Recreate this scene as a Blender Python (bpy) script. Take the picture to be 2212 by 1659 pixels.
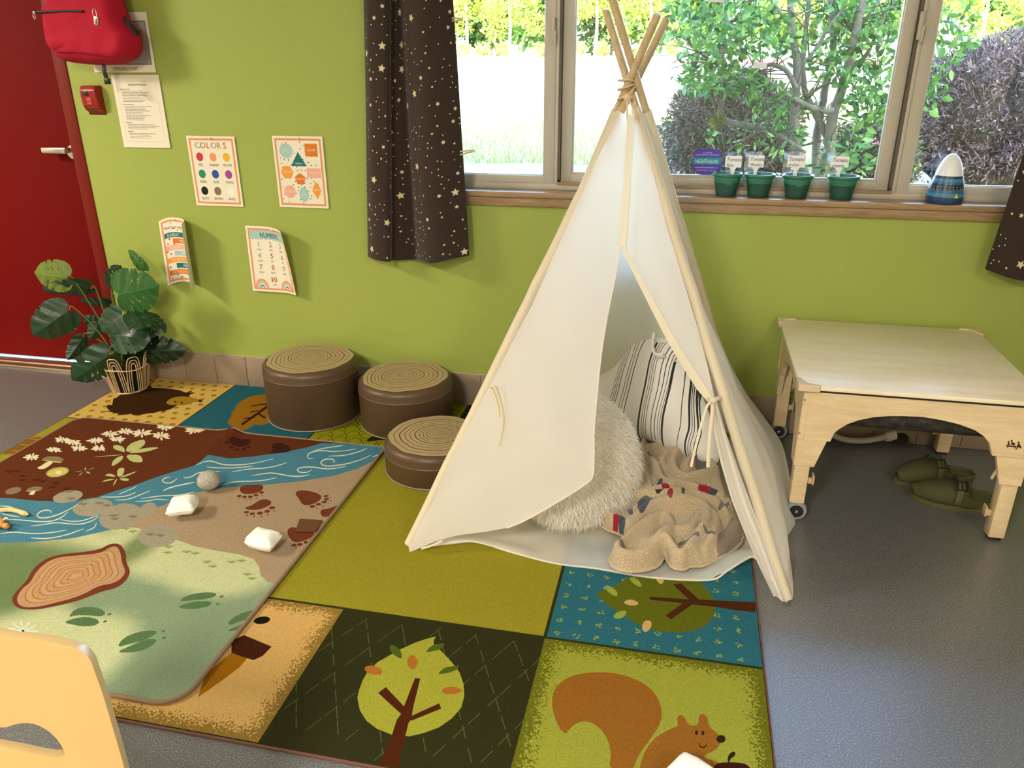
import bpy, bmesh, math, random
import numpy as np
from math import sin, cos, pi, radians as R, sqrt
from mathutils import Vector as V, Matrix, noise
from mathutils.geometry import delaunay_2d_cdt
random.seed(7); rng = np.random.default_rng(7)
D = bpy.data; sc = bpy.context.scene; COL = sc.collection
for o in list(D.objects): D.objects.remove(o)

# ------------------------------------------------------------ camera
CAMP = np.array([0., -2.97825, 1.37320]); YAW, PITCH, ROLL, FPX = -0.2160416, 0.3916518, -0.0045415, 1695.93
def _axes():
    f = np.array([sin(YAW)*cos(PITCH), cos(YAW)*cos(PITCH), -sin(PITCH)])
    r = np.cross(f, [0, 0, 1]); r /= np.linalg.norm(r); u = np.cross(r, f); c, s = cos(ROLL), sin(ROLL)
    return c*r+s*u, -s*r+c*u, f
AR, AU, AF = _axes()
cam = D.objects.new('camera', D.cameras.new('camera')); COL.objects.link(cam)
cam.data.sensor_width = 36; cam.data.lens = FPX/2212*36; cam.data.clip_start = .02; cam.data.clip_end = 400
cam.matrix_world = Matrix(((AR[0], AU[0], -AF[0], CAMP[0]), (AR[1], AU[1], -AF[1], CAMP[1]), (AR[2], AU[2], -AF[2], CAMP[2]), (0, 0, 0, 1)))
sc.camera = cam

# ------------------------------------------------------------ colour management, sky, sun, ceiling and fill lamps
vs = sc.view_settings; vs.view_transform = 'Standard'; vs.look = 'None'; vs.gamma = 1; vs.use_curve_mapping = False; vs.exposure = 1.2
wd = D.worlds.new('sky'); sc.world = wd; wd.use_nodes = True; nt = wd.node_tree; nt.nodes.clear()
so = nt.nodes.new('ShaderNodeOutputWorld'); sb = nt.nodes.new('ShaderNodeBackground'); st = nt.nodes.new('ShaderNodeTexSky')
st.sky_type = 'NISHITA'; st.sun_disc = False; st.sun_elevation = R(24); st.sun_rotation = R(180); st.air_density = 1.0; st.dust_density = 2.0
nt.links.new(st.outputs[0], sb.inputs[0]); nt.links.new(sb.outputs[0], so.inputs[0]); sb.inputs[1].default_value = 2.4
sun = D.lights.new('sun', 'SUN'); sun.energy = 14.0; sun.angle = R(.6); sun.color = (1, .95, .80)
so_ = D.objects.new('sun', sun); COL.objects.link(so_)
SD = V((sin(R(12))*cos(R(21)), cos(R(12))*cos(R(21)), -sin(R(21)))); so_.rotation_euler = SD.to_track_quat('-Z', 'Y').to_euler(); so_.location = (0, -20, 12)
LAMPS = [(-4.3, -2.2, 84, (1, .91, .75)), (-1.0, -4.4, 78, (1, .93, .82)), (1.6, -4.2, 30, (1, .92, .80))]  # left lamp throws the poster shadows; the other two are added fill
for lx, ly, le, lc in LAMPS:
    al = D.lights.new('ceiling_and_fill_lamp', 'AREA'); al.shape = 'RECTANGLE'; al.size = .55; al.size_y = .9; al.energy = le; al.color = lc
    lo = D.objects.new('ceiling_and_fill_lamp', al); COL.objects.link(lo); lo.location = (lx, ly, 2.56)

# ------------------------------------------------------------ photo rays onto real planes
def ray(p):
    return (p[0]-1106)/FPX*AR-(p[1]-829.5)/FPX*AU+AF
def onz(p, z=0.):
    d = ray(p); t = (z-CAMP[2])/d[2]; return CAMP+t*d
def ony(p, y=0.):
    d = ray(p); t = (y-CAMP[1])/d[1]; return CAMP+t*d
def onx(p, x):
    d = ray(p); t = (x-CAMP[0])/d[0]; return CAMP+t*d
def crop(ox, oy, s): return lambda *q: [(ox+a/s, oy+b/s) for a, b in q]

# ------------------------------------------------------------ colours and materials
def S(h, k=1.):
    h = h.lstrip('#'); c = [int(h[i:i+2], 16)/255 for i in (0, 2, 4)]
    return tuple(min(1, k*(x/12.92 if x <= .04045 else ((x+.055)/1.055)**2.4)) for x in c)
class N:
    def __init__(s, name):
        s.m = D.materials.new(name); s.m.use_nodes = True; s.t = s.m.node_tree; s.t.nodes.clear()
        s.o = s.n('OutputMaterial'); s.b = s.n('BsdfPrincipled'); s.l(s.b.outputs[0], s.o.inputs[0])
    def n(s, k, **kw):
        x = s.t.nodes.new('ShaderNode'+k)
        for a, b in kw.items(): setattr(x, a, b)
        return x
    def l(s, a, b): s.t.links.new(a, b)
    def tc(s, kind='Object', scale=None):
        t = s.n('TexCoord'); out = t.outputs[kind]
        if scale:
            mp = s.n('Mapping'); mp.inputs['Scale'].default_value = scale; s.l(out, mp.inputs[0]); out = mp.outputs[0]
        return out
    def noise(s, vec, scale, detail=3, rough=.6):
        x = s.n('TexNoise'); s.l(vec, x.inputs['Vector']); x.inputs['Scale'].default_value = scale; x.inputs['Detail'].default_value = detail; x.inputs['Roughness'].default_value = rough; return x.outputs['Fac']
    def ramp(s, fac, stops):
        x = s.n('ValToRGB'); s.l(fac, x.inputs[0]); e = x.color_ramp.elements
        while len(e) < len(stops): e.new(.5)
        for q, (p, c) in zip(e, stops): q.position = p; q.color = (*c[:3], 1) if not isinstance(c, (int, float)) else (c, c, c, 1)
        return x.outputs[0]
    def mix(s, fac, a, b, mode='MIX'):
        x = s.n('Mix', data_type='RGBA', blend_type=mode)
        for i, v in ((0, fac), (6, a), (7, b)):
            if hasattr(v, 'is_linked'): s.l(v, x.inputs[i])
            else: x.inputs[i].default_value = v if i == 0 else (*v[:3], 1)
        return x.outputs[2]
    def bump(s, h, st, dist=.001):
        x = s.n('Bump'); s.l(h, x.inputs['Height']); x.inputs['Strength'].default_value = st; x.inputs['Distance'].default_value = dist; s.l(x.outputs[0], s.b.inputs['Normal']); return x
    def attr(s):
        x = s.n('Attribute'); x.attribute_name = 'Col'; return x
def plain(name, c, rough=.6, metal=0, bsc=None, bst=.2, bd=.001, var=0., vsc=30, spec=.5, coat=0):
    m = N(name); tc = m.tc()
    if var: m.l(m.mix(m.noise(tc, vsc), tuple(x*(1-var) for x in c), tuple(min(1, x*(1+var)) for x in c)), m.b.inputs['Base Color'])
    else: m.b.inputs['Base Color'].default_value = (*c, 1)
    m.b.inputs['Roughness'].default_value = rough; m.b.inputs['Metallic'].default_value = metal; m.b.inputs['Specular IOR Level'].default_value = spec; m.b.inputs['Coat Weight'].default_value = coat
    if bsc: m.bump(m.noise(tc, bsc), bst, bd)
    return m.m
def attrm(name, rough=.7, bsc=None, bst=.2, bd=.001, var=.0, vsc=200, spec=.5, speck=None, fine=None, sheen=0, transl=0):
    m = N(name); tc = m.tc(); a = m.attr(); c = a.outputs['Color']
    if speck:
        nz = m.noise(tc, speck, 2, .5); th = m.n('Math', operation='GREATER_THAN'); ad = m.n('Math', operation='ADD'); ad.inputs[1].default_value = -.32
        om = m.n('Math', operation='SUBTRACT'); om.inputs[0].default_value = 1; m.l(a.outputs['Alpha'], om.inputs[1])
        mu = m.n('Math', operation='MULTIPLY'); m.l(om.outputs[0], mu.inputs[0]); mu.inputs[1].default_value = .55
        a2 = m.n('Math', operation='ADD'); m.l(mu.outputs[0], a2.inputs[0]); a2.inputs[1].default_value = -.05
        sb2 = m.n('Math', operation='SUBTRACT'); sb2.inputs[0].default_value = .8; m.l(a2.outputs[0], sb2.inputs[1])
        m.l(nz, th.inputs[0]); m.l(sb2.outputs[0], th.inputs[1])
        c = m.mix(th.outputs[0], c, m.mix(1., c, (.42, .42, .25), 'MULTIPLY'))
    if var:
        f = m.noise(tc, vsc, 4, .7); c = m.mix(1., c, m.ramp(f, [(.25, 1-var), (.75, 1+var*.0+0.0 if False else 1.0)]), 'MULTIPLY')
    m.l(c, m.b.inputs['Base Color']); m.b.inputs['Roughness'].default_value = rough; m.b.inputs['Specular IOR Level'].default_value = spec; m.b.inputs['Sheen Weight'].default_value = sheen
    if bsc: m.bump(m.noise(tc, bsc, 4, .7), bst, bd)
    if transl:
        t = m.n('BsdfTranslucent'); m.l(c, t.inputs[0]); x = m.n('MixShader'); x.inputs[0].default_value = transl
        m.l(m.b.outputs[0], x.inputs[1]); m.l(t.outputs[0], x.inputs[2]); m.l(x.outputs[0], m.o.inputs[0])
    return m.m
def wood(name, c1, c2, scale=(1, 12, 12), rough=.5, coat=.0, f=6):
    m = N(name); tc = m.tc('Object', scale); n1 = m.noise(tc, f, 6, .65); n2 = m.noise(tc, f*6, 3, .5)
    k = m.n('Math', operation='ADD'); m.l(n1, k.inputs[0]); mm = m.n('Math', operation='MULTIPLY'); m.l(n2, mm.inputs[0]); mm.inputs[1].default_value = .35; m.l(mm.outputs[0], k.inputs[1])
    m.l(m.ramp(k.outputs[0], [(.45, c1), (.85, c2)]), m.b.inputs['Base Color']); m.b.inputs['Roughness'].default_value = rough; m.b.inputs['Coat Weight'].default_value = coat; m.b.inputs['Coat Roughness'].default_value = .25
    m.bump(n2, .08, .0005); return m.m

M = {}
m = N('wall_paint'); tc = m.tc(); n1 = m.noise(tc, 120, 3, .5)
m.l(m.mix(m.noise(tc, 1.3), S('#95a14a'), S('#9ba750')), m.b.inputs['Base Color']); m.b.inputs['Roughness'].default_value = .5; m.b.inputs['Specular IOR Level'].default_value = .35; m.bump(n1, .45, .0016); M['wall'] = m.m
m = N('speckled_vinyl'); tc = m.tc(); n1 = m.noise(tc, 300, 3, .7); n2 = m.noise(tc, 110, 2, .5)
m.l(m.mix(n2, m.ramp(n1, [(.34, S('#2b2b2e')), (.46, S('#4c4c4f')), (.55, S('#747474')), (.64, S('#b5b4ac'))]), S('#565657')), m.b.inputs['Base Color']); m.b.inputs['Roughness'].default_value = .42; m.b.inputs['Specular IOR Level'].default_value = .8; m.b.inputs['Coat Weight'].default_value = .6; m.b.inputs['Coat Roughness'].default_value = .32; m.bump(n1, .15, .0005); M['floor'] = m.m
m = N('base_tile'); tc = m.tc()
m.l(m.mix(m.noise(tc, 9), S('#8d7a66'), S('#978470')), m.b.inputs['Base Color']); m.b.inputs['Roughness'].default_value = .45; M['tile'] = m.m
M['grout'] = plain('grout', S('#b3a28c'), .9)
M['white'] = plain('ceiling_white', S('#dcd8cc'), .9, bsc=200, bst=.2)
M['cream'] = plain('cream_paint', S('#cfc8ae'), .9)
M['vinylframe'] = plain('window_vinyl', S('#b9b09f'), .42)
M['vinylframe2'] = plain('window_track', S('#5b5148'), .6)
M['oak'] = wood('oak', S('#ab8c66'), S('#816545'), (1.0, 14, 14), .38, .3, 7)
M['maple'] = wood('maple', S('#e6d0aa'), S('#d6b98e'), (1.2, 9, 9), .42, .25, 5)
M['mapletop'] = wood('maple_top', S('#f6ead0'), S('#ebd9b6'), (1.0, 7, 7), .34, .1, 4)
M['dowel'] = wood('dowel', S('#cdb892'), S('#b59b74'), (14, 14, 1.2), .55, 0, 5)
M['reddoor'] = plain('red_door_paint', S('#6a0403'), .65, bsc=300, bst=.1, spec=.12)
M['redframe'] = plain('red_frame_paint', S('#701408'), .45, spec=.25)
M['steel'] = plain('brushed_steel', (.62, .58, .52), .28, 1)
M['brass'] = plain('alloy_threshold', (.62, .52, .38), .35, 1)
M['black'] = plain('black_plastic', S('#141210'), .45)
M['carpet'] = attrm('carpet_pile', 1., 300, .9, .003, .42, 230, .04, speck=200)
M['binding'] = attrm('rug_binding', .8, 500, .6, .001, .15, 300, .2)
M['paper'] = attrm('paper', .75, None, spec=.25, transl=.12)
M['fabric'] = attrm('printed_fabric', .85, 900, .35, .0006, .12, 700, .25, sheen=.2)
M['vinyl'] = attrm('smooth_vinyl', .42, 350, .12, .0006, .06, 60, .45)
M['plastic'] = attrm('plastic', .35, None, spec=.5)
M['matte'] = attrm('matte', .8, 300, .2, .0006, .12, 90, .3)
M['leaf'] = attrm('leaf', .38, 60, .15, .001, .12, 40, .5)
M['outleaf'] = attrm('outdoor_leaf', .5, None, var=.25, vsc=8, spec=.35, transl=.35)
M['bark'] = attrm('bark', .9, 40, .8, .01, .4, 25, .2)
M['fur'] = attrm('long_fur', .9, None, spec=.1, transl=.45)
def clothm(name, c, tr=.45):
    m = N(name); tc = m.tc(); m.b.inputs['Base Color'].default_value = (*c, 1); m.b.inputs['Roughness'].default_value = .8; m.b.inputs['Sheen Weight'].default_value = .2; m.b.inputs['Specular IOR Level'].default_value = .25
    bp = m.bump(m.noise(tc, 26, 4, .6), .18, .006)
    t = m.n('BsdfTranslucent'); t.inputs[0].default_value = (*c, 1); x = m.n('MixShader'); x.inputs[0].default_value = tr
    m.l(bp.outputs[0], t.inputs['Normal'])
    m.l(m.b.outputs[0], x.inputs[1]); m.l(t.outputs[0], x.inputs[2]); m.l(x.outputs[0], m.o.inputs[0]); return m.m
M['cloth'] = clothm('white_cotton', S('#f7f3ec'), .58)
M['sleeve'] = clothm('cotton_over_wood', S('#f2e8d2'), .42)
m = N('window_glass'); tr = m.n('BsdfTransparent'); gl = m.n('BsdfGlossy'); gl.inputs['Roughness'].default_value = .02; mx = m.n('MixShader'); lw = m.n('Fresnel'); lw.inputs[0].default_value = 1.45
m.l(lw.outputs[0], mx.inputs[0]); m.l(tr.outputs[0], mx.inputs[1]); m.l(gl.outputs[0], mx.inputs[2]); m.l(mx.outputs[0], m.o.inputs[0]); tr.inputs[0].default_value = (.93, .96, .97, 1); M['glass'] = m.m
m = N('clear_film'); tr = m.n('BsdfTransparent'); gl = m.n('BsdfGlossy'); gl.inputs['Roughness'].default_value = .15; mx = m.n('MixShader'); mx.inputs[0].default_value = .22; tr.inputs[0].default_value = (.86, .93, .97, 1)
m.l(tr.outputs[0], mx.inputs[1]); m.l(gl.outputs[0], mx.inputs[2]); m.l(mx.outputs[0], m.o.inputs[0]); M['film'] = m.m
m = N('lamp_diffuser'); m.b.inputs['Base Color'].default_value = (.9, .9, .85, 1); m.b.inputs['Emission Color'].default_value = (1, .86, .62, 1); m.b.inputs['Emission Strength'].default_value = 1.5; M['lampd'] = m.m
m = N('lawn'); tc = m.tc(); n1 = m.noise(tc, 3, 5, .7); n2 = m.noise(tc, 40, 3, .7)
m.l(m.mix(n2, m.ramp(n1, [(.35, S('#77805c')), (.6, S('#9b9d80'))]), S('#728352')), m.b.inputs['Base Color']); m.b.inputs['Roughness'].default_value = 1; m.b.inputs['Specular IOR Level'].default_value = .1; m.bump(n2, .6, .05); M['lawn'] = m.m
M['mulch'] = plain('bark_mulch', S('#6e665f'), 1, bsc=60, bst=1, bd=.03, var=.5, vsc=45)
M['asphalt'] = plain('asphalt', S('#b9b8b8'), .9, var=.1, vsc=8)

# ------------------------------------------------------------ mesh builder
def lin(a, b, t): return a+(b-a)*t
class MB:
    def __init__(s): s.v = []; s.f = []; s.c = []; s.M = None
    def add(s, vs, fs, col=(.8, .8, .8)):
        b = len(s.v)
        s.v += [tuple(s.M @ V(p)) if s.M else tuple(p) for p in vs]
        single = not isinstance(col, list)
        for i, f in enumerate(fs): s.f.append(tuple(b+k for k in f)); s.c.append(col if single else col[i])
        return s
    def box(s, c, d, col=(.8, .8, .8), bev=0., seg=2, rot=None):
        bm = bmesh.new(); bmesh.ops.create_cube(bm, size=1)
        for v in bm.verts: v.co = V((v.co[0]*d[0], v.co[1]*d[1], v.co[2]*d[2]))
        if bev: bmesh.ops.bevel(bm, geom=bm.edges[:], offset=min(bev, .49*min(d)), segments=seg, profile=.5, affect='EDGES')
        Rm = rot if rot is not None else Matrix.Identity(3)
        bm.verts.index_update(); vs = [tuple(Rm @ v.co+V(c)) for v in bm.verts]; fs = [[v.index for v in f.verts] for f in bm.faces]; bm.free()
        return s.add(vs, fs, col)
    def tube(s, pts, r, col=(.8, .8, .8), n=10, cap=True, sx=1.0):
        pts = [V(p) for p in pts]; k = len(pts); rs = r if hasattr(r, '__len__') else [r]*k
        T = [(pts[min(i+1, k-1)]-pts[max(i-1, 0)]).normalized() for i in range(k)]
        up = V((0, 0, 1)) if abs(T[0].z) < .9 else V((1, 0, 0)); nx = T[0].cross(up).normalized(); vs = []
        for i in range(k):
            nx = (nx-T[i]*nx.dot(T[i])).normalized(); ny = T[i].cross(nx)
            for j in range(n): a = 2*pi*j/n; vs.append(pts[i]+nx*(rs[i]*cos(a)*sx)+ny*(rs[i]*sin(a)))
        fs = [(i*n+j, i*n+(j+1) % n, (i+1)*n+(j+1) % n, (i+1)*n+j) for i in range(k-1) for j in range(n)]
        if cap: fs += [tuple(range(n))[::-1], tuple((k-1)*n+j for j in range(n))]
        return s.add(vs, fs, col)
    def lathe(s, prof, c=(0, 0, 0), col=(.8, .8, .8), n=32, cols=None, axis=None):
        vs = []; fs = []; cs = []; A = axis or Matrix.Identity(3)
        for r, z in prof:
            for j in range(n): a = 2*pi*j/n; vs.append(A @ V((r*cos(a), r*sin(a), z))+V(c))
        for i in range(len(prof)-1):
            for j in range(n): fs.append((i*n+j, i*n+(j+1) % n, (i+1)*n+(j+1) % n, (i+1)*n+j)); cs.append(cols[i] if cols else col)
        return s.add(vs, fs, cs)
    def ell(s, c, r, col=(.8, .8, .8), rot=None, n=20):
        prof = [(max(1e-5, sin(pi*i/(n//2))), -cos(pi*i/(n//2))) for i in range(n//2+1)]; A = (rot or Matrix.Identity(3)) @ Matrix.Diagonal(V(r)).to_3x3()
        return s.lathe(prof, c, col, n, axis=A)
    def grid(s, fn, nu, nv, col=(.8, .8, .8)):
        vs = [fn(i/nu, j/nv) for j in range(nv+1) for i in range(nu+1)]
        fs = [(j*(nu+1)+i, j*(nu+1)+i+1, (j+1)*(nu+1)+i+1, (j+1)*(nu+1)+i) for j in range(nv) for i in range(nu)]
        return s.add(vs, fs, [col(f_i % nu/nu, f_i//nu/nv) for f_i in range(len(fs))] if callable(col) else col)
    def prism(s, poly, fn, h0, h1, col=(.8, .8, .8)):
        n = len(poly); vs = [fn(a, b, h0) for a, b in poly]+[fn(a, b, h1) for a, b in poly]
        tri = cdt(poly, [], None)
        fs = [(i, (i+1) % n, n+(i+1) % n, n+i) for i in range(n)]
        vm = {}; out = list(vs)
        P2, F2, _ = tri
        b = len(out); out += [fn(a, c2, h0) for a, c2 in P2]; b2 = len(out); out += [fn(a, c2, h1) for a, c2 in P2]
        fs += [tuple(b+k for k in f)[::-1] for f in F2]+[tuple(b2+k for k in f) for f in F2]
        return s.add(out, fs, col)
    def build(s, name, mat, parent=None, smooth=True, ang=40, weld=True):
        if parent is not None: inv = PM[parent.name].inverted(); vs = [tuple(inv @ V(p)) for p in s.v]; loc = None
        else:
            a = np.array(s.v); loc = ((a[:, 0].min()+a[:, 0].max())/2, (a[:, 1].min()+a[:, 1].max())/2, a[:, 2].min()); vs = (a-np.array(loc)).tolist()
        me = D.meshes.new(name); me.from_pydata(vs, [], s.f)
        at = me.color_attributes.new('Col', 'FLOAT_COLOR', 'CORNER'); arr = np.ones((len(me.loops), 4), np.float32); i = 0
        for f, c in zip(s.f, s.c):
            if len(c) and isinstance(c[0], (tuple, list)):
                for q in c: arr[i, :len(q)] = q; i += 1
            else: arr[i:i+len(f), :len(c)] = c; i += len(f)
        at.data.foreach_set('color', arr.ravel())
        if weld:
            bm = bmesh.new(); bm.from_mesh(me); bmesh.ops.remove_doubles(bm, verts=bm.verts, dist=1e-5); bmesh.ops.recalc_face_normals(bm, faces=bm.faces) if weld != 2 else None; bm.to_mesh(me); bm.free()
        if smooth: me.shade_smooth(); me.set_sharp_from_angle(angle=R(ang))
        me.materials.append(M[mat] if isinstance(mat, str) else mat)
        o = D.objects.new(name, me); COL.objects.link(o)
        if parent is not None: o.parent = parent
        else: o.location = loc
        PM[o.name] = PM[parent.name].copy() if parent is not None else Matrix.Translation(V(loc))
        return o
PM = {}
def thing(name, label, cat, loc=(0, 0, 0), rz=0., group=None):
    o = D.objects.new(name, None); COL.objects.link(o); o.location = loc; o.rotation_euler = (0, 0, rz); o.empty_display_size = .05
    PM[o.name] = Matrix.Translation(V(loc)) @ Matrix.Rotation(rz, 4, 'Z')
    return tag(o, label, cat, group)
def tag(o, label=None, cat=None, group=None, kind=None):
    for k, v in (('label', label), ('category', cat), ('group', group), ('kind', kind)):
        if v: o[k] = v
    return o
def struct(name, mb, mat, parent=None, **kw):
    o = mb.build(name, mat, parent, **kw)
    if parent is None: o['kind'] = 'structure'
    return o
def plabel(o, l): o['label'] = l; return o

# planar subdivision of a drawing: layers = [(polygon, colour)], later ones on top
def ccw(p):
    a = sum(p[i-1][0]*p[i][1]-p[i][0]*p[i-1][1] for i in range(len(p)))
    return list(p) if a > 0 else list(p)[::-1]
def subd(p, g):
    out = []
    for i in range(len(p)):
        a, b = p[i], p[(i+1) % len(p)]; k = max(1, int(math.hypot(a[0]-b[0], a[1]-b[1])/g))
        out += [(a[0]+(b[0]-a[0])*j/k, a[1]+(b[1]-a[1])*j/k) for j in range(k)]
    return out
def cdt(outline, layers, grid, extra=()):
    outline = ccw(outline); layers = [(ccw(p), c) for p, c in layers]
    if grid: outline = subd(outline, grid*1.3); layers = [(subd(p, grid*1.3), c) for p, c in layers]
    pts = [V(p) for p in outline]; faces = [list(range(len(outline)))]; k = len(pts)
    for poly, _ in layers: pts += [V(p) for p in poly]; faces.append(list(range(k, k+len(poly)))); k = len(pts)
    if grid:
        a = np.array(outline); x0, y0 = a.min(0); x1, y1 = a.max(0)
        xs = np.arange(x0+grid/2, x1, grid); ys = np.arange(y0+grid/2, y1, grid)
        g = np.array([(x+(grid*.25 if j % 2 else -grid*.25), y) for j, y in enumerate(ys) for x in xs])
        ins = inside(g, a); pts += [V(p) for p in g[ins]]
    pts += [V(p) for p in extra]
    vo, _, fo, _, _, of = delaunay_2d_cdt(pts, [], faces, 1, 1e-6)
    out = []; ids = []
    for f, o in zip(fo, of):
        if 0 in o: out.append(tuple(f)); ids.append(max(o)-1)
    return [tuple(p) for p in vo], out, ids
def inside(g, poly):
    x, y = g[:, 0], g[:, 1]; c = np.zeros(len(g), bool); n = len(poly)
    for i in range(n):
        x1, y1 = poly[i]; x2, y2 = poly[(i+1) % n]
        if y1 == y2: continue
        k = ((y1 > y) != (y2 > y)) & (x < (x2-x1)*(y-y1)/(y2-y1)+x1); c ^= k
    return c
def edist(g, poly):
    g = np.asarray(g); d = np.full(len(g), 1e9); P = np.asarray(poly); n = len(P)
    for i in range(n):
        a = P[i]; b = P[(i+1) % n]; e = b-a; L = e@e+1e-12; t = np.clip(((g-a)@e)/L, 0, 1); d = np.minimum(d, np.hypot(*(g-(a+t[:, None]*e)).T))
    return d
# mapfn(u, v, h) -> point. colour may be a tuple or a function (u, v) -> colour per corner
def painted(mb, outline, layers, base, mapfn, grid=None, h=0., hfn=None, extra=()):
    P, F, I = cdt(outline, layers, grid, extra)
    H = hfn(np.array(P)) if hfn else [h]*len(P)
    cs = []
    for f, i in zip(F, I):
        c = base if i < 0 else layers[i][1]
        cs.append([tuple(c(*P[k])) for k in f] if callable(c) else c)
    mb.add([mapfn(p[0], p[1], hh) for p, hh in zip(P, H)], F, cs)
    return P, F
def smooth_poly(pts, it=2, closed=True):
    for _ in range(it):
        q = []; n = len(pts)
        rngi = range(n if closed else n-1)
        if not closed: q.append(pts[0])
        for i in rngi:
            a, b = pts[i], pts[(i+1) % n]; q.append((a[0]*.75+b[0]*.25, a[1]*.75+b[1]*.25)); q.append((a[0]*.25+b[0]*.75, a[1]*.25+b[1]*.75))
        if not closed: q.append(pts[-1])
        pts = q
    return pts
def circ(x, y, r, n=14, ry=None, rot=0., jit=0.):
    ry = ry or r; out = []
    for i in range(n):
        a = 2*pi*i/n; k = 1+jit*random.uniform(-1, 1); p, q = r*k*cos(a), ry*k*sin(a); out.append((x+p*cos(rot)-q*sin(rot), y+p*sin(rot)+q*cos(rot)))
    return out
def star(x, y, r, rot=0., k=.45, n=5):
    return [(x+(r if i % 2 == 0 else r*k)*sin(rot+pi*i/n), y+(r if i % 2 == 0 else r*k)*cos(rot+pi*i/n)) for i in range(2*n)]
def stroke(pts, w, taper=True):
    pts = smooth_poly(pts, 2, False); n = len(pts); L = []; Rr = []
    for i, p in enumerate(pts):
        a = pts[max(0, i-1)]; b = pts[min(n-1, i+1)]; dx, dy = b[0]-a[0], b[1]-a[1]; d = math.hypot(dx, dy) or 1
        k = w*(.35+.65*min(1, 4*min(i, n-1-i)/n)) if taper else w
        L.append((p[0]-dy/d*k/2, p[1]+dx/d*k/2)); Rr.append((p[0]+dy/d*k/2, p[1]-dx/d*k/2))
    return L+Rr[::-1]
def catmull(pts, n=8):
    P = [np.array(p, float) for p in pts]; P = [2*P[0]-P[1]]+P+[2*P[-1]-P[-2]]; out = []
    for i in range(1, len(P)-2):
        for k in range(n):
            t = k/n; out.append(.5*((2*P[i])+(-P[i-1]+P[i+1])*t+(2*P[i-1]-5*P[i]+4*P[i+1]-P[i+2])*t*t+(-P[i-1]+3*P[i]-3*P[i+1]+P[i+2])*t**3))
    out.append(P[-2]); return out
_tc = {}
def text2d(s, size=1., align='CENTER', shear=0., xs=1.):
    key = s
    if key not in _tc:
        cu = D.curves.new('t', 'FONT'); cu.body = s; cu.resolution_u = 2; cu.size = 1; o = D.objects.new('t', cu); COL.objects.link(o)
        dg = bpy.context.evaluated_depsgraph_get(); me = o.evaluated_get(dg).to_mesh()
        vs = [(v.co.x, v.co.y) for v in me.vertices]; fs = [tuple(p.vertices) for p in me.polygons]
        o.evaluated_get(dg).to_mesh_clear(); D.objects.remove(o); D.curves.remove(cu); _tc[key] = (vs, fs)
    vs, fs = _tc[key]; a = np.array(vs); w = a[:, 0].max()-a[:, 0].min(); x0 = a[:, 0].min()+(w/2 if align == 'CENTER' else 0)
    return [((x-x0)*size*xs+shear*y*size, y*size) for x, y in vs], fs
def text(mb, s, x, y, size, col, mapfn, h=.0004, align='CENTER', rot=0., xs=1., shear=0.):
    vs, fs = text2d(s, size, align, shear, xs); c, q = cos(rot), sin(rot)
    mb.add([mapfn(x+a*c-b*q, y+a*q+b*c, h) for a, b in vs], fs, col)
def puffy(mb, outline, mapfn, thick, base, layers=(), grid=.02, back=.5, wr=0., wsc=12, edge=.09, seed=0):
    def H(P): d = edist(P, outline); t = np.clip(d/edge, 0, 1); return thick*np.sqrt(1-(1-t)**2)
    P, F, I = cdt(outline, list(layers), grid); Pn = np.array(P); h = H(Pn)
    if wr: h = h+np.array([wr*noise.noise(V((p[0]*wsc+seed, p[1]*wsc, seed)))*min(1, hh/thick*2) for p, hh in zip(P, h)])
    cs = []
    for f, i in zip(F, I):
        c = base if i < 0 else layers[i][1]; cs.append([tuple(c(*P[k])) for k in f] if callable(c) else c)
    mb.add([mapfn(p[0], p[1], hh) for p, hh in zip(P, h)], F, cs)
    mb.add([mapfn(p[0], p[1], -hh*back) for p, hh in zip(P, H(Pn))], [f[::-1] for f in F], [base((0), (0)) if callable(base) else base]*len(F))
def plane3(o, a, b):
    """orthonormal frame: origin o, first axis towards a, second in the plane towards b"""
    o, a, b = V(o), V(a), V(b); ex = (a-o).normalized(); n = ex.cross(b-o).normalized(); ey = n.cross(ex)
    if n.dot(V(CAMP)-o) < 0: n = -n
    def mp(u, v, h=0.): return o+ex*u+ey*v+n*h
    def px(*pts):
        out = []
        for p in pts:
            d = V(ray(p)); c = V(CAMP); t = (o-c).dot(n)/d.dot(n); q = c+d*t-o; out.append((q.dot(ex), q.dot(ey)))
        return out
    return mp, px
# ============================================================ THE ROOM
ZC = 2.6; XL, XR, YB = -6.0, 2.6, -6.2
f = MB().box(((XL+XR)/2, YB/2+.05, -.05), (XR-XL+.2, -YB+.3, .1)); struct('floor', f, 'floor')
f = MB().box(((XL+XR)/2, YB/2, ZC+.05), (XR-XL+.2, -YB+.2, .1)); struct('ceiling', f, 'white')
f = MB().box((XL-.05, YB/2, 1.3), (.1, -YB+.1, 2.6)); struct('wall_left', f, 'cream')
f = MB().box((XR+.05, YB/2, 1.3), (.1, -YB+.1, 2.6)); struct('wall_right', f, 'cream')
f = MB().box(((XL+XR)/2, YB-.05, 1.3), (XR-XL+.2, .1, 2.6)); struct('wall_front', f, 'cream')
WX0, WX1, WZ0, WZ1 = -1.02, 1.72, .90, 2.2; DX0, DX1, DZ = -3.46, -2.545, 2.12
f = MB()
for x0, x1, z0, z1 in ((XL, DX0, 0, ZC), (DX0, DX1, DZ, ZC), (DX1, WX0, 0, ZC), (WX0, WX1, 0, WZ0), (WX0, WX1, WZ1, ZC), (WX1, XR, 0, ZC)):
    f.box(((x0+x1)/2, .08, (z0+z1)/2), (x1-x0, .16, z1-z0))
struct('wall_back', f, 'wall')
f = MB().box((-2, -5, 3.87), (18, 10.6, 2.44)); struct('shade_roof', f, 'cream')  # unseen roof mass, built taller so its shadow covers the near lawn
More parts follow.
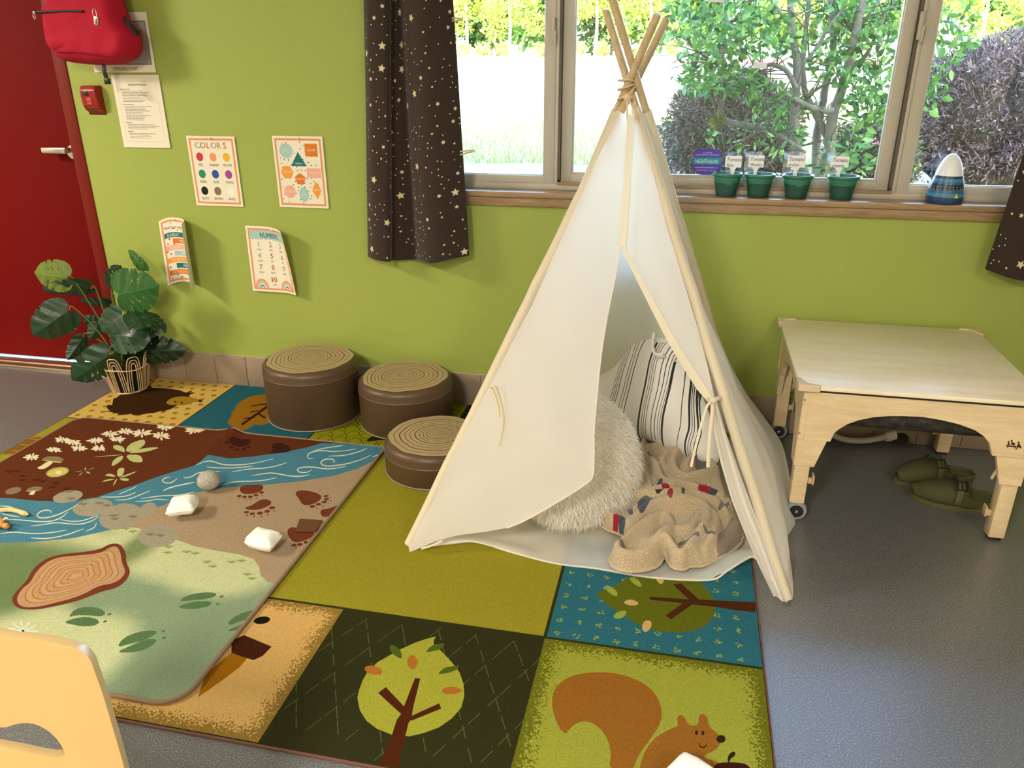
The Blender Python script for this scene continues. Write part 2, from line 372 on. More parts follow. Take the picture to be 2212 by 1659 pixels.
# tile base
f = MB(); f.box((.0, -.003, .074), (2*2.5, .006, .148), S('#b3a28c'))
g = struct('baseboard_back', f, 'grout')
f = MB(); x = -2.5
while x < XR-.16: f.box((x+.078, -.0065, .0735), (.1515, .011, .145), (.5, .5, .5), .003, 2); x += .156
struct('tiles', f, 'tile', g)
# door, frame, threshold
f = MB().box(((DX0+DX1)/2, .105, DZ/2+.01), (DX1-DX0-.01, .045, DZ-.03), bev=.003); dr = struct('door_1', f, 'reddoor')
f = MB()
hz = 1.02; hx = -2.62; yb = .083
f.lathe([(.001, .012), (.028, .012), (.034, .004), (.034, 0)], (hx, yb, hz-.01), axis=Matrix.Rotation(R(90), 3, 'X'))
f.tube([(hx, yb-.01, hz), (hx, yb-.05, hz)], .011, n=14)
f.box((hx-.055, yb-.052, hz), (.125, .014, .026), bev=.006); f.lathe([(0.001, .004), (.009, .004), (.009, 0)], (hx-.004, yb-.058, hz), axis=Matrix.Rotation(R(90), 3, 'X'))
plabel(f.build('door_handle', 'steel', dr), 'brushed steel lever handle')
f = MB()
for x0, x1 in ((DX0-.045, DX0+.01), (DX1-.012, DX1+.045)): f.box(((x0+x1)/2, .05, DZ/2), (x1-x0, .112, DZ), bev=.004)
f.box(((DX0+DX1)/2, .05, DZ+.02), (DX1-DX0+.09, .112, .05), bev=.004); struct('trim_1', f, 'redframe')
f = MB().box(((DX0+DX1)/2, .045, .006), (DX1-DX0, .12, .012), bev=.004).box(((DX0+DX1)/2, .05, .012), (DX1-DX0, .05, .010), bev=.003); struct('trim_2', f, 'brass')

# window: vinyl frame with three lights
YF = .05
def frame(mb, x0, x1, z0, z1, w, y, d, bev=.004, wb=None):
    wb = wb or w
    mb.box((x0+w/2, y+d/2, (z0+z1)/2), (w, d, z1-z0), bev=bev); mb.box((x1-w/2, y+d/2, (z0+z1)/2), (w, d, z1-z0), bev=bev)
    mb.box(((x0+x1)/2, y+d/2+.0007, z0+wb/2), (x1-x0-w, d-.0014, wb), bev=bev); mb.box(((x0+x1)/2, y+d/2+.0007, z1-w/2), (x1-x0-w, d-.0014, w), bev=bev)
    return mb
f = MB(); frame(f, WX0, WX1, .910, WZ1, .024, YF, .09)
f.box((-.4915, YF+.03, 1.55), (.012, .05, 1.27), bev=.002); f.box((.712, YF+.03, 1.55), (.012, .05, 1.27), bev=.002)
f.box((-.487, YF+.072, 1.55), (.05, .03, 1.28), bev=.002); f.box((.707, YF+.072, 1.55), (.05, .03, 1.28), bev=.002)
w = struct('window_1', f, 'vinylframe')
f = MB(); 
for x in (-.481, .7005): f.box((x, YF+.014, 1.56), (.009, .012, 1.22))
struct('mullion_gap', f, 'vinylframe2', w)
f = MB().box((.11, YF-.002, .9375), (1.19, .012, .009)); struct('track', f, 'oak', w)
for x0, x1, zb, yy in ((-1.0, -.498, .926, YF+.012), (-.476, .696, .937, YF+.024), (.718, 1.70, .926, YF+.008)):
    f = frame(MB(), x0, x1, zb, WZ1-.02, .042, yy, .04, wb=(.036 if zb < .93 else .031)); struct('sash', f, 'vinylframe', w)
    f = frame(MB(), x0+.036, x1-.036, zb+.029, WZ1-.05, .010, yy+.008, .02, bev=.003); struct('glazing_bead', f, 'vinylframe', w)
    f = MB().box(((x0+x1)/2, yy+.024, (zb+WZ1-.02)/2), (x1-x0-.07, .004, WZ1-zb-.09)); struct('pane', f, 'glass', w, smooth=False)
for px, yy in ((-.507, YF), (.703, YF+.002)):
    f = MB(); f.box((px, yy-.004, 1.47), (.012, .016, .085), bev=.003); f.box((px+.007, yy-.012, 1.445), (.008, .014, .05), bev=.003); f.box((px+.008, yy-.016, 1.46), (.010, .010, .016), bev=.003)
    plabel(struct('window_latch', f, 'vinylframe', w), 'beige latch')
f = MB().box(((WX0+WX1)/2, .012, .9025), (WX1-WX0+.02, .094, .021), bev=.004); struct('trim_3', f, 'oak')
f = MB().box(((WX0+WX1)/2, -.009, .8745), (WX1-WX0+.02, .018, .036), bev=.003); struct('trim_4', f, 'oak')

# ceiling fixtures out of the frame; the last two are added for fill
for i, (lx, ly, le, lc) in enumerate(LAMPS):
    t = thing('ceiling_and_fill_light', ['ceiling light over the left side of the room', 'added ceiling fill light behind the photographer', 'added ceiling fill light at the right rear of the room'][i], 'light', (lx, ly, 2.57), 0, 'ceiling lights')
    frame3 = MB()
    for sx in (-1, 1): frame3.box((lx+sx*.31, ly, 2.585), (.03, 1.0, .03)); frame3.box((lx, ly+sx*.485, 2.585), (.62, .03, .03))
    frame3.build('frame', 'white', t); MB().box((lx, ly, 2.594), (.6, .95, .008)).build('diffuser', 'lampd', t)

# ============================================================ RUGS
RZ = .008
def rp(*q, z=RZ): return [tuple(onz(p, z)[:2]) for p in q]
def rmap(u, v, h=0.): return (u, v, RZ+h)
A_ = crop(0, 840, 4.148); B_ = crop(360, 860, 4.148); C_ = crop(0, 1140, 3.197); D_ = crop(500, 1260, 3.568); E_ = crop(1080, 1200, 3.3515); G_ = crop(120, 780, 4.254); H_ = crop(520, 700, 3.95)
def rect(x0, y0, x1, y1): return [(x0, y0), (x1, y0), (x1, y1), (x0, y1)]
X0, X1, Y0, Y1 = -2.445, .270, -1.850, -.016
olive = S('#9f962c'); dk = S('#3a3a1c'); dkg = S('#33391c'); yel = S('#d8b25e'); teal = S('#2f7488'); ol2 = S('#77761c'); orn = S('#b77e28'); brn = S('#5a2f1b'); dbr = S('#43240f')
L = []
def P(col, poly): L.append((poly, col))
gx = [-2.445, -1.940, -1.372, -.838, -.265, .270]; gy = [-.016, -.478, -.930, -1.390, -1.850]
P(olive, rect(gx[0], gy[3], gx[4], gy[1]))
# hedgehog panel
P(yel, rect(gx[0], gy[1], gx[1], gy[0]))
for j in range(9):
    for i in range(10):
        x = gx[0]+.03+i*.0555+(.027 if j % 2 else 0); y = -.045-j*.0505
        if x < gx[1]-.02 and y > gy[1]+.02: P(S('#9a7a20'), circ(x, y, .0125, 9, .011, 0, .15))
body = G_((470, 415), (485, 400), (520, 405), (530, 345), (560, 335), (585, 315), (630, 300), (650, 285), (700, 270), (790, 245), (835, 235), (855, 225), (885, 232), (880, 245), (1000, 250), (1130, 265), (1200, 290), (1250, 270), (1255, 278), (1225, 292), (1280, 286), (1275, 293), (1235, 305), (1230, 330), (1120, 405), (1060, 440), (985, 465), (975, 458), (900, 478), (850, 482), (770, 495), (705, 497), (700, 485), (640, 490), (600, 497), (560, 500), (580, 485), (520, 470), (465, 462), (480, 455), (500, 455), (475, 435))
P(S('#3c230d'), rp(*body)); P(S('#a57f24'), rp(*smooth_poly(G_((1010, 390), (1040, 350), (1120, 325), (1220, 325), (1320, 350), (1330, 370), (1230, 385), (1220, 400), (1150, 410), (1100, 400), (1060, 405)), 1)))
for q in ((1100, 374), (1160, 384)): P((.02, .015, .01), rp(*circ(*G_(q)[0], 3, 8, 1.8)))
P((.02, .015, .01), rp(*circ(*G_((1330, 368))[0], 5, 10, 2.2)))
# teal panel with tree
P(S('#2a6473'), rect(gx[1], gy[1], gx[2], gy[0]))
tree = G_((1575, 560), (1590, 540), (1620, 500), (1610, 480), (1650, 450), (1650, 425), (1680, 390), (1720, 360), (1790, 325), (1860, 310), (1990, 300), (2100, 340), (2100, 480), (2000, 560), (1960, 570), (1900, 590), (1820, 580), (1790, 610), (1740, 640), (1690, 630), (1640, 600), (1600, 590))
P(S('#9b6c1a'), rp(*smooth_poly(tree, 1)))
for q, w in (((((1710, 585), (1930, 430), (2000, 370)), 5)), (((1860, 480), (1930, 525)), 4), (((1725, 530), (1830, 515)), 2.5), (((1790, 470), (1860, 455)), 2.5), (((1800, 413), (1950, 390)), 2.5)): P(S('#3e2010'), rp(*stroke(G_(*q), w, False)))
# circles panel
P(S('#93911a'), rect(gx[2], gy[1], gx[3], gy[0]))
for j in range(8):
    for i in range(9):
        x = gx[2]+.035+i*.062+(.031 if j % 2 else 0); y = -.05-j*.056
        if x < gx[3]-.025: P(S('#4d5310'), circ(x, y, .028, 16)); P(S('#93911a'), circ(x, y, .0245, 16))
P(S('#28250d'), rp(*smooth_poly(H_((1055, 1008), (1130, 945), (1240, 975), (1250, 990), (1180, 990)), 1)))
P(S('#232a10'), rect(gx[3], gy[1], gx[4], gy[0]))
# left strip shapes
P(S('#8a5d1c'), rp(*smooth_poly(A_((0, 590), (180, 480), (330, 415), (480, 465), (420, 560), (320, 600), (230, 600), (120, 580)), 1)))
for a in range(3): P(S('#b5892e'), rp(*stroke(A_((100+60*a, 550-55*a), (190+60*a, 560-55*a), (270+60*a, 555-50*a)), 1.6)))
P(S('#9a7d22'), rp(*A_((0, 450), (40, 560), (0, 600))))
# bottom row: fox panel, dark panel, squirrel panel
def fuzz(x0, y0, x1, y1, c, w=.07, m_=1.):
    def fn(x, y): d = min(x-x0, x1-x, y-y0, y1-y); t = max(0, min(1, d/w)); return (*c, 1-m_*(1-t)**1.2)
    return fn
P(fuzz(-1.9, gy[4], -.815, gy[3], S('#ddb169'), .09), rect(-1.9, gy[4], -.815, gy[3]))
P(S('#1d1a10'), rp(*circ(*D_((235, 285))[0], 18, 14, 8, -.15)))
P(S('#472310'), rp(*D_((100, 400), (310, 488), (240, 560), (170, 592), (60, 560), (0, 535), (0, 440))))
P(S('#a56a10'), rp(*D_((0, 535), (120, 580), (60, 650), (-60, 740), (-260, 880), (-200, 700))))
P(S('#34331a'), rect(-.815, gy[4], gx[4], gy[3]))
for k in range(9):
    for sgn in (1, -1):
        for q in range(14):
            t0 = -.33+q*.05+random.uniform(-.008, .008); cx = -.54+(k-4)*.1; x = cx+sgn*t0*.5; y = -1.62+t0
            if -.81 < x < gx[4]-.005 and gy[4]+.005 < y < gy[3]-.03: P(S('#5d6431'), stroke([(x, y), (x+sgn*.018, y+.036)], .0022, False))
crown = D_((970, 880), (985, 820), (1010, 750), (1050, 680), (1130, 605), (1210, 560), (1310, 505), (1420, 455), (1530, 420), (1575, 410), (1560, 440), (1560, 470), (1620, 525), (1700, 610), (1760, 690), (1790, 780), (1795, 870), (1770, 960), (1700, 1040), (1600, 1110), (1480, 1155), (1370, 1180), (1230, 1165), (1120, 1120), (1040, 1060), (990, 980))
P(S('#a9a83a'), rp(*crown))
P(S('#50250f'), rp(*D_((1415, 730), (1455, 735), (1400, 960), (1385, 1050), (1365, 1075), (1340, 1180), (1305, 1330), (1280, 1430), (1130, 1430), (1180, 1290), (1240, 1160), (1275, 1050), (1305, 1010), (1325, 960))))
P(S('#50250f'), rp(*D_((1130, 845), (1190, 800), (1340, 960), (1305, 1005)))); P(S('#50250f'), rp(*D_((1370, 1030), (1600, 925), (1618, 965), (1385, 1060))))
for q, c in ((((1212, 490), (1240, 470), (1300, 510), (1318, 570), (1300, 582), (1240, 545)), '#526420'), (((1490, 535), (1540, 480), (1600, 465), (1645, 460), (1630, 500), (1570, 520)), '#526420'), (((1583, 702), (1640, 650), (1700, 640), (1760, 632), (1740, 665), (1660, 695)), '#526420'),
             (((1352, 600), (1370, 560), (1400, 550), (1440, 590), (1430, 640), (1395, 672), (1360, 640)), '#b0702a'), (((1018, 650), (1060, 632), (1120, 640), (1165, 670), (1155, 705), (1100, 705), (1050, 695)), '#b0702a'), (((1612, 830), (1650, 800), (1720, 795), (1788, 825), (1730, 855), (1650, 855)), '#b0702a')):
    P(S(c), rp(*smooth_poly(D_(*q), 1)))
P(fuzz(gx[4], gy[4], gx[5], gy[3], S('#a3a63e'), .09), rect(gx[4], gy[4], gx[5], gy[3]))
P(S('#9c6626'), rp(*smooth_poly(E_((375, 1100), (380, 1000), (430, 920), (520, 870), (650, 845), (800, 845), (950, 880), (1080, 950), (1150, 1040), (1180, 1150), (1150, 1240), (1080, 1340), (1000, 1450), (960, 1560), (790, 1560), (805, 1400), (760, 1290), (690, 1220), (610, 1195), (540, 1220), (500, 1260), (475, 1295), (420, 1240)), 1)))
P(S('#9c6626'), rp(*smooth_poly(E_((1000, 1600), (1030, 1450), (1100, 1340), (1180, 1280), (1270, 1240), (1290, 1235), (1280, 1160), (1330, 1155), (1360, 1225), (1435, 1235), (1440, 1155), (1470, 1143), (1500, 1165), (1515, 1240), (1570, 1285), (1600, 1320), (1590, 1380), (1540, 1420), (1490, 1440), (1480, 1465), (1560, 1490), (1600, 1510), (1580, 1600)), 1)))
P((.03, .02, .01), rp(*circ(*E_((1600, 1328))[0], 10, 14, 8.5)))
for q in ((1423, 1283), (1470, 1285)): P((.03, .02, .01), rp(*circ(*E_(q)[0], 3.4, 10, 5)))
P(S('#4a2410'), rp(*stroke(E_((1440, 1355), (1450, 1385), (1475, 1392), (1495, 1375), (1495, 1360)), 2.6)))
P((.03, .02, .01), rp(*smooth_poly(E_((1645, 1490), (1655, 1440), (1690, 1415), (1708, 1430), (1695, 1455), (1665, 1475), (1662, 1500)), 1)))
P(S('#3f1d12'), rp(*smooth_poly(E_((1540, 1560), (1560, 1505), (1640, 1495), (1760, 1500), (1810, 1530), (1820, 1560)), 1)))
# right column, blue tree panel
P(S('#31707f'), rect(gx[4], gy[3], gx[5], gy[2]))
for j in range(9):
    for i in range(11):
        x = gx[4]+.028+i*.0505; y = gy[3]+.022+j*.0525+.0*i
        if x < gx[5]-.012:
            for k in range(7): a = random.uniform(0, 6.28); r_ = .009*sqrt(random.random()); P(S('#8fa05a'), circ(x+r_*cos(a), y+r_*sin(a), .0034, 5))
P(S('#666c1c'), rp(*smooth_poly(E_((690, 262), (740, 262), (745, 255), (840, 215), (930, 160), (1080, 110), (1300, 130), (1440, 180), (1500, 240), (1550, 320), (1560, 400), (1530, 470), (1470, 520), (1380, 550), (1250, 560), (1120, 545), (1010, 505), (940, 460), (860, 410), (780, 360), (740, 320)), 1)))
P(S('#4f2a14'), rp(*E_((1085, 298), (1330, 315), (1430, 318), (1850, 338), (1850, 412), (1700, 395), (1560, 372), (1390, 355), (1330, 345), (1085, 320))))
P(S('#4f2a14'), rp(*E_((1255, 212), (1310, 200), (1440, 318), (1380, 330)))); P(S('#4f2a14'), rp(*E_((1200, 435), (1330, 340), (1395, 352), (1240, 462))))
for q, c in ((((930, 165), (960, 150), (1010, 180), (1032, 232), (980, 215)), '#9fae4a'), (((750, 215), (800, 220), (850, 260), (850, 300), (790, 275)), '#9fae4a'), (((815, 445), (850, 405), (925, 395), (900, 445), (850, 462)), '#9fae4a'), (((885, 342), (940, 312), (1018, 345), (960, 368)), '#d9b271'), (((1022, 520), (1050, 465), (1098, 475), (1095, 525), (1050, 563)), '#d9b271'), (((1120, 160), (1188, 160), (1185, 195), (1160, 212)), '#d9b271')): P(S(c), rp(*smooth_poly(E_(*q), 1)))
# dark seams
for a, b, c, d in ((gx[0], gy[1]-.004, gx[1], gy[1]+.002), (-1.36, gy[3]-.004, gx[5], gy[3]+.004), (gx[4]-.005, gy[3], gx[4]+.004, gy[2]), (gx[2]-.004, gy[1], gx[2]+.004, gy[0]), (gx[3]-.006, gy[1], gx[3]+.006, gy[0]), (gx[1]-.003, gy[1], gx[1]+.003, gy[0])): P(dkg, rect(a, b, c, d))
# clip art to the rug outline
def clip(poly, b):
    def cut(ps, f, inter):
        out = []
        for i in range(len(ps)):
            a, c = ps[i-1], ps[i]
            if f(c):
                if not f(a): out.append(inter(a, c))
                out.append(c)
            elif f(a): out.append(inter(a, c))
        return out
    x0, y0, x1, y1 = b
    for ax, v, s_ in ((0, x0, 1), (0, x1, -1), (1, y0, 1), (1, y1, -1)):
        if len(poly) < 3: return []
        poly = cut(poly, lambda p: s_*(p[ax]-v) >= 0, lambda a, c: tuple(a[k]+(c[k]-a[k])*((v-a[ax])/(c[ax]-a[ax])) if k != ax else v for k in (0, 1)))
    return poly if len(poly) > 2 else []
def clipl(L, b): return [(q, c) for q, c in ((clip(p, b), c) for p, c in L) if q]
mb = MB(); OUT = rect(X0, Y0, X1, Y1); E4 = 1e-4
LL = clipl(L, (X0+E4, Y0+E4, X1-E4, Y1-E4))
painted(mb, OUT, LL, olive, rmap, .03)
mb.add([(x, y, z) for z in (.0005, RZ) for x, y in OUT], [(0, 1, 5, 4), (1, 2, 6, 5), (2, 3, 7, 6), (3, 0, 4, 7), (3, 2, 1, 0)], dkg)
rug = thing('woodland_rug', 'large rectangular patchwork rug with trees, hedgehog and squirrel on the grey floor', 'rug', ((X0+X1)/2, (Y0+Y1)/2, 0))
mb.build('rug_pile', 'carpet', rug, smooth=False, weld=False)
mb = MB(); e = .004; mb.tube([(X0-e, Y1, .0039), (X0-e, Y0-e, .0039), (X1+e, Y0-e, .0039), (X1+e, Y1, .0039)], .004, S('#6e4a3e'), 8)
plabel(mb.build('rug_binding', 'binding', rug), 'dull brown bound edge')

# ---- nature rug lying on top
R2 = .0175
def q2(*q): return [tuple(onz(p, R2)[:2]) for p in q]
o2 = [(-2.36, -.60)]+[(-2.36+.06*(1-cos(a)), -.52+.06*sin(a)-.0) for a in np.linspace(0, pi/2, 6)]
tr = onz((828, 972), R2); tl = onz((200, 903), R2); br = onz((405, 1535), R2)
xl, yt, xr, yb2 = -2.38, float(tl[1]), float(tr[0]), -1.80
def rr(x0, y0, x1, y1, rs, n=7):
    out = []
    for (cx, cy, r, a0) in ((x1-rs[0], y1-rs[0], rs[0], 0), (x0+rs[1], y1-rs[1], rs[1], 90), (x0+rs[2], y0+rs[2], rs[2], 180), (x1-rs[3], y0+rs[3], rs[3], 270)):
        for k in range(n): a = R(a0+90*k/(n-1)); out.append((cx+r*cos(a), cy+r*sin(a)))
    return out
OUT2 = rr(xl, yb2, xr, yt, (.02, .05, .06, .07))
L = []
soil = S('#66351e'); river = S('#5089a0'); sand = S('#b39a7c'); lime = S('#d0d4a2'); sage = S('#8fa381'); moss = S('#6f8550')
P(soil, rect(xl-.1, yb2-.1, xr+.1, yt+.1))
low = B_((-1493, 650), (-900, 730), (-700, 690)); 
P(sand, q2(*(A_((-200, 1100), (300, 1100))+B_((0, 900), (1850, 500), (2100, 560))+C_((2100, 2000), (-600, 2000)))))
P(river, q2(*(A_((-200, 965), (0, 975), (150, 985), (330, 1003), (470, 1005), (700, 995), (870, 970), (1000, 925), (1200, 865), (1400, 790), (1600, 730), (1740, 690), (1800, 650), (1860, 600), (1930, 600))+B_((400, 515), (470, 525), (560, 540), (760, 525), (1080, 478), (1240, 445), (1400, 400), (1520, 405), (2000, 440), (2100, 560))+B_((1850, 565), (1700, 635), (1500, 695), (1200, 745), (900, 775), (700, 785), (500, 805), (250, 850), (0, 945))+A_((1500, 1030), (1400, 1065), (1200, 1180), (1000, 1280), (700, 1330), (400, 1370), (200, 1390), (-200, 1395)))))
pa = C_((-100, 104), (200, 100), (500, 74), (700, 30), (780, 12), (860, -5), (960, 5), (1000, 30), (1100, 60), (1220, 85), (1350, 130), (1500, 160), (1650, 185), (1750, 215), (1790, 270), (1800, 330), (1850, 375), (1930, 400), (1990, 420), (2000, 1900), (-400, 1900), (-400, 112))
gr = [((330, 1300), .30), ((560, 1230), .22)]
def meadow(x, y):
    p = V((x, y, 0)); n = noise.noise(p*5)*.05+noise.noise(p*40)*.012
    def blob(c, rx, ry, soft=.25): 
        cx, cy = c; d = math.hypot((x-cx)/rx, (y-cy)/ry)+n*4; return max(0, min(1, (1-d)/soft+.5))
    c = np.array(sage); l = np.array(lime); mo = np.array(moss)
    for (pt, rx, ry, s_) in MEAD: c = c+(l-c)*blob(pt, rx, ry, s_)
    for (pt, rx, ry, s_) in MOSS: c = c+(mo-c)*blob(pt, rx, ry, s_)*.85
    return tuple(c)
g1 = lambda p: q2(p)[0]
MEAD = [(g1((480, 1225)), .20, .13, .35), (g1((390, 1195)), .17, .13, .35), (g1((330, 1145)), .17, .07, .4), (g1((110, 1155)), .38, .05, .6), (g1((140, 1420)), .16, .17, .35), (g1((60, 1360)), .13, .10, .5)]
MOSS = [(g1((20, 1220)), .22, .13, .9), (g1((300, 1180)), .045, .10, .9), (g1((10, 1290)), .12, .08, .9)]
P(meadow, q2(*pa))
# leaves, daisies, mushrooms
def daisy(cx, cy, r, col, n=8, s0=0, sq=.62):
    for k in range(n):
        a = 2*pi*k/n+s0+random.uniform(-.12, .12); r1 = r*random.uniform(.65, 1.1); x1, y1 = cx+r1*1.5*cos(a), cy+r1*sq*sin(a); w = r*.17
        dx, dy = (x1-cx), (y1-cy); d = math.hypot(dx, dy); nx, ny = -dy/d*w, dx/d*w; mx_, my_ = cx+dx*.6, cy+dy*.6
        P(col, q2((cx, cy), (mx_+nx, my_+ny), (x1, y1), (mx_-nx, my_-ny)))
wcol = S('#efe4c4')
for q in ((480, 545), (650, 478), (560, 455), (705, 530), (860, 462), (890, 532), (980, 402), (1050, 450), (1130, 382), (1270, 395), (1440, 420), (1480, 340), (1740, 370), (285, 610)):
    daisy(*A_(q)[0], 17 if q[0] > 1200 else 14, wcol, 9, random.random())
lf = S('#c3c684')
for q in (((1115, 570), (1020, 540), (1010, 510), (1050, 500), (1110, 520), (1120, 560)), ((1120, 570), (1150, 500), (1240, 460), (1300, 455), (1300, 500), (1230, 550)), ((1120, 580), (1280, 530), (1455, 520), (1300, 570)), ((1120, 590), (1250, 590), (1280, 630), (1275, 662), (1170, 655)), ((1110, 590), (1095, 640), (1020, 690), (995, 690), (1020, 630)), ((850, 608), (1090, 588), (1090, 594), (850, 613)),
          ((1050, 790), (940, 780), (950, 765), (1000, 760)), ((1050, 790), (1050, 720), (1100, 705), (1118, 720), (1100, 780)), ((1055, 795), (1228, 735), (1220, 745), (1120, 790)), ((1060, 800), (1150, 800), (1158, 822), (1100, 825)), ((1045, 805), (960, 810), (905, 832), (950, 830)), ((1040, 805), (1010, 865), (1020, 865), (1052, 810)),
          ((755, 735), (665, 748), (700, 738)), ((755, 735), (765, 698), (775, 720)), ((760, 738), (850, 703), (845, 710)), ((760, 740), (800, 745), (810, 762), (790, 760)), ((750, 738), (700, 780), (720, 775))):
    P(lf, q2(*smooth_poly(A_(*q), 1)))
P(S('#8c7b5f'), q2(*smooth_poly(A_((365, 635), (420, 605), (500, 603), (575, 625), (560, 655), (450, 650)), 1))); P(S('#d9c263'), q2(*A_((365, 635), (450, 645), (560, 655), (540, 665), (440, 655)))); P(S('#e6ddb5'), q2(*smooth_poly(A_((425, 650), (485, 655), (430, 700), (390, 722), (340, 718), (335, 705), (370, 690)), 1)))
P(S('#a89a72'), q2(*circ(*A_((515, 747))[0], 25.5, 20, 10.5, -.18))); P(S('#d5c560'), q2(*circ(*A_((516, 748))[0], 22, 20, 8.5, -.18))); P(S('#ede4b4'), q2(*circ(*A_((525, 750))[0], 7, 12, 4, -.18)))
P(S('#8c7b5f'), q2(*circ(*A_((118, 913))[0], 18, 16, 7, -.22)))
P(S('#8c7b5f'), q2(*smooth_poly(A_((225, 920), (250, 890), (320, 873), (380, 880), (375, 905), (300, 915)), 1))); P(S('#d9c263'), q2(*A_((225, 920), (300, 912), (375, 905), (300, 922)))); P(S('#e6ddb5'), q2(*A_((290, 915), (322, 915), (300, 950), (262, 950), (262, 937))))
def paw(cx, cy, r, col, n=6, sq=.5):
    for k in range(n): a = -1.3+2.6*k/(n-1)+pi*.52; x1, y1 = cx+r*1.15*cos(a), cy+r*sq*sin(a)*(-1); P(col, q2(*stroke([(cx, cy), (x1, y1)], r*.16, True)))
    P(col, q2(*circ(cx, cy, r*.45, 8, r*.22)))
for q in ((85, 745), (155, 742), (200, 785), (200, 822), (330, 820), (380, 832), (505, 848), (475, 885), (600, 897)): paw(*A_(q)[0], 9, S('#4e2413'))
stone = S('#a9a08a')
for (q, rx, ry, rt) in (((608, 965), 33, 12.5, -.18), ((832, 1062), 44, 19, -.12), ((1080, 1145), 47, 27, -.25), ((1320, 1090), 22, 15, -.6), ((1415, 1320), 43, 24, -.05)): P(stone, q2(*circ(*A_(q)[0], rx, 26, ry, rt, .02)))
for q in ((615, 925), (640, 985), (745, 1035), (890, 1028), (960, 1048), (1020, 1140), (1030, 1170), (1190, 1150), (1350, 1310), (1440, 1320)): paw(*A_(q)[0], 10, S('#85796c'))
# bear prints (crop B)
bp = S('#763d26')
def bear(pad, toes, col=bp):
    P(col, q2(*smooth_poly(B_(*pad), 2)))
    for (x, y, rx, ry) in toes: P(col, q2(*circ(*B_((x, y))[0], rx/4.148, 10, ry/4.148, -.1)))
bear(((650, 810), (680, 780), (770, 778), (860, 775), (870, 810), (830, 845), (740, 862), (670, 855)), ((650, 878, 22, 11), (698, 885, 22, 12), (750, 885, 22, 13), (800, 868, 22, 13), (850, 846, 22, 12), (655, 902, 7, 4), (706, 908, 8, 4), (756, 908, 8, 5), (812, 895, 8, 5), (855, 876, 8, 5)))
bear(((695, 980), (760, 965), (820, 920), (880, 900), (935, 920), (940, 950), (890, 975), (830, 1000), (730, 1002)), ((716, 1022, 25, 11), (768, 1035, 25, 12), (836, 1030, 28, 14), (900, 1014, 25, 14), (945, 982, 28, 14), (722, 1048, 9, 6), (785, 1058, 9, 6), (848, 1058, 9, 6), (906, 1044, 9, 6), (965, 1010, 9, 6)))
bear(((1145, 850), (1190, 825), (1280, 830), (1370, 860), (1395, 890), (1350, 935), (1270, 962), (1215, 955), (1185, 900)), ((1306, 970, 25, 14), (1360, 950, 25, 12), (1412, 930, 27, 12), (1432, 905, 24, 12), (1430, 878, 24, 10), (1345, 985, 8, 5), (1402, 968, 8, 5), (1448, 945, 8, 5), (1470, 920, 8, 5), (1465, 890, 8, 5)))
bear(((1370, 1000), (1450, 990), (1500, 970), (1600, 940), (1620, 970), (1520, 1040), (1440, 1062), (1390, 1065)), ((1455, 1085, 25, 13), (1500, 1060, 25, 13)))
bear(((1075, 1180), (1130, 1148), (1200, 1180), (1330, 1200), (1320, 1240), (1220, 1285), (1140, 1295), (1095, 1250)), ((1140, 1318, 25, 12), (1195, 1312, 25, 14), (1250, 1292, 25, 14), (1300, 1268, 22, 12), (1330, 1246, 18, 9), (1158, 1340, 8, 5), (1230, 1334, 8, 5)))
bear(((555, 375), (600, 355), (680, 370), (750, 365), (755, 400), (700, 435), (620, 435), (570, 410)), ((545, 405, 20, 10), (580, 440, 20, 12), (630, 460, 22, 10), (690, 457, 22, 11), (735, 440, 20, 11)), S('#44201a'))
bear(((565, 300), (610, 290), (680, 300), (720, 330), (640, 325)), (), S('#552a1c'))
bear(((935, 430), (960, 400), (1040, 400), (1110, 440), (1110, 480), (1000, 495), (915, 500), (955, 465)), (), S('#44201a'))
# river strokes
rv = S('#dfe6d0')
for q, w in ((((0, 1310-264), (60, 1050), (130, 1062)), 1.6), (((270, 600), (360, 562), (430, 570), (480, 590), (560, 600), (660, 598), (780, 585), (960, 543)), 2.2), (((355, 615), (450, 625), (620, 625), (775, 610)), 2), (((585, 660), (740, 632), (870, 630), (1000, 605), (1080, 575)), 2), (((760, 695), (900, 672), (960, 670), (1120, 702), (1220, 700), (1280, 685)), 2.4),
             (((480, 780), (620, 745), (780, 745), (890, 735), (985, 712)), 2), (((150, 712), (210, 712), (290, 660), (480, 655)), 2.2), (((1320, 470), (1450, 440), (1580, 425)), 2), (((1320, 540), (1270, 545), (1258, 510), (1300, 480), (1400, 468), (1520, 482), (1700, 455)), 2.2), (((1450, 520), (1600, 515), (1740, 475), (1795, 450)), 2), (((1480, 575), (1510, 570), (1490, 545), (1420, 545), (1375, 575), (1400, 605), (1460, 612), (1620, 590), (1760, 545), (1830, 510)), 2.4),
             (((1300, 640), (1270, 665), (1190, 668), (1165, 640), (1200, 620), (1300, 615), (1440, 638), (1540, 625), (1610, 608)), 2.4), (((1840, 530), (1925, 497)), 1.6), (((0, 815), (120, 775), (250, 752)), 2), (((0, 870), (100, 875), (180, 860), (240, 840)), 2)): P(rv, q2(*stroke(B_(*q), w)))
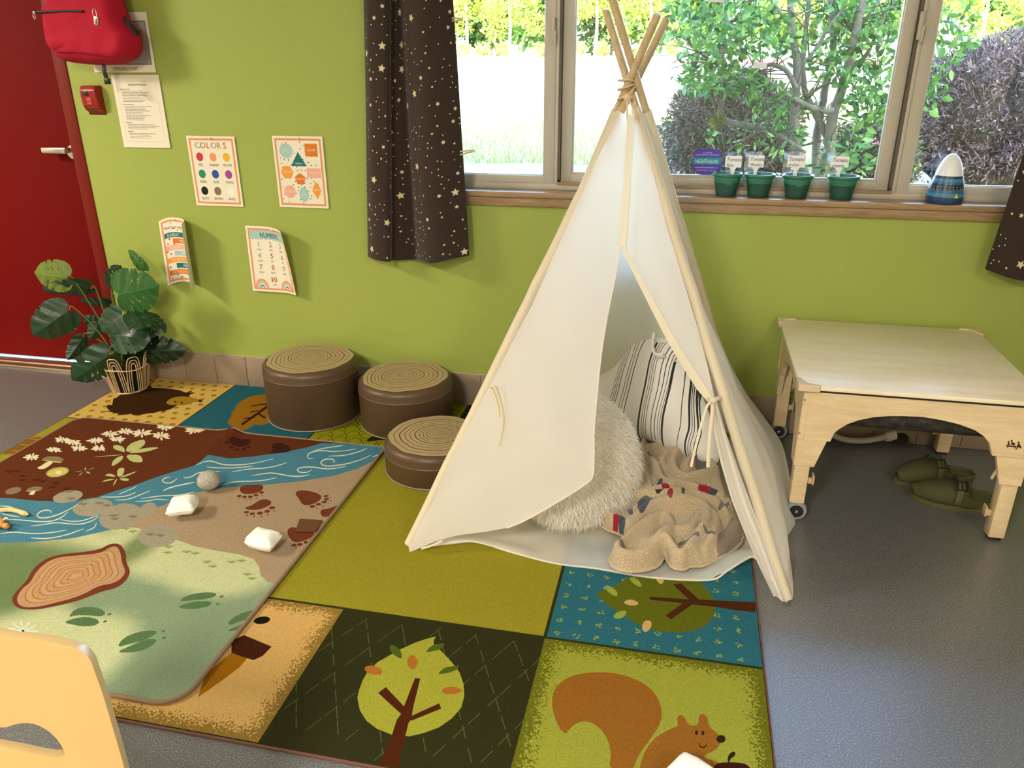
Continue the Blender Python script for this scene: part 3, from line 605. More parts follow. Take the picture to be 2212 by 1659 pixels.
for q, w in ((((1460, 915), (1520, 880), (1740, 838)), 2.2), (((1530, 790), (1480, 795), (1448, 820), (1480, 845), (1540, 840), (1590, 800)), 2.2), (((1260, 985), (1450, 955), (1600, 955), (1740, 925)), 2), (((900, 968), (1040, 970), (1140, 960), (1220, 925)), 2), (((1060, 945), (1160, 905), (1230, 872)), 1.6), (((1030, 995), (1140, 995), (1230, 960), (1345, 913)), 2), (((1210, 1008), (1340, 1005), (1400, 985), (1515, 998)), 1.8),
             (((455, 1115), (460, 1090), (400, 1085), (340, 1110), (330, 1150), (400, 1160), (520, 1130), (620, 1080), (700, 1035)), 2.4), (((60, 1170), (200, 1175), (330, 1190), (460, 1190), (560, 1150), (610, 1100)), 2.2), (((270, 1230), (400, 1215), (500, 1195), (700, 1220), (820, 1190), (895, 1140)), 2.2), (((535, 1170), (640, 1190), (740, 1185), (880, 1135)), 2), (((0, 1300), (120, 1280), (300, 1300), (450, 1290), (600, 1265)), 2.2), (((275, 1335), (420, 1345), (600, 1310), (750, 1255)), 2.2), (((770, 1278), (850, 1245), (865, 1200)), 2), (((0, 1110), (60, 1130), (180, 1150)), 2), (((0, 1050), (60, 1050), (120, 1065)), 2)): P(rv, q2(*stroke(A_(*q), w)))
for q in ((870, 10), (920, 30), (1165, 135), (1160, 175), (1290, 170), (1350, 180), (1430, 240), (1470, 270), (1600, 240), (1670, 232), (1710, 325), (1740, 355), (700, 460), (530, 530)): paw(*C_(q)[0], 10, S('#93a265'))
# log
P(S('#7b3d2c'), q2(*smooth_poly(C_((75, 500), (110, 440), (190, 360), (220, 290), (300, 220), (400, 185), (560, 170), (690, 150), (760, 110), (830, 110), (870, 170), (870, 240), (905, 300), (870, 370), (800, 420), (700, 440), (560, 500), (400, 540), (240, 570), (120, 560)), 2)))
ln = smooth_poly(C_((108, 500), (150, 420), (210, 380), (250, 300), (330, 230), (420, 200), (560, 190), (700, 175), (770, 130), (810, 130), (835, 180), (840, 240), (870, 300), (840, 350), (780, 385), (680, 400), (560, 470), (400, 515), (250, 550), (150, 550)), 2)
P(S('#c69a72'), q2(*ln)); cxx = np.mean(ln, 0)
for k, kk in enumerate((.88, .76, .64, .52, .4, .28, .16)):
    a = [(cxx[0]+(x-cxx[0])*kk, cxx[1]+(y-cxx[1])*kk) for x, y in ln]; P(S('#b98348'), q2(*a)); a = [(cxx[0]+(x-cxx[0])*(kk-.035), cxx[1]+(y-cxx[1])*(kk-.035)) for x, y in ln]; P(S('#c89c74') if k % 2 else S('#cba67f'), q2(*a))
# hoof prints and spider flower
hf = S('#5d7a50')
for q in (((1230, 510), (1290, 465), (1400, 445), (1490, 448), (1495, 470), (1440, 490), (1330, 500)), ((1228, 540), (1330, 510), (1450, 505), (1465, 525), (1420, 550), (1320, 562), (1250, 557)), ((1510, 478), (1530, 465), (1548, 470), (1535, 487)), ((1487, 530), (1505, 517), (1520, 523), (1505, 535)),
          ((470, 620), (520, 560), (600, 545), (690, 555), (735, 590), (700, 615), (600, 605), (520, 607)), ((435, 655), (520, 625), (600, 615), (685, 635), (680, 670), (600, 685), (520, 675)), ((735, 605), (755, 590), (775, 592), (760, 607)), ((705, 655), (725, 638), (742, 642), (730, 657)),
          ((805, 828), (850, 760), (960, 715), (1075, 705), (1085, 730), (1000, 775), (900, 800)), ((800, 860), (900, 815), (1000, 770), (1080, 768), (1080, 790), (1000, 845), (900, 862)), ((1112, 718), (1128, 703), (1145, 707), (1130, 722)), ((1112, 765), (1135, 748), (1153, 755), (1135, 770)),
          ((1565, 680), (1600, 625), (1690, 580), (1790, 560), (1760, 610), (1680, 640)), ((1560, 712), (1640, 680), (1740, 630), (1700, 690), (1620, 712))): P(hf, q2(*smooth_poly(C_(*q), 1)))
for k in range(11): a = k*2*pi/11; x, y = 160, 715; P(S('#e4e6d4'), q2(*stroke(C_((x, y), (x+110*cos(a), y+75*sin(a))), 4)))
P((.03, .03, .02), q2(*circ(*C_((160, 715))[0], 3, 8)))
LL = []
for p_, c_ in L:
    q = clip(p_, (xl+.0002, yb2+.0002, xr-.0002, yt-.0002))
    if q and (any(abs(a-xr) < .08 and abs(b-yb2) < .08 for a, b in q) or any(abs(a-xl) < .07 and abs(b-yt) < .07 for a, b in q) or any(abs(a-xl) < .07 and abs(b-yb2) < .07 for a, b in q)):
        pass
    if q: LL.append((q, c_))
fa = np.array(onz((505, 932), R2)[:2]); fb = np.array(onz((330, 1060), R2)[:2]); fd = (fb-fa)/np.linalg.norm(fb-fa)
def fold(x, y):
    r_ = np.array((x, y))-fa; t = r_@fd; s_ = r_@np.array((-fd[1], fd[0])); t2 = max(-.05, t)
    k = max(0, 1-t/.42); return .020*k*k*math.exp(-(s_/(.035+.03*max(0, t)))**2)+.0015*noise.noise(V((x*3, y*3, 2)))
def r2map(u, v, h=0.): return (u, v, R2+h+fold(u, v))
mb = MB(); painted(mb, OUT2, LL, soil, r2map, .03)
n_ = len(OUT2); mb.add([(x, y, RZ+.003+fold(x, y)) for x, y in OUT2]+[r2map(x, y) for x, y in OUT2], [(i, (i+1) % n_, n_+(i+1) % n_, n_+i) for i in range(n_)], S('#8d775f'))
rug2 = thing('nature_trail_rug', 'rounded rectangular rug with river, bear tracks and meadow lying on the woodland rug', 'rug', ((xl+xr)/2, (yt+yb2)/2, RZ))
mb.build('rug_pile', 'carpet', rug2, smooth=False, weld=False)
ed = []
for i in range(n_):
    a, b = OUT2[i], OUT2[(i+1) % n_]; k = max(1, int(math.hypot(a[0]-b[0], a[1]-b[1])/.04))
    for j in range(k): x, y = lin(a[0], b[0], j/k), lin(a[1], b[1], j/k); ed.append((x, y, R2-.0028+fold(x, y)))
ed.append(ed[0]); mb = MB(); mb.tube(ed, .0054, S('#8d745f'), 8, False); plabel(mb.build('rug_binding', 'binding', rug2), 'taupe bound edge')
# ============================================================ ON THE WALL
cream = S('#efe6d2'); peach = S('#e59a6a'); ltb = S('#a9cbc6'); dteal = S('#25767a'); dor = S('#dd7d2c'); mus = S('#eba03e'); pnk = S('#eeb09c'); ink = S('#23211f')
def sheet(name, label, cat, px, w, h, curl, art, group=None, gridn=.012, base=cream, pin=True, lean=0., twist=0.):
    """px: photo position of the top left corner; curl(u, v) -> (x along, y away from the wall, z)"""
    o = ony(px, -.004)
    def mp(u, v, hh=0.):
        x, y, z = curl(u, v); x2, y2, z2 = curl(u+.001, v); nx, ny = -(y2-y), (x2-x); d = math.hypot(nx, ny) or 1
        q = V((o[0]+x+nx/d*hh*-1*-1, -.004-y-ny/d*hh, o[2]+z))
        return q
    mb = MB(); lay = [(ccw(p), c) for p, c in art['shapes']]; lay = [(q, c) for q, c in ((clip(p, (.0004, -h+.0004, w-.0004, -.0004)), c) for p, c in lay) if q]
    painted(mb, rect(0, -h, w, 0), lay, base, mp, gridn)
    mb.grid(lambda u, v: mp(u*w, (v-1)*h, -.0007), 18, 18, S('#ece6d8'))
    for i, (s_, x, y, size, col, al, xs) in enumerate(art['text']): text(mb, s_, x, y, size, col, mp, .0004+.0004*(i % 3 if len(s_) < 3 else 0), al, 0, xs)
    t = thing(name, label, cat, tuple(mp(w/2, -h)), 0, group)
    mb.build('paper_sheet', 'paper', t, smooth=True, ang=60, weld=False)
    if pin:
        c = mp(w*pin, -.008); mb = MB(); A = Matrix.Rotation(R(90), 3, 'X'); mb.lathe([(.0001, .009), (.0035, .009), (.004, .007), (.002, .005), (.002, .003), (.0045, .0015), (.0045, 0)], (c[0], c[1], c[2]), S('#e8d9a8'), 12, axis=A)
        plabel(mb.build('push_pin', 'plastic', t), 'clear yellowish push pin')
    return t
W_, H_s = .2159, .2794
def flat(sl=0.): return lambda u, v: (u+sl*v, .0012+.004*max(0, -v-.2), v)
def specks(w, h, n, seed, r=.0035, m=.02):
    rs = random.Random(seed); out = []; pts = []
    for _ in range(n*6):
        x, y = rs.uniform(m, w-m), -rs.uniform(m, h-m)
        if all(math.hypot(x-a, y-b) > .013 for a, b in pts):
            pts.append((x, y)); out.append((circ(x, y, r*rs.uniform(.6, 1.2), 6, r*.55, rs.uniform(0, 3), .2), ink))
        if len(pts) >= n: break
    return out
def border(w, h, a=.009, b=.017): return [(rect(a, -h+a, w-a, -a), peach), (rect(a+.0035, -h+a+.0035, w-a-.0035, -a-.0035), S('#dc8f60')), (rect(a+.0045, -h+a+.0045, w-a-.0045, -a-.0045), peach), (rect(b, -h+b, w-b, -b), cream)]
# COLORS
art = dict(shapes=border(W_, H_s), text=[])
for i, (ch, c) in enumerate(zip('COLORS', (ltb, peach, mus, ltb, peach, dor))):
    art['text'] += [(ch, .045+i*.0245, -.0475, .034, S('#3c3a36'), 'CENTER', 1.0), (ch, .0456+i*.0245, -.0462, .0312, c, 'CENTER', .92), (ch, .0456+i*.0245, -.0462, .0001, c, 'CENTER', .9)]
for i, (nm, c) in enumerate((('RED', '#cf3f4f'), ('ORANGE', '#ee9a6c'), ('YELLOW', '#e6b732'), ('GREEN', '#2f8f69'), ('BLUE', '#3054a8'), ('PURPLE', '#a4509c'), ('BLACK', '#201f1e'), ('BROWN', '#8c7460'), ('WHITE', '#f4ecdb'))):
    x = .048+(i % 3)*.060; y = -.082-(i//3)*.068
    art['shapes'].append((circ(x, y, .0158, 28, .0175), S(c))); art['text'].append((nm, x, y-.036, .0145, S('#4a4640'), 'CENTER', .72))
sheet('colors_poster', 'letter size COLORS poster with nine coloured dots pinned to the green wall', 'poster', (402, 293), W_, H_s, flat(), art, 'learning posters on the green wall', pin=.5)
# shapes
art = dict(shapes=border(W_, H_s)+specks(W_, H_s, 90, 3), text=[])
def ng(x, y, r, n, a=0., ry=None): return [(x+r*sin(a+2*pi*k/n), y+(ry or r)*cos(a+2*pi*k/n)) for k in range(n)]
for poly, c, s_, x, y in ((circ(.055, -.057, .029, 30), ltb, 'CIRCLE', .055, -.06), (rect(.136, -.077, .190, -.028), dor, 'SQUARE', .163, -.056), ([(.105, -.06), (.138, -.115), (.070, -.115)], dteal, 'TRIANGLE', .104, -.108), (ng(.050, -.140, .028, 6, R(30)), mus, 'HEXAGON', .05, -.143),
                          (rect(.136, -.160, .196, -.122), pnk, 'RECTANGLE', .166, -.144), (ng(.104, -.166, .025, 5), dor, 'PENTAGON', .104, -.168), (ng(.053, -.216, .027, 8, R(22)), pnk, 'OCTAGON', .053, -.219), (circ(.114, -.226, .021, 26, .029), ltb, 'OVAL', .114, -.229), ([(.170, -.172), (.192, -.208), (.172, -.244), (.150, -.208)], mus, 'DIAMOND', .171, -.211)):
    art['shapes'].append((poly, c)); art['text'].append((s_, x, y, .0125 if len(s_) < 8 else .0095, S('#f2dcc0'), 'CENTER', .75))
sheet('shapes_poster', 'speckled poster of circle, square, triangle and other shapes, right of the colour dots', 'poster', (587, 293), W_, H_s, flat(), art, 'learning posters on the green wall', pin=.52)
# curled days of the week
def curlR(u, v, c0=.085, r=.055, back=0.):
    k = min(1, -v/H_s); f = .3+.7*k
    if u < c0: return (u*(1-.03*k), .002+.010*f*(1-u/c0)**2, v)
    a = (u-c0)/r; return (c0*(1-.03*k)+r*sin(a), .002+(r*(1-cos(a)))*(.75+.35*k), v-.012*(1-cos(a)))
def curlD(u, v):
    k = min(1, -v/H_s); c = .069+.006*k; r = .100-.012*k
    if u < c: return (u, .004+.004*(1-u/c)**2+.012*k*(c-u)/c, v-.02*((c-u)/c)**2)
    a = (u-c)/r; return (c+r*sin(a), .004+r*(1-cos(a)), v-.008*(1-cos(a)))
sp = specks(W_, H_s, 46, 9, .0045)
art = dict(shapes=border(W_, H_s)+sp, text=[('DAYS OF THE WEEK', .028, -.048, .0165, ink, 'LEFT', .80)])
for i, (d, c, tcx) in enumerate((('SUNDAY', dteal, cream), ('MONDAY', dor, cream), ('TUESDAY', pnk, S('#f6ddd0')), ('WEDNESDAY', ltb, S('#e8f0ea')), ('THURSDAY', mus, S('#f9dcae')), ('FRIDAY', dteal, cream), ('SATURDAY', dor, S('#f9dcae')))):
    y = -.062-i*.0268; l = i % 2 == 0
    art['shapes'].append((rect(.017 if l else .052, y-.0215, .165 if l else .198, y), c)); art['text'].append((d, .030 if l else .085, y-.0172, .0185, tcx, 'LEFT', .78))
sheet('days_poster', 'curled DAYS OF THE WEEK poster above the potted plant', 'poster', (343, 468), W_, H_s, curlD, art, 'learning posters on the green wall', .010, pin=.34)
# numbers
num = dict(shapes=border(W_, H_s), text=[('NUMBERS', .112, -.047, .030, ink, 'CENTER', .75)])
num['shapes'].append((rect(.017, -.040, .199, -.017), ltb))
for k in range(9): num['shapes'].append((circ(.027+k*.0203, -.044, .0125, 12, .013), ltb))
for i in range(9):
    x = .052+(i % 3)*.056; y = -.085-(i//3)*.0485; c = (ltb, peach, pnk, ltb, dor, ltb, dor, peach, ltb)[i]
    num['text'] += [(str(i+1), x, y, .030, S('#45403a'), 'CENTER', 1.05), (str(i+1), x+.0008, y+.0014, .0265, c, 'CENTER', .92), (('ONE', 'TWO', 'THREE', 'FOUR', 'FIVE', 'SIX', 'SEVEN', 'EIGHT', 'NINE')[i], x, y-.0165, .0105, S('#5a554c'), 'CENTER', .75)]
num['text'] += [('10', .108, -.236, .033, S('#45403a'), 'CENTER', 1.), ('10', .109, -.2345, .0295, dor, 'CENTER', .95), ('TEN', .108, -.2515, .0105, S('#5a554c'), 'CENTER', .75)]
for x in (.048, .168):
    for r_, c in ((.031, peach), (.0265, mus), (.025, pnk), (.021, ltb), (.015, cream), (.0105, dteal), (.006, cream)):
        num['shapes'].append(([(x+r_*cos(a), -.2622+r_*1.25*sin(a)) for a in np.linspace(0, pi, 14)], c))
sheet('numbers_poster', 'half curled NUMBERS poster with rainbows, lowest of the pinned posters', 'poster', (530, 487), W_, H_s, lambda u, v: (lambda c, r: (u, .003+.006*(-v/H_s), v-.0) if u < c else (c+r*sin((u-c)/r), .003+.006*(-v/H_s)+r*(1-cos((u-c)/r)), v-.018*(1-cos((u-c)/r))))(.067+.063*(-v/H_s), .157), num, 'learning posters on the green wall', .010, pin=.62)
# documents
doc = dict(shapes=[], text=[]); rs = random.Random(4)
for e_ in ((.02, -.022, .196, -.0226), (.02, -.255, .196, -.2556), (.0195, -.2556, .0201, -.022), (.1955, -.2556, .1961, -.022)): doc['shapes'].append((rect(e_[0], min(e_[1], e_[3]), e_[2], max(e_[1], e_[3])), S('#9b958a')))
doc['text'].append(('EMERGENCY PROCEDURES', .112, -.040, .0085, ink, 'CENTER', .8))
y = -.052
for blk in (8, 10, 4, 4):
    doc['shapes'].append((rect(.03, y-.002, .03+.012+.004*blk, y), S('#4a4742'))); y -= .0072
    for k in range(blk):
        x = .036
        while x < .036+rs.uniform(.07, .145): w2 = rs.uniform(.004, .014); doc['shapes'].append((rect(x, y-.0017, x+w2, y), S('#57534d'))); x += w2+.0016
        y -= .0058
    y -= .005
sheet('printed_notice', 'white typed emergency procedures sheet below the red backpack', 'notice', (240, 162), W_, H_s, flat(), doc, pin=None)
ev = dict(shapes=[(rect(.012, -.190, .268, -.03), S('#8b8780')), (rect(.018, -.184, .262, -.036), S('#a9a49a'))], text=[('EMERGENCY EXIT', .145, -.2095, .017, S('#4a4742'), 'CENTER', .82)])
for k in range(26): x, y = rs.uniform(.02, .24), -rs.uniform(.04, .17); ev['shapes'].append((rect(x, y-.002, x+rs.uniform(.01, .04), y), S('#6d6962')))
q = ony((180, 158), -.004)
sheet('exit_map', 'EMERGENCY EXIT map sheet mostly hidden behind the red backpack', 'notice', (180, 28), .2794, .2175, lambda u, v: (u, .001, v), ev, pin=None)
# red wall box
o = ony((213, 250), -.0); A_b = lambda c, d, b_=.008: mb.box((o[0]+c[0], c[1], o[2]+c[2]), d, S('#a3190f'), b_, 3)
t = thing('fire_alarm_cover', 'small red plastic box on the wall beside the red door', 'wall box', (o[0], 0, o[2])); mb = MB()
prof = [(-.0, .0), (-.0, .012), (-.020, .024), (-.034, .038), (-.040, .075), (-.040, .100), (-.030, .116), (0, .118)]
hw = .041; vs = [(o[0]+sx*hw*(1 if y_ > -.03 else .86), y_, o[2]+z_) for sx in (-1, 1) for y_, z_ in prof]; n_ = len(prof)
mb.add(vs, [(i, (i+1) % n_, n_+(i+1) % n_, n_+i) for i in range(n_)]+[tuple(range(n_)), tuple(range(2*n_-1, n_-1, -1))], S('#8f170e')); b_ = mb.build('housing', 'plastic', t, ang=50)
bv = b_.modifiers.new('bevel', 'BEVEL'); bv.width = .004; bv.segments = 3
MB().box((o[0]-.010, -.0405, o[2]+.088), (.026, .004, .018), S('#3d0906'), .001).build('recess', 'plastic', t)
mb = MB()
for k in range(5): mb.box((o[0], -.0375-.0003*k, o[2]+.048+k*.0052), (.022, .003, .003), S('#d0523a'), .0008)
mb.box((o[0]+.006, -.030, o[2]+.033), (.058, .004, .0025), S('#6d0e08'), .0005); mb.build('raised_lettering', 'plastic', t)

# ---- backpack
t = thing('backpack', 'red backpack with black front zip hanging high beside the red door', 'backpack', tuple(ony((210, 140), -.07)))
red = S('#b00d2c')
yb_ = -.085; mpb, pxb = plane3(ony((145, 140), yb_), ony((300, 136), yb_), ony((145, 0), yb_))
ob = pxb((114, 8), (118, 30), (122, 60), (130, 100), (136, 122), (152, 135), (200, 140), (250, 141), (275, 137), (298, 126), (304, 112), (304, 80), (296, 62), (283, 52), (272, 25), (262, -5), (250, -90), (235, -130), (180, -140), (125, -130), (112, -80))
mb = MB(); puffy(mb, smooth_poly(ob, 1), mpb, .085, red, [], .012, .55, .010, 14, .05, 3)
mb.build('bag_body', 'matte', t, ang=80); body_ = None
pk = pxb((116, 4), (224, 4), (228, 55), (240, 112), (180, 112), (134, 112), (122, 62))
mb = MB(); puffy(mb, smooth_poly(pk, 1), lambda u, v, h: mpb(u, v, h+.066), .022, red, [], .012, .2, .006, 20, .04, 5); pocket = mb.build('front_pocket', 'matte', t, ang=80)
mb = MB(); mb.tube(catmull([mpb(*pxb(p)[0], h) for p, h in (((134, 104), .066), ((160, 112), .086), ((200, 113), .090), ((232, 117), .088), ((268, 122), .072))], 6), .0028, S('#8d0a22'), 8); plabel(mb.build('pocket_seam', 'matte', pocket), 'darker red fold along the pocket bottom')
zz = [mpb(u, v, .093-.002) for u, v in pxb((118, 29), (150, 27.5), (190, 26.5), (216, 27))]
mb = MB(); mb.tube(catmull(zz, 5), .0048, S('#1c1518'), 8); plabel(mb.build('zipper', 'plastic', pocket), 'black zip')
mb = MB(); a = mpb(*pxb((116, 30))[0], .099); mb.box(a+V((0, 0, 0)), (.008, .005, .007), bev=.001); ring = [a+V((.0045*cos(q)-.001, -.002, -.012+.010*sin(q))) for q in np.linspace(0, 2*pi, 17)]; mb.tube(ring, .0016, n=8); mb.build('zip_pull', 'steel', pocket)
st_ = [mpb(u, v, .0) for u, v in pxb((284, 51), (296, 60), (305, 74))]
mb = MB(); mb.tube(catmull([mpb(*pxb(p)[0], h) for p, h in (((276, 40), .02), ((288, 52), .03), ((298, 62), .032), ((306, 76), .02))], 5), .012, S('#161314'), 10, sx=.5); plabel(mb.build('strap_anchor', 'fabric', t), 'black strap patch')
mb = MB(); pts = [mpb(*pxb(p)[0], h) for p, h in (((232, 138), .02), ((234, 155), .022), ((238, 172), .018))]; mb.tube(catmull(pts, 5), .010, S('#141214'), 8, sx=.25); c = pts[-1]; mb.box(c+V((0, 0, -.006)), (.024, .010, .022), S('#0e0d0e'), .002); plabel(mb.build('strap', 'plastic', t), 'black webbing strap end with buckle')
mb = MB()
for s_ in (-1, 1): mb.tube(catmull([mpb(*pxb((190+s_*28, -130))[0], -.02), mpb(*pxb((190+s_*22, -165))[0], -.04), mpb(*pxb((190, -180))[0], -.045)], 6), .006, S('#161314'), 8)
mb.build('carry_loop', 'fabric', t)
c = mpb(*pxb((190, -180))[0], -.045); mb = MB(); mb.tube([(c[0], -.001, c[2]-.02), (c[0], -.03, c[2]-.02), (c[0], c[1]-.015, c[2]-.015), (c[0], c[1]-.018, c[2]+.01)], .005, n=8); tag(mb.build('wall_hook', 'steel'), 'steel wall hook carrying the backpack', 'hook')
# padlock
a = mpb(*pxb((236, 17))[0], .078); t2 = thing('padlock', 'small silver combination padlock hanging from the backpack zip', 'padlock', tuple(a)); a = a+V((.002, -.004, 0))
mb = MB(); c0 = mpb(*pxb((243, 47))[0], .088); mb.box(c0, (.019, .009, .030), bev=.003, rot=Matrix.Rotation(R(8), 3, 'Y')); bd = mb.build('lock_body', 'steel', t2)
mb = MB()
for k in range(3): mb.box(c0+V((.001+k*.001, -.005, -.008+k*.006)), (.008, .003, .004), S('#43392a'), .0005)
mb.build('code_dial', 'plastic', bd)
sh = [c0+V((-.0075+.000, 0, .012)), c0+V((-.010, 0, .028)), c0+V((-.006, .002, .040)), c0+V((.000, .003, .040)), c0+V((.0035, .002, .030)), c0+V((.0055, 0, .012))]
MB().tube(catmull(sh, 6), .0014, n=8).build('shackle', 'steel', t2)

# ============================================================ CURTAINS
def curtain(top, bot, zt, zb, label, seed, side_extra=0):
    """top/bot: cross-sections [(x, y)], same count"""
    n = len(top); tp = catmull([(*p, 0) for p in top], 8); bt = catmull([(*p, 0) for p in bot], 8); m_ = len(tp)-1
    ln_ = [0]
    for i in range(m_): ln_.append(ln_[-1]+.5*(np.linalg.norm(tp[i+1]-tp[i])+np.linalg.norm(bt[i+1]-bt[i])))
    Wd = ln_[-1]; Hh = zt-zb(0) if callable(zb) else zt-zb
    def mp(u, v, h=0.):
        i = np.searchsorted(ln_, u)-1; i = max(0, min(m_-1, i)); f = (u-ln_[i])/max(1e-9, ln_[i+1]-ln_[i]); a = tp[i]+(tp[i+1]-tp[i])*f; b = bt[i]+(bt[i+1]-bt[i])*f; k = -v/Hh
        k2 = min(1, max(0, k)); q = a+(b-a)*k2; q2_ = q+np.array([0, .006*noise.noise(V((u*14, v*2.5, seed))), 0]); z = zt+(zb(u/Wd)-zt)*k2 if callable(zb) else zt+(zb-zt)*k2
        return (q2_[0], q2_[1]-h, z)
    rs = random.Random(seed); lay = []; pts = []; gold = S('#dccda4')
    for r_, cnt, mind in ((.0150, int(26*Wd*Hh/.9), .085), (.0085, int(60*Wd*Hh/.9), .05), (.0052, int(110*Wd*Hh/.9), .03), (.0026, int(420*Wd*Hh/.9), .017)):
        k = 0
        for _ in range(cnt*14):
            x, y = rs.uniform(r_, Wd-r_), -rs.uniform(.01, Hh-.012)
            if all(math.hypot(x-a, y-b) > mind*.5+c*1.6 for a, b, c in pts):
                pts.append((x, y, r_)); k += 1; lay.append((star(x, y, r_, rs.uniform(0, 6), .48) if r_ > .005 else circ(x, y, r_, 6), gold))
                if k >= cnt: break
    mb = MB(); E5 = 2e-4; lay = [(q, c) for q, c in ((clip(ccw(p), (E5, -Hh+E5, Wd-E5, -E5)), c) for p, c in lay) if q]
    painted(mb, rect(0, -Hh, Wd, 0), lay, S('#352720'), mp, .016)
    t = thing('curtain', label, 'curtain', (float(bt[m_//2][0]), float(bt[m_//2][1]), zb(.5) if callable(zb) else zb), 0, 'starry curtains')
    o = mb.build('curtain_cloth', 'fabric', t, ang=70, weld=False); sd = o.modifiers.new('thickness', 'SOLIDIFY'); sd.thickness = .0012; sd.offset = 1
    return t
ZT = 2.24
def xat(p, y): return float(ony(p, y)[0])
ex = lambda a, b: a+(a-b)*.71   # extend the top section up to the rod
TB = [(( 787, 0), (795, 555), -.055), ((800, 0), (812, 562), -.095), ((838, 0), (842, 565), -.092), ((846, 0), (850, 563), -.040), ((862, 0), (893, 560), -.030), ((874, 0), (908, 562), -.075), ((905, 0), (930, 569), -.118), ((945, 0), (972, 560), -.105), ((978, 0), (1014, 552), -.068)]
mid = [(xat(a, y), y) for a, b, y in TB]; bot = [(xat(b, y), y) for a, b, y in TB]; top = [(lin(q[0], p[0], 1.68), p[1]) for p, q in zip(mid, bot)]
zc = [float(ony(b, y)[2]) for a, b, y in TB]
def zbf(t_): i = t_*(len(zc)-1); k = min(len(zc)-2, int(i)); return lin(zc[k], zc[k+1], i-k)
curtain(top, bot, ZT, zbf, 'long dark brown curtain with gold stars left of the tent', 11)
b0 = float(ony((2130, 583), -.08)[0]); ztp = float(ony((2130, 583), -.08)[2])
bot = [(b0, -.07), (b0+.07, -.115), (b0+.15, -.10), (b0+.21, -.05), (b0+.28, -.055), (b0+.34, -.11), (b0+.45, -.07)]
a0 = float(ony((2212, 325), -.08)[0]); za = float(ony((2212, 325), -.08)[2]); sl = (a0-b0)/(za-ztp)
top = [(x*.999+ .12+.02*i, y) for i, (x, y) in enumerate(bot)]
curtain([(x+.02, y) for x, y in top], bot, ZT, lambda t_: ztp-.035*sin(min(1, t_*2)*pi/2), 'dark brown star curtain cut off by the right edge of the photo', 23)
mb = MB(); mb.tube([(-1.35, -.085, ZT+.026), (1.8, -.085, ZT+.026)], .012, n=12)
for x in (-1.3, 1.75): mb.box((x, -.045, ZT+.026), (.012, .09, .02)); mb.ell((x-.05 if x < 0 else x+.05, -.085, ZT+.026), (.02, .02, .02))
tag(mb.build('curtain_rod', 'steel'), 'metal curtain rod over the window', 'curtain rod')
# clothes pegs
def peg(a, b, label, y):
    a = V(ony(a, y)); b = V(ony(b, y)); d = (b-a).normalized(); up = V((0, 0, 1)).cross(V((0, 1, 0))); n = d.cross(V((0, 1, 0))).normalized()
    t = thing('clothes_peg', label, 'clothes peg', tuple((a+b)/2), 0, 'clothes pegs on the curtain edge'); L_ = (b-a).length
    for s_ in (-1, 1):
        mb = MB(); Rm = Matrix((d, V((0, 1, 0)), n)).transposed(); ang = Matrix.Rotation(R(3.5*s_), 3, 'Y')
        mb.box((a+b)/2+n*s_*.0045, (L_, .009, .0055), (.5, .5, .5), .0012, 2, Rm @ ang); mb.build('jaw', 'dowel', t)
    mb = MB(); c = a+d*L_*.52; mb.tube([c+V((0, -.006+.012*k/30, 0))+n*(.006*cos(k*1.3))+d*(.004*sin(k*1.3)) for k in range(31)], .0008, n=6); mb.build('spring', 'steel', t)
peg((958, 42), (1000, 42), 'upper wooden clothes peg on the curtain edge', -.072); peg((981, 333), (1026, 325), 'lower wooden clothes peg on the curtain edge', -.072)

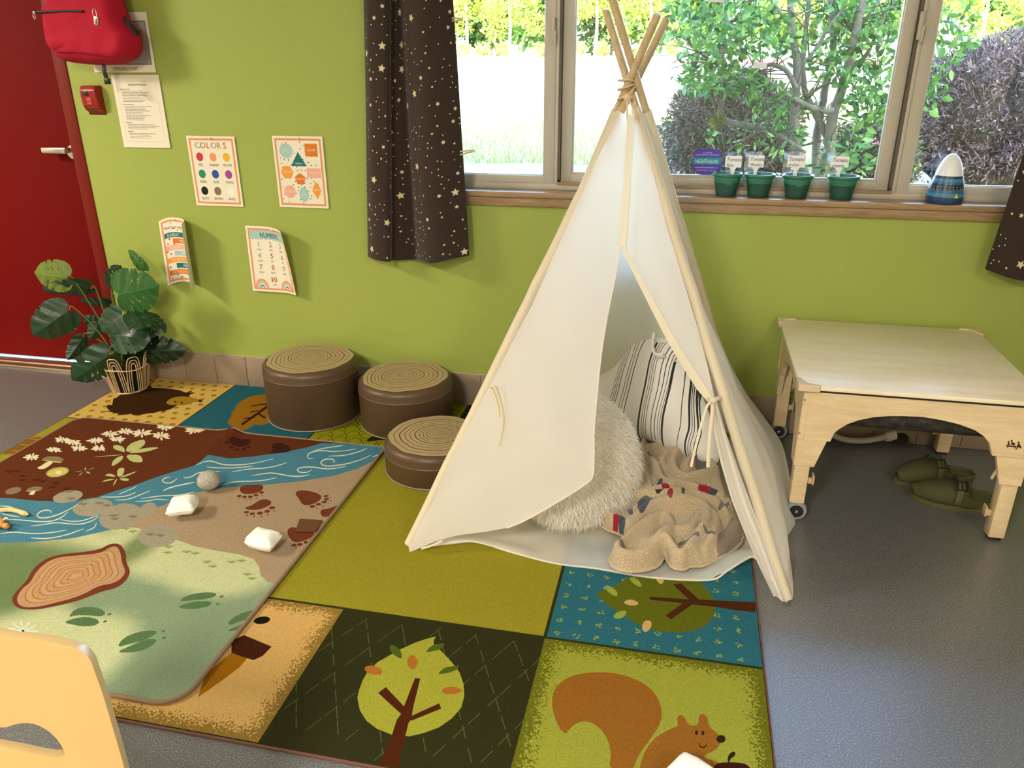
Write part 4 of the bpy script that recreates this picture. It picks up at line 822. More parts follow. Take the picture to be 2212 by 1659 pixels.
# ============================================================ STOOLS
def stool(cx, cy, r, h, label, seed, z0=RZ, dx=0., dy=0., sq=1.):
    t = thing('log_stool', label, 'stool', (cx, cy, z0), 0, 'tree stump ottomans')
    br_ = S('#57422f'); mb = MB(); b = .016
    prof = [(0.001, z0), (r-.006, z0), (r, z0+.006), (r, z0+h-.05)]
    prof += [(r+.0015, z0+h-.046), (r+.0005, z0+h-.042), (r, z0+h-b*1.5)]+[(r-b*1.5+b*1.5*cos(a), z0+h-b*1.5+b*1.5*sin(a)) for a in np.linspace(.2, pi/2, 7)]+[(r-b*1.5-.002, z0+h)]
    mb.lathe(prof, (cx, cy, 0), br_, 72); mb.build('stool_body', 'vinyl', t, ang=50)
    mb = MB(); mb.tube([(cx+(r+.001)*cos(a), cy+(r+.001)*sin(a), z0+.005) for a in np.linspace(0, 2*pi, 65)], .0022, S('#8f8672'), 6, False); plabel(mb.build('bottom_piping', 'vinyl', t), 'pale piping')
    mb = MB(); mb.tube([(cx+(r+.0005)*cos(a), cy+(r+.0005)*sin(a), z0+h-.046) for a in np.linspace(0, 2*pi, 65)], .0016, S('#6e5942'), 6, False); mb.build('top_seam', 'vinyl', t)
    rt = r-.019; ph = [random.uniform(0, 6) for _ in range(6)]
    def ring(k, w=0.):
        out = []; N_ = 90
        for i in range(N_):
            a = 2*pi*i/N_; rr_ = k*rt*(1+(.018*sin(3*a+ph[0])+.012*sin(7*a+ph[1])+.008*sin(13*a+ph[2]))*min(1, k*1.5))*(1+.06*(1-k)*sin(2*a+ph[3]))+w; o_ = (1-k)
            out.append((cx+dx*o_*r+rr_*cos(a), cy+dy*o_*r+rr_*sin(a)))
        return out
    tan = S('#ab946e'); lay = []
    for k in (.89, .78, .68, .585, .49, .41, .34, .275, .215, .16, .11, .07, .04):
        w = .0042 if k in (.78, .49, .275) else .0025
        w *= 1 if k > .3 else .7
        lay += [(ring(k, w/2), S('#54402b')), (ring(k, -w/2), tan)]
    mb = MB(); painted(mb, ring(1.0), lay, tan, lambda u, v, h=0.: (u, v, z0+h_+.0012), .03) if False else None
    zz_ = z0+h+.0006
    painted(mb, ring(1.0), lay, tan, lambda u, v, hh=0.: (u, v, zz_), .03)
    plabel(mb.build('tree_ring_top', 'vinyl', t, smooth=False, weld=False), 'tan top with dark growth rings')
    return t
stool(-1.447, -.226, .190, .247, 'tallest brown tree stump stool, against the wall', 1, dx=-.05, dy=.06)
stool(-1.044, -.219, .187, .199, 'middle height brown tree stump stool against the wall', 2, dx=-.10, dy=.0)
stool(-.812, -.567, .182, .125, 'lowest brown tree stump stool, partly behind the tent edge', 3, dx=.10, dy=.10)

# ============================================================ SMALL THINGS ON THE RUG
ZR = R2+.001
def fr(p, z=R2): return V(onz(p, z))
c = fr((441, 1068), ZR); c = V((c[0], c[1]+.036, ZR+.034)); mb = MB(); vs = 0
mb.ell((0, 0, 0), (.0385, .0385, .0335), S('#a39c90'), n=40); mb.v = [tuple(V(p)*(1+.035*noise.noise(V(p)*60))+c) for p in mb.v]
fel = N('grey_felt'); tc = fel.tc(); n_ = fel.noise(tc, 260, 4, .8); fel.l(fel.ramp(n_, [(.3, S('#7c756b')), (.5, S('#a9a296')), (.7, S('#cfc8bb'))]), fel.b.inputs['Base Color']); fel.b.inputs['Roughness'].default_value = 1; fel.bump(n_, .8, .003); M['felt'] = fel.m
tag(mb.build('felt_ball', 'felt'), 'grey felt wool ball on the rug river', 'ball')
def beanbag(pxs, label, thick, zl, seed, grp='white bean bags on the rug'):
    base = fr(pxs['c'], ZR if pxs['c'][1] < 1600 else RZ+.001); w = pxs['w']; d = pxs['d']; rz = pxs['rz']; t = thing('bean_bag', label, 'bean bag', tuple(base), rz, grp); Mx = PM[t.name]
    o_ = []
    for i in range(40):
        a = 2*pi*i/40; q = 1/max(abs(cos(a)), abs(sin(a))); q = min(q, 1.33)*.97; o_.append((w*q*cos(a)*(1+.03*sin(3*a+seed)), d*q*sin(a)*(1+.04*sin(2*a+seed))))
    def mp(u, v, h): 
        e_ = max(0, 1-(abs(u)/w)**3) ; return Mx @ V((u, v+.0, thick+.004+h*1.0+.003*sin(u*40+seed)))
    mb = MB(); puffy(mb, o_, mp, thick*.95, S('#efece4'), [], .007, .97, .003, 40, min(w, d)*.8, seed); mb.build('bag', M['fluff'], t, ang=80)
    mb = MB(); sm = [mp(u*1.0, v*1.0, 0) for u, v in o_]; mb.tube(sm+[sm[0]], .0018, S('#e6dfcc'), 6, False); plabel(mb.build('seam', 'matte', t), 'raised seam')
M['fluff'] = plain('white_flannel', S('#efece4'), 1, bsc=300, bst=.7, bd=.002, spec=.1)
beanbag(dict(c=(398, 1112), w=.045, d=.042, rz=.35), 'white fuzzy bean bag beside the grey felt ball', .029, 0, 1)
beanbag(dict(c=(572, 1184), w=.046, d=.038, rz=-.05), 'white fuzzy bean bag nearest the brown tile', .028, 0, 4)
a, b, c_, d_ = [fr(p, ZR+.006) for p in ((647, 1120), (696, 1123), (682, 1147), (638, 1147))]
mb = MB(); vs = [tuple(p) for p in (a, b, c_, d_)]+[(p[0], p[1], ZR) for p in (a, b, c_, d_)]
mb.add(vs, [(0, 1, 2, 3), (0, 4, 5, 1), (1, 5, 6, 2), (2, 6, 7, 3), (3, 7, 4, 0), (7, 6, 5, 4)], S('#59301f')); ot = mb.build('brown_tile', 'plastic', smooth=False); bv = ot.modifiers.new('bevel', 'BEVEL'); bv.width = .0008; bv.segments = 2
tag(ot, 'flat square dark brown tile lying on a bear print', 'tile')
# wooden snake and fish-like toy at the left edge
t = thing('wooden_snake', 'pale wooden snake toy on the rug river at the left edge', 'toy', tuple(fr((20, 1105), ZR)))
pts = [fr(p, ZR+.008) for p in ((-60, 1120), (-30, 1100), (0, 1102), (20, 1101), (38, 1104), (52, 1109), (62, 1112))]; ct = catmull(pts, 6); n_ = len(ct)
mb = MB(); mb.tube([V(p)+V((0, 0, .0)) for p in ct], [.0075*min(1, .5+i/8)*(1 if i < n_-9 else (1.12 if i < n_-4 else 1-.22*(i-n_+5))) for i in range(n_)], S('#e6bf80'), 12); bo = mb.build('snake_body', 'matte', t)
mb = MB(); hd = V(ct[-5]); mb.ell(hd+V((0, -.0065, .004)), (.0015, .001, .0015), (.02, .02, .02), n=8); mb.ell(hd+V((-.004, .003, .007)), (.0012, .0012, .001), (.02, .02, .02), n=8); plabel(mb.build('eyes', 'plastic', bo), 'tiny black eyes')
t = thing('wooden_animal', 'carved wooden animal toy lying below the wooden snake at the left edge', 'toy', tuple(fr((5, 1140), ZR)))
mb = MB(); mb.ell(fr((-5, 1128), ZR+.014), (.036, .018, .014), S('#d19a58'), Matrix.Rotation(R(-28), 3, 'Z'), 20); mb.ell(fr((13, 1136), ZR+.014), (.013, .010, .010), S('#c98f4e'), n=16); bo = mb.build('carved_body', 'matte', t)
mb = MB(); mb.tube([fr((9, 1122), ZR+.02), fr((13, 1119), ZR+.032), fr((17, 1120), ZR+.036)], [.004, .003, .001], S('#f0dfb8'), 8); plabel(mb.build('ear', 'matte', t), 'cream pointed ear')
mb = MB(); mb.ell(fr((17, 1134), ZR+.02), (.0016, .0016, .0016), (.02, .02, .02), n=8); mb.build('eye', 'plastic', t)
# third bean bag, mostly below the bottom edge
beanbag(dict(c=(1486, 1700), w=.044, d=.042, rz=pi/4+.25), 'white fuzzy bean bag on the squirrel panel, cut off by the bottom edge', .028, 0, 2)

# ============================================================ POTTED PLANT
bx, by = -2.385, -.150; zf = RZ
t = thing('potted_monstera', 'monstera plant in a rattan basket between the red door and the wall', 'potted plant', (bx, by, zf))
mb = MB(); mb.lathe([(.001, zf+.006), (.062, zf+.006), (.066, zf+.02), (.085, zf+.135), (.080, zf+.135), (.07, zf+.11), (.001, zf+.11)], (bx, by, 0), S('#15120f'), 32); plabel(mb.build('liner_pot', 'matte', t), 'black liner pot')
cane = S('#d2b184'); bas = thing('x', 'x', 'x'); D.objects.remove(bas)
mb = MB(); 
def rad(z): return .072+.030*z/.15
mb.tube([(bx+.072*cos(a), by+.072*sin(a), zf+.004) for a in np.linspace(0, 2*pi, 41)], .0035, cane, 8, False); mb.tube([(bx+.098*cos(a), by+.098*sin(a), zf+.118+.004*sin(3*a)) for a in np.linspace(0, 2*pi, 41)], .003, cane, 8, False)
for k in range(8):
    for w2, hh in ((.40, .175), (.28, .16), (.16, .145)):
        a0 = 2*pi*k/8+.2; pts = []
        for s_ in np.linspace(-1, 1, 17):
            zz_ = hh*(1-abs(s_)**2.6); aa = a0+w2*(1 if s_ > 0 else -1)*abs(s_)**.6*.95; r_ = rad(zz_)+(.004 if k % 2 else 0); pts.append((bx+r_*cos(aa), by+r_*sin(aa), zf+.004+zz_))
        mb.tube(pts, .0022, cane, 6)
plabel(mb.build('rattan_basket', 'matte', t), 'pale looped rattan basket')
def leaf(tree_t, bp, tp, w, tilt, col, yb_, yt_, curve=.25, holes=True, stem=True, flipn=False):
    b = V(ony(bp, yb_)); e = V(ony(tp, yt_)); ax = e-b; Ln = ax.length; ax.normalize(); view = (V(CAMP)-b).normalized()
    sd_ = ax.cross(view).normalized(); n = sd_.cross(ax).normalized(); sd_ = (sd_*cos(tilt)+n*sin(tilt)); n = sd_.cross(ax).normalized()
    o_ = [(0.0, .06), (.10, -.06), (.24, -.09), (.38, -.02), (.47, .14), (.50, .34), (.47, .46), (.36, .49), (.46, .53), (.43, .64), (.31, .655), (.39, .70), (.32, .82), (.20, .92), (.08, .98), (0, 1.03)] if holes else [(0, .06), (.10, -.05), (.25, -.08), (.40, .02), (.49, .2), (.50, .4), (.44, .6), (.33, .77), (.18, .92), (.0, 1.03)]
    ol = o_+[(-x, y) for x, y in o_[-2:0:-1]]
    def mp(u, v, h=0.):
        x = u*w*Ln*1.0; z = -curve*Ln*(v-.35)**2*.9+.0-abs(u)*Ln*.16*(1+0*v)+.012*Ln*sin(v*22-abs(u)*10)*min(1, abs(u)*5)
        return b+ax*(v*Ln)+sd_*x+n*(z+h)
    lay = []; lc = tuple(min(1, x*1.5+.01) for x in col)
    lay.append((stroke([(0, .02), (0, .5), (0, .98)], .02, True), lc))
    for s_ in (-1, 1):
        for k in range(5): v0 = .08+.16*k; lay.append((stroke([(0, v0), (s_*.22, v0+.06), (s_*(.42-.05*k), v0+.17)], .009, True), lc))
    mb = MB(); P_, F_, I_ = cdt(ol, lay, .07)
    hol = [(circ(s_*.2, y, .055, 8, .022, s_*.55), None) for s_ in (-1, 1) for y in (.30, .47, .62)] if holes else []
    keep = [];
    for f, i in zip(F_, I_):
        c2 = np.mean([P_[k] for k in f], 0)
        keep.append(not any(inside(np.array([c2]), h_[0])[0] for h_ in hol))
    mb.add([mp(*p) for p in P_], [f for f, k in zip(F_, keep) if k], [(col if i < 0 else lc) for i, k in zip(I_, keep) if k])
    lo = mb.build('leaf', 'leaf', tree_t, ang=80, weld=False)
    return b, ax
G1, G2, G3, G4 = S('#153a1a'), S('#24561c'), S('#67792e'), S('#0f2c16')
core = V((bx, by, zf+.11))
crp = crop(0, 520, 4.608)
LV = [((680, 370), (335, 325), 1.05, .3, G3, -.26, -.30), ((905, 480), (420, 530), .62, .9, G1, -.22, -.28), ((690, 690), (330, 940), .95, .1, G1, -.24, -.34), ((1150, 540), (1545, 460), 1.0, -.1, G2, -.22, -.22), ((1440, 310), (1255, 105), .62, .9, G2, -.12, -.10),
      ((1120, 480), (1180, 262), .9, .5, G4, -.12, -.14), ((1100, 640), (790, 620), .55, .9, G4, -.10, -.14), ((1225, 730), (1010, 900), 1.15, -.2, G1, -.24, -.30), ((1330, 700), (1420, 860), 1.2, .2, G1, -.22, -.26), ((1430, 760), (1645, 900), .85, .3, G1, -.12, -.12), ((1130, 930), (1460, 980), .9, .1, G1, -.20, -.22), ((1360, 1090), (1820, 1100), .62, -.2, G4, -.14, -.12),
      ((1000, 850), (830, 760), .85, .2, G1, -.16, -.20), ((830, 960), (680, 1180), .62, .1, G1, -.20, -.28), ((1100, 1130), (715, 1400), .75, .2, G1, -.24, -.32), ((1260, 940), (1110, 1100), 1.1, -.3, G4, -.20, -.22), ((1330, 930), (1480, 1050), .9, -.1, G4, -.16, -.18), ((1270, 1090), (1210, 1240), .9, 0, G4, -.16, -.17), ((980, 830), (900, 980), .9, .1, G1, -.18, -.22), ((1420, 880), (1540, 950), 1., .2, G4, -.15, -.15)]
for i, (b_, t_, w, tl, col, yb_, yt_) in enumerate(LV):
    b, ax = leaf(t, crp(b_)[0], crp(t_)[0], w, tl, col, yb_, yt_, holes=i not in (6, 15, 16, 17))
    m1 = core.lerp(b, .45)+V((0, 0, .04 if b.z > core.z else .06)); pts = catmull([core+V((random.uniform(-.03, .03), random.uniform(-.03, .03), -.01)), m1, b-ax*.02, b], 6)
    MB().tube(pts, [.0032-.0014*k/len(pts) for k in range(len(pts))], S('#6d7a3a'), 8).build('stem', 'leaf', t)
# ============================================================ PLAY TENT
FLp, FRp, BRp, BLp = V((-.735, -1.09, 0)), V((.356, -1.10, 0)), V((.298, -.095, 0)), V((-.735, -.085, 0))
zr = RZ+.001
AP = V((-.186, -.575, 1.30))
t = thing('play_tent', 'white cotton teepee play tent with four wooden poles under the window', 'tent', (-.19, -.58, RZ))
offs = dict(FL=(.012, .012), FR=(-.010, -.022), BR=(-.016, .006), BL=(.018, .020))
POL = {}
for k, F0, tpx, ty in (('FL', FLp, (1440, 41), -.490), ('FR', FRp, (1309, 24), -.485), ('BR', BRp, (1315, -28), -.665), ('BL', BLp, (1421, 30), -.655)):
    F_ = F0+V((0, 0, .022 if k[1] == 'L' else .004)); T0 = V(ony(tpx, ty)); d = T0-F_; POL[k] = (F_, F_+d*((1.30-F_.z)/d.z)); d = POL[k][1]-F_; s_ = (T0.z-F_.z)/d.z
    mb = MB(); mb.tube([F_+d*q for q in (0, .3, .6, .9, 1.05, s_-.004, s_)], [.011]*5+[.011, .009], (.8, .7, .5), 16); plabel(mb.build('pole', 'dowel', t), 'round natural wood pole')
def pole(k, s_): F_, C_0 = POL[k]; return F_+(C_0-F_)*s_
SL = {k: (.945, .955, .95, .95)[i] for i, k in enumerate(('FL', 'FR', 'BR', 'BL'))}
# cord at the crossing
rope = S('#dcc3a2')
mb = MB(); pts = []
for k in range(90): a = k/90*2*pi*3.2; pts.append(AP+V((.026*cos(a)+.003*sin(3*a), .034*sin(a), -.004+.04*(k/90)*sin(a*.5)+.010*cos(a))))
mb.tube(pts, .0026, rope, 8); kn = AP+V((.004, -.047, -.025)); mb.ell(kn, (.012, .010, .011), rope, n=14)
mb.tube(catmull([kn, kn+V((.012, -.006, -.02)), kn+V((.03, -.004, -.05)), kn+V((.036, .0, -.09)), kn+V((.026, 0, -.05)), kn+V((.018, 0, -.02))], 6), .0026, rope, 8)
mb.tube(catmull([kn, kn+V((.002, -.01, -.04)), kn+V((.008, -.008, -.09)), kn+V((.006, -.0, -.135))], 6), .0026, rope, 8); mb.build('lashing_cord', 'matte', t)
def wr(p, a, sc_, sd): return a*noise.noise(V((p[0]*sc_, p[1]*sc_*.8, p[2]*sc_))+V((sd, 0, 0)))
# sleeves
for k in ('FL', 'FR', 'BR', 'BL'):
    mb = MB(); pts = [pole(k, lin(.002, SL[k], i/26)) for i in range(27)]; pts = [p+V((wr(p, .004, 6, 1), wr(p, .004, 6, 9), 0)) for p in pts]
    mb.tube(pts, [(.0148+.0015*noise.noise(V((i*.9, ord(k[0]), 0)))) for i in range(27)], (1, 1, 1), 14, False); mb.build('pole_sleeve', 'sleeve', t)
def panel(A, B, n1, n2, sag, name, sd, amp=.010, hem=True, off=0.):
    """A(s), B(s): edges from top (0) to bottom (1)"""
    nrm = (B(1)-A(1)).cross(A(0)-A(1)).normalized(); c = (A(1)+B(1))/2; inn = AP*V((1, 1, 0)) if False else V((AP.x, AP.y, c.z))
    if nrm.dot(inn-c) > 0: nrm = -nrm
    def fn(u, v):
        p = A(v).lerp(B(v), u); e_ = sin(pi*u)*min(1, v*2.5)
        n_ = noise.noise(V((u*2.2, v*3.0, sd)))+.6*noise.noise(V((u*6+v*3, v*4, sd+5)))+.35*(1-abs(2*noise.noise(V((u*5, v*6, sd+9)))))**3
        return p+nrm*(sag*e_+amp*n_*min(1, e_*2.5)+off)
    mb = MB(); mb.grid(fn, n1, n2, (1, 1, 1)); return mb.build(name, 'cloth', t, ang=180)
e_ = lambda k, top: (lambda v: pole(k, lin(SL[k]+top, .015, v)))
lb = e_('BL', -.0); rb = e_('BR', -.0); fl = e_('FL', 0); frr = e_('FR', 0)
panel(lb, rb, 36, 60, -.02, 'back_panel', 2)
def lfn(u, v):
    p = fl(v).lerp(lb(v), u); dnt = .16*max(0, (v-.55)/.45)*max(0, 1-((u-.52)/.36)**2)
    return p+V((dnt, 0, 0))+V((.01, 0, 0))*noise.noise(V((u*4, v*5, 3)))*sin(pi*u)
mb = MB(); mb.grid(lfn, 36, 60, (1, 1, 1)); mb.build('left_panel', 'cloth', t, ang=180)
# right panel with the slack of the photo
SIL = [V(ony(p, y)) for p, y in (((1393, 243), -.54), ((1448, 450), -.40), ((1482, 560), -.36), ((1512, 655), -.31), ((1558, 745), -.25), ((1600, 832), -.22), ((1650, 900), -.24), ((1690, 962), -.34), ((1710, 1055), -.50), ((1718, 1132), -.695))]
SILc = catmull(SIL, 8); zs_ = np.linspace(0, len(SILc)-1, 200)
arc = np.concatenate([[0], np.cumsum([np.linalg.norm(np.array(SILc[i+1])-np.array(SILc[i])) for i in range(len(SILc)-1)])]); arc /= arc[-1]
def sil(v): i = min(len(SILc)-2, int(np.searchsorted(arc, v, side='right')-1)); f = (v-arc[i])/max(1e-9, arc[i+1]-arc[i]); return V(SILc[i]).lerp(V(SILc[i+1]), f)
HEM = [V(onz(p, z)) for p, z in (((1694, 1293), .003), ((1711, 1296), .003), ((1713, 1262), .02), ((1704, 1218), .035), ((1690, 1170), .04), ((1706, 1150), .035))]
def rfn(u, v):
    a, b = frr(v), sil(v); p = a.lerp(b, u)
    out = V((1, -.15, 0)); bulge = sin(pi*u)*(.02+.03*v)*min(1, 3*v)
    p = p+out*bulge*.0+V((.55, -.8, .0))*bulge*.4
    n_ = noise.noise(V((u*2.5, v*4, 4)))+.7*noise.noise(V((u*5+v*4, v*7-u*5, 8))); am = .030*sin(pi*min(1, u*.9+.05))*min(1, v*2)
    p = p+V((.6, -.6, .3))*n_*am
    if v > .55:
        k = ((v-.55)/.45)**2; hemc = catmull(HEM+[b if v >= 1 else SILc[-1]], 6)
        hh = hemc[min(len(hemc)-1, int(u*(len(hemc)-1)))]; p = p.lerp(V(hh), k**2.0) if True else p
    p.z = max(p.z, .004+.0)
    return p
mb = MB(); mb.grid(rfn, 44, 70, (1, 1, 1)); mb.build('right_panel', 'cloth', t, ang=180)
def rfn2(u, v):
    a, b = sil(v), rb(v); p = a.lerp(b, u); return p+V((.4, 0, 0))*0*u+V((.2, .2, 0))*.03*noise.noise(V((u*3, v*5, 3)))*sin(pi*u)
mb = MB(); mb.grid(rfn2, 14, 60, (1, 1, 1)); mb.build('right_rear_panel', 'cloth', t, ang=180)
# front flaps on the front slope
tl_ = pole('FL', SL['FL']); 
mpf, pxf = plane3(FLp+V((0, 0, .01)), FRp+V((0, 0, .01)), AP)
def fdisp(sd, am=.006, sc_=7): return lambda u, v, h=0.: mpf(u, v, h+am*noise.noise(V((u*sc_, v*sc_, sd)))+am*.8*(1-abs(2*noise.noise(V((u*sc_*.9+v*3, v*sc_*.5, sd+7)))))**2)
lf_ = pxf((1340, 248), (1362, 250), (1357, 340), (1350, 440), (1345, 532), (1330, 600), (1312, 690), (1300, 765), (1291, 850), (1284, 930), (1284, 985), (1281, 1028), (1262, 1047), (1230, 1068), (1180, 1098), (1130, 1125), (1098, 1138), (1050, 1147), (990, 1155), (940, 1168), (905, 1184), (889, 1190), (886, 1176), (960, 1030), (1060, 834), (1150, 660), (1240, 460), (1300, 330))
mb = MB(); painted(mb, lf_, [], (1, 1, 1), fdisp(3, .007), .022, hfn=lambda P: [.012+.010*min(1, d*8) for d in edist(P, lf_)]); mb.build('left_door_flap', 'cloth', t, ang=180)
def pipe(pxs, name, r=.0022, h=.016, sd=3, close=False, mat='cloth'):
    pts = [fdisp(sd, .007)(u, v, h) for u, v in pxf(*pxs)]; mb = MB(); mb.tube(catmull(pts, 5), r, (1, 1, 1), 6); return mb.build(name, mat, t)
pipe([(1345, 532), (1330, 600), (1312, 690), (1300, 765), (1291, 850), (1284, 930), (1284, 985), (1281, 1028), (1262, 1047), (1230, 1068), (1180, 1098), (1130, 1125), (1098, 1138)], 'flap_hem', .0026)
# centre seam strip
mb = MB(); L1 = pxf((1357, 255), (1352, 340), (1346, 440), (1339, 530)); R1 = pxf((1372, 255), (1366, 340), (1360, 440), (1352, 538))
painted(mb, L1+R1[::-1], [], (1, 1, 1), fdisp(3, .004), .02, .030); mb.build('front_seam', 'sleeve', t)
rf_ = pxf((1358, 250), (1376, 250), (1405, 350), (1440, 490), (1480, 620), (1510, 720), (1528, 790), (1541, 850), (1545, 868), (1532, 862), (1510, 832), (1480, 785), (1450, 735), (1420, 680), (1385, 610), (1345, 534), (1350, 440), (1354, 340))
mb = MB(); painted(mb, rf_, [], (1, 1, 1), fdisp(5, .006), .022, hfn=lambda P: [.010+.010*min(1, d*8) for d in edist(P, rf_)]); mb.build('right_door_flap', 'cloth', t, ang=180)
mb = MB(); L1 = pxf((1347, 530), (1390, 610), (1424, 672), (1455, 728), (1486, 778), (1515, 822), (1537, 856)); R1 = pxf((1345, 545), (1383, 622), (1413, 682), (1442, 738), (1474, 792), (1504, 840), (1530, 870))
painted(mb, L1+R1[::-1], [], (1, 1, 1), fdisp(5, .004), .02, .024); mb.build('flap_binding', 'sleeve', t)
# gathered lower part below the tie
def gath(u, v):
    L0 = [(1532, 862), (1538, 920), (1556, 1000), (1580, 1080), (1612, 1160), (1644, 1232), (1668, 1282)]; R0 = [(1548, 866), (1566, 930), (1590, 1000), (1618, 1080), (1650, 1160), (1676, 1235), (1700, 1299)]
    i = min(5, int(v*6)); f = v*6-i; a = (lin(L0[i][0], L0[i+1][0], f), lin(L0[i][1], L0[i+1][1], f)); b = (lin(R0[i][0], R0[i+1][0], f), lin(R0[i][1], R0[i+1][1], f))
    q = pxf((lin(a[0], b[0], u), lin(a[1], b[1], u)))[0]; return mpf(q[0], q[1], .024+.014*sin(u*pi*3.2+v*2.0)*(1-.4*v)+.006*noise.noise(V((u*3, v*9, 1))))
mb = MB(); mb.grid(gath, 30, 50, (1, 1, 1)); mb.build('gathered_flap', 'cloth', t, ang=180)
# tie strings
def strand(pts, r, name='tie_string', mat='sleeve'): mb = MB(); mb.tube(catmull(pts, 7), r, (1, 1, 1), 8, sx=2.2); return mb.build(name, mat, t)
T_ = lambda p, h: mpf(*pxf(p)[0], h)
strand([T_((1538, 864), .045), T_((1526, 876), .05), T_((1515, 910), .05), T_((1502, 960), .045), T_((1492, 1005), .045)], .0022)
strand([T_((1538, 866), .045), T_((1536, 900), .05), T_((1531, 950), .045), T_((1528, 1006), .04)], .0022)
mb = MB(); mb.tube([T_((1528, 862), .02), T_((1533, 866), .048), T_((1546, 862), .05), T_((1554, 858), .02)], .006, (1, 1, 1), 8); mb.ell(T_((1539, 864), .05), (.010, .008, .009), (1, 1, 1)); mb.build('tie_knot', 'sleeve', t)
strand([T_((1064, 838), .020), T_((1074, 836), .032), T_((1088, 880), .030), T_((1091, 915), .028), T_((1082, 962), .026)], .0024)
strand([T_((1066, 838), .020), T_((1078, 870), .026), T_((1083, 900), .028)], .002)
strand([T_((958, 1166), .012), T_((936, 1176), .02), T_((915, 1182), .02)], .002)
# floor cloth with its raised front lip
FO = [(-.720, -1.085)]+[tuple(onz(p, .012)[:2]) for p in ((940, 1182), (1020, 1180), (1110, 1198), (1200, 1218), (1290, 1228), (1400, 1246), (1530, 1258), (1570, 1248), (1620, 1230), (1645, 1250), (1672, 1284))]+[(.352, -1.09), (.352, -.12), (-.73, -.12)]
def flo(u, v, h=0.):
    f = edist([(u, v)], FO[:12]+[(.35, -1.12)])[0] if v < -.80 else 1
    lip = 0.0
    z = .010+h+.012*max(0, noise.noise(V((u*5, v*9, 2))))+.006*max(0, noise.noise(V((u*14, v*20, 5))))
    if u > .12 and v < -.88: z += .055*max(0, min(1, (u-.12)/.18))*max(0, min(1, (-.88-v)/.08))*max(0, min(1, 1-(-1.02-v)/.10) if v < -1.02 else 1)
    if u < -.35 and v < -.95: z += .018*math.exp(-((v+1.035)/.03)**2)*min(1, (-.35-u)/.1)
    return (u, v, z)
mb = MB(); painted(mb, FO, [], (1, 1, 1), flo, .02); mb.build('floor_cloth', 'cloth', t, ang=180)
mb = MB(); e0 = [flo(*q) for q in FO[:13]]; mb.tube(catmull([V(q)+V((0, 0, .001)) for q in e0], 4), .003, (1, 1, 1), 6); mb.build('floor_hem', 'cloth', t)

# ============================================================ INSIDE THE TENT
# striped pillow leaning at the back right
PA, PB, PC = V(onz((1330, 945), .03)), V(onz((1560, 1030), .03)), V(ony((1405, 706), -.20))
mpp, pxp = plane3(PA, PB, PC); I_ = crop(1260, 640, 2.44)
ol = pxp(*I_((20, 430), (100, 395), (190, 352), (230, 280), (255, 200), (305, 158), (350, 165), (400, 185), (470, 215), (540, 300), (590, 430), (640, 560), (700, 720), (720, 860), (690, 900), (560, 860), (420, 790), (290, 750), (160, 740), (50, 720), (0, 600)))
stripes = []
def sp_(a, b, c, d, w, k=0):
    ps = pxp(*I_(a, b, c, d)); stripes.append((stroke(ps, w, False), S('#2c2e33')))
for dx, w in ((0, .0022), (13, .0022), (24, .0022), (38, .0028)): sp_((300+dx, 150), (262+dx*.9, 270), (235+dx*.8, 400), (190+dx*.8, 590), w)
for dx, w in ((0, .0022), (13, .0022)): sp_((348+dx, 160), (318+dx, 290), (285+dx, 420), (235+dx, 640), w)
sp_((385, 175), (345, 300), (305, 450), (262, 670), .0030)
for dx, w in ((0, .0070), (16, .0022), (27, .0022), (39, .0022), (68, .0030), (88, .0030), (104, .0022), (116, .0022)): sp_((432+dx*.9, 240), (392+dx, 420), (365+dx, 560), (325+dx*1.05, 750), w)
sp_((523, 340), (500, 520), (480, 640), (448, 800), .0080)
for dx, w in ((0, .0028), (45, .0060), (60, .0022), (72, .0022), (90, .005), (104, .003)): sp_((560+dx*.5, 380+dx*.8), (575+dx*.8, 640+dx*.6), (550+dx, 740), (530+dx, 850), w)
for dx, w in ((0, .003), (14, .006), (30, .008), (46, .004)): sp_((78+dx, 455), (86+dx, 490), (92+dx, 530), (98+dx, 570), w)
tp_ = thing('striped_pillow', 'large white pillow with black stripes leaning inside the tent', 'pillow', tuple(V(onz((1440, 985), RZ+.02))))
mb = MB(); puffy(mb, smooth_poly(ol, 1), mpp, .075, S('#ece7de'), [(q, c) for q, c in stripes], .018, .8, .012, 9, .10, 4); mb.build('pillow_case', 'fabric', tp_, ang=180, weld=False)
mb = MB(); lp = [mpp(*pxp(I_(p)[0])[0], h) for p, h in (((430, 195), .07), ((432, 235), .083), ((438, 275), .088), ((458, 303), .092), ((495, 306), .090))]; mb.tube(catmull(lp, 6), .014, S('#f6f3ee'), 10, sx=.45); plabel(mb.build('fabric_loop', 'fabric', tp_), 'white looped strap')
# shaggy cushion
cc = V((-.285, -.760, .205)); nrm = V((.50, -.62, .60)).normalized(); q0 = nrm.to_track_quat('Z', 'Y').to_matrix()
ts = thing('shaggy_cushion', 'round cream shaggy fur cushion leaning inside the tent opening', 'cushion', (cc.x, cc.y, RZ+.02))
Rr_, Rt = .225, .095
mb = MB(); mb.ell(cc, (Rr_*.96, Rr_*.96, Rt*.9), S('#f5f0e4'), q0, 40); mb.build('cushion_core', 'matte', ts)
nS = 26000; th = rng.uniform(0, 2*pi, nS); ph = np.arccos(rng.uniform(-.35, 1, nS)); 
nn = np.stack([np.sin(ph)*np.cos(th), np.sin(ph)*np.sin(th), np.cos(ph)], 1); bp_ = nn*np.array([Rr_*.95, Rr_*.95, Rt*.88]); Q = np.array(q0); bp_ = bp_@Q.T+np.array(cc); nw = (nn/np.array([Rr_, Rr_, Rt])); nw /= np.linalg.norm(nw, axis=1)[:, None]; nw = nw@Q.T
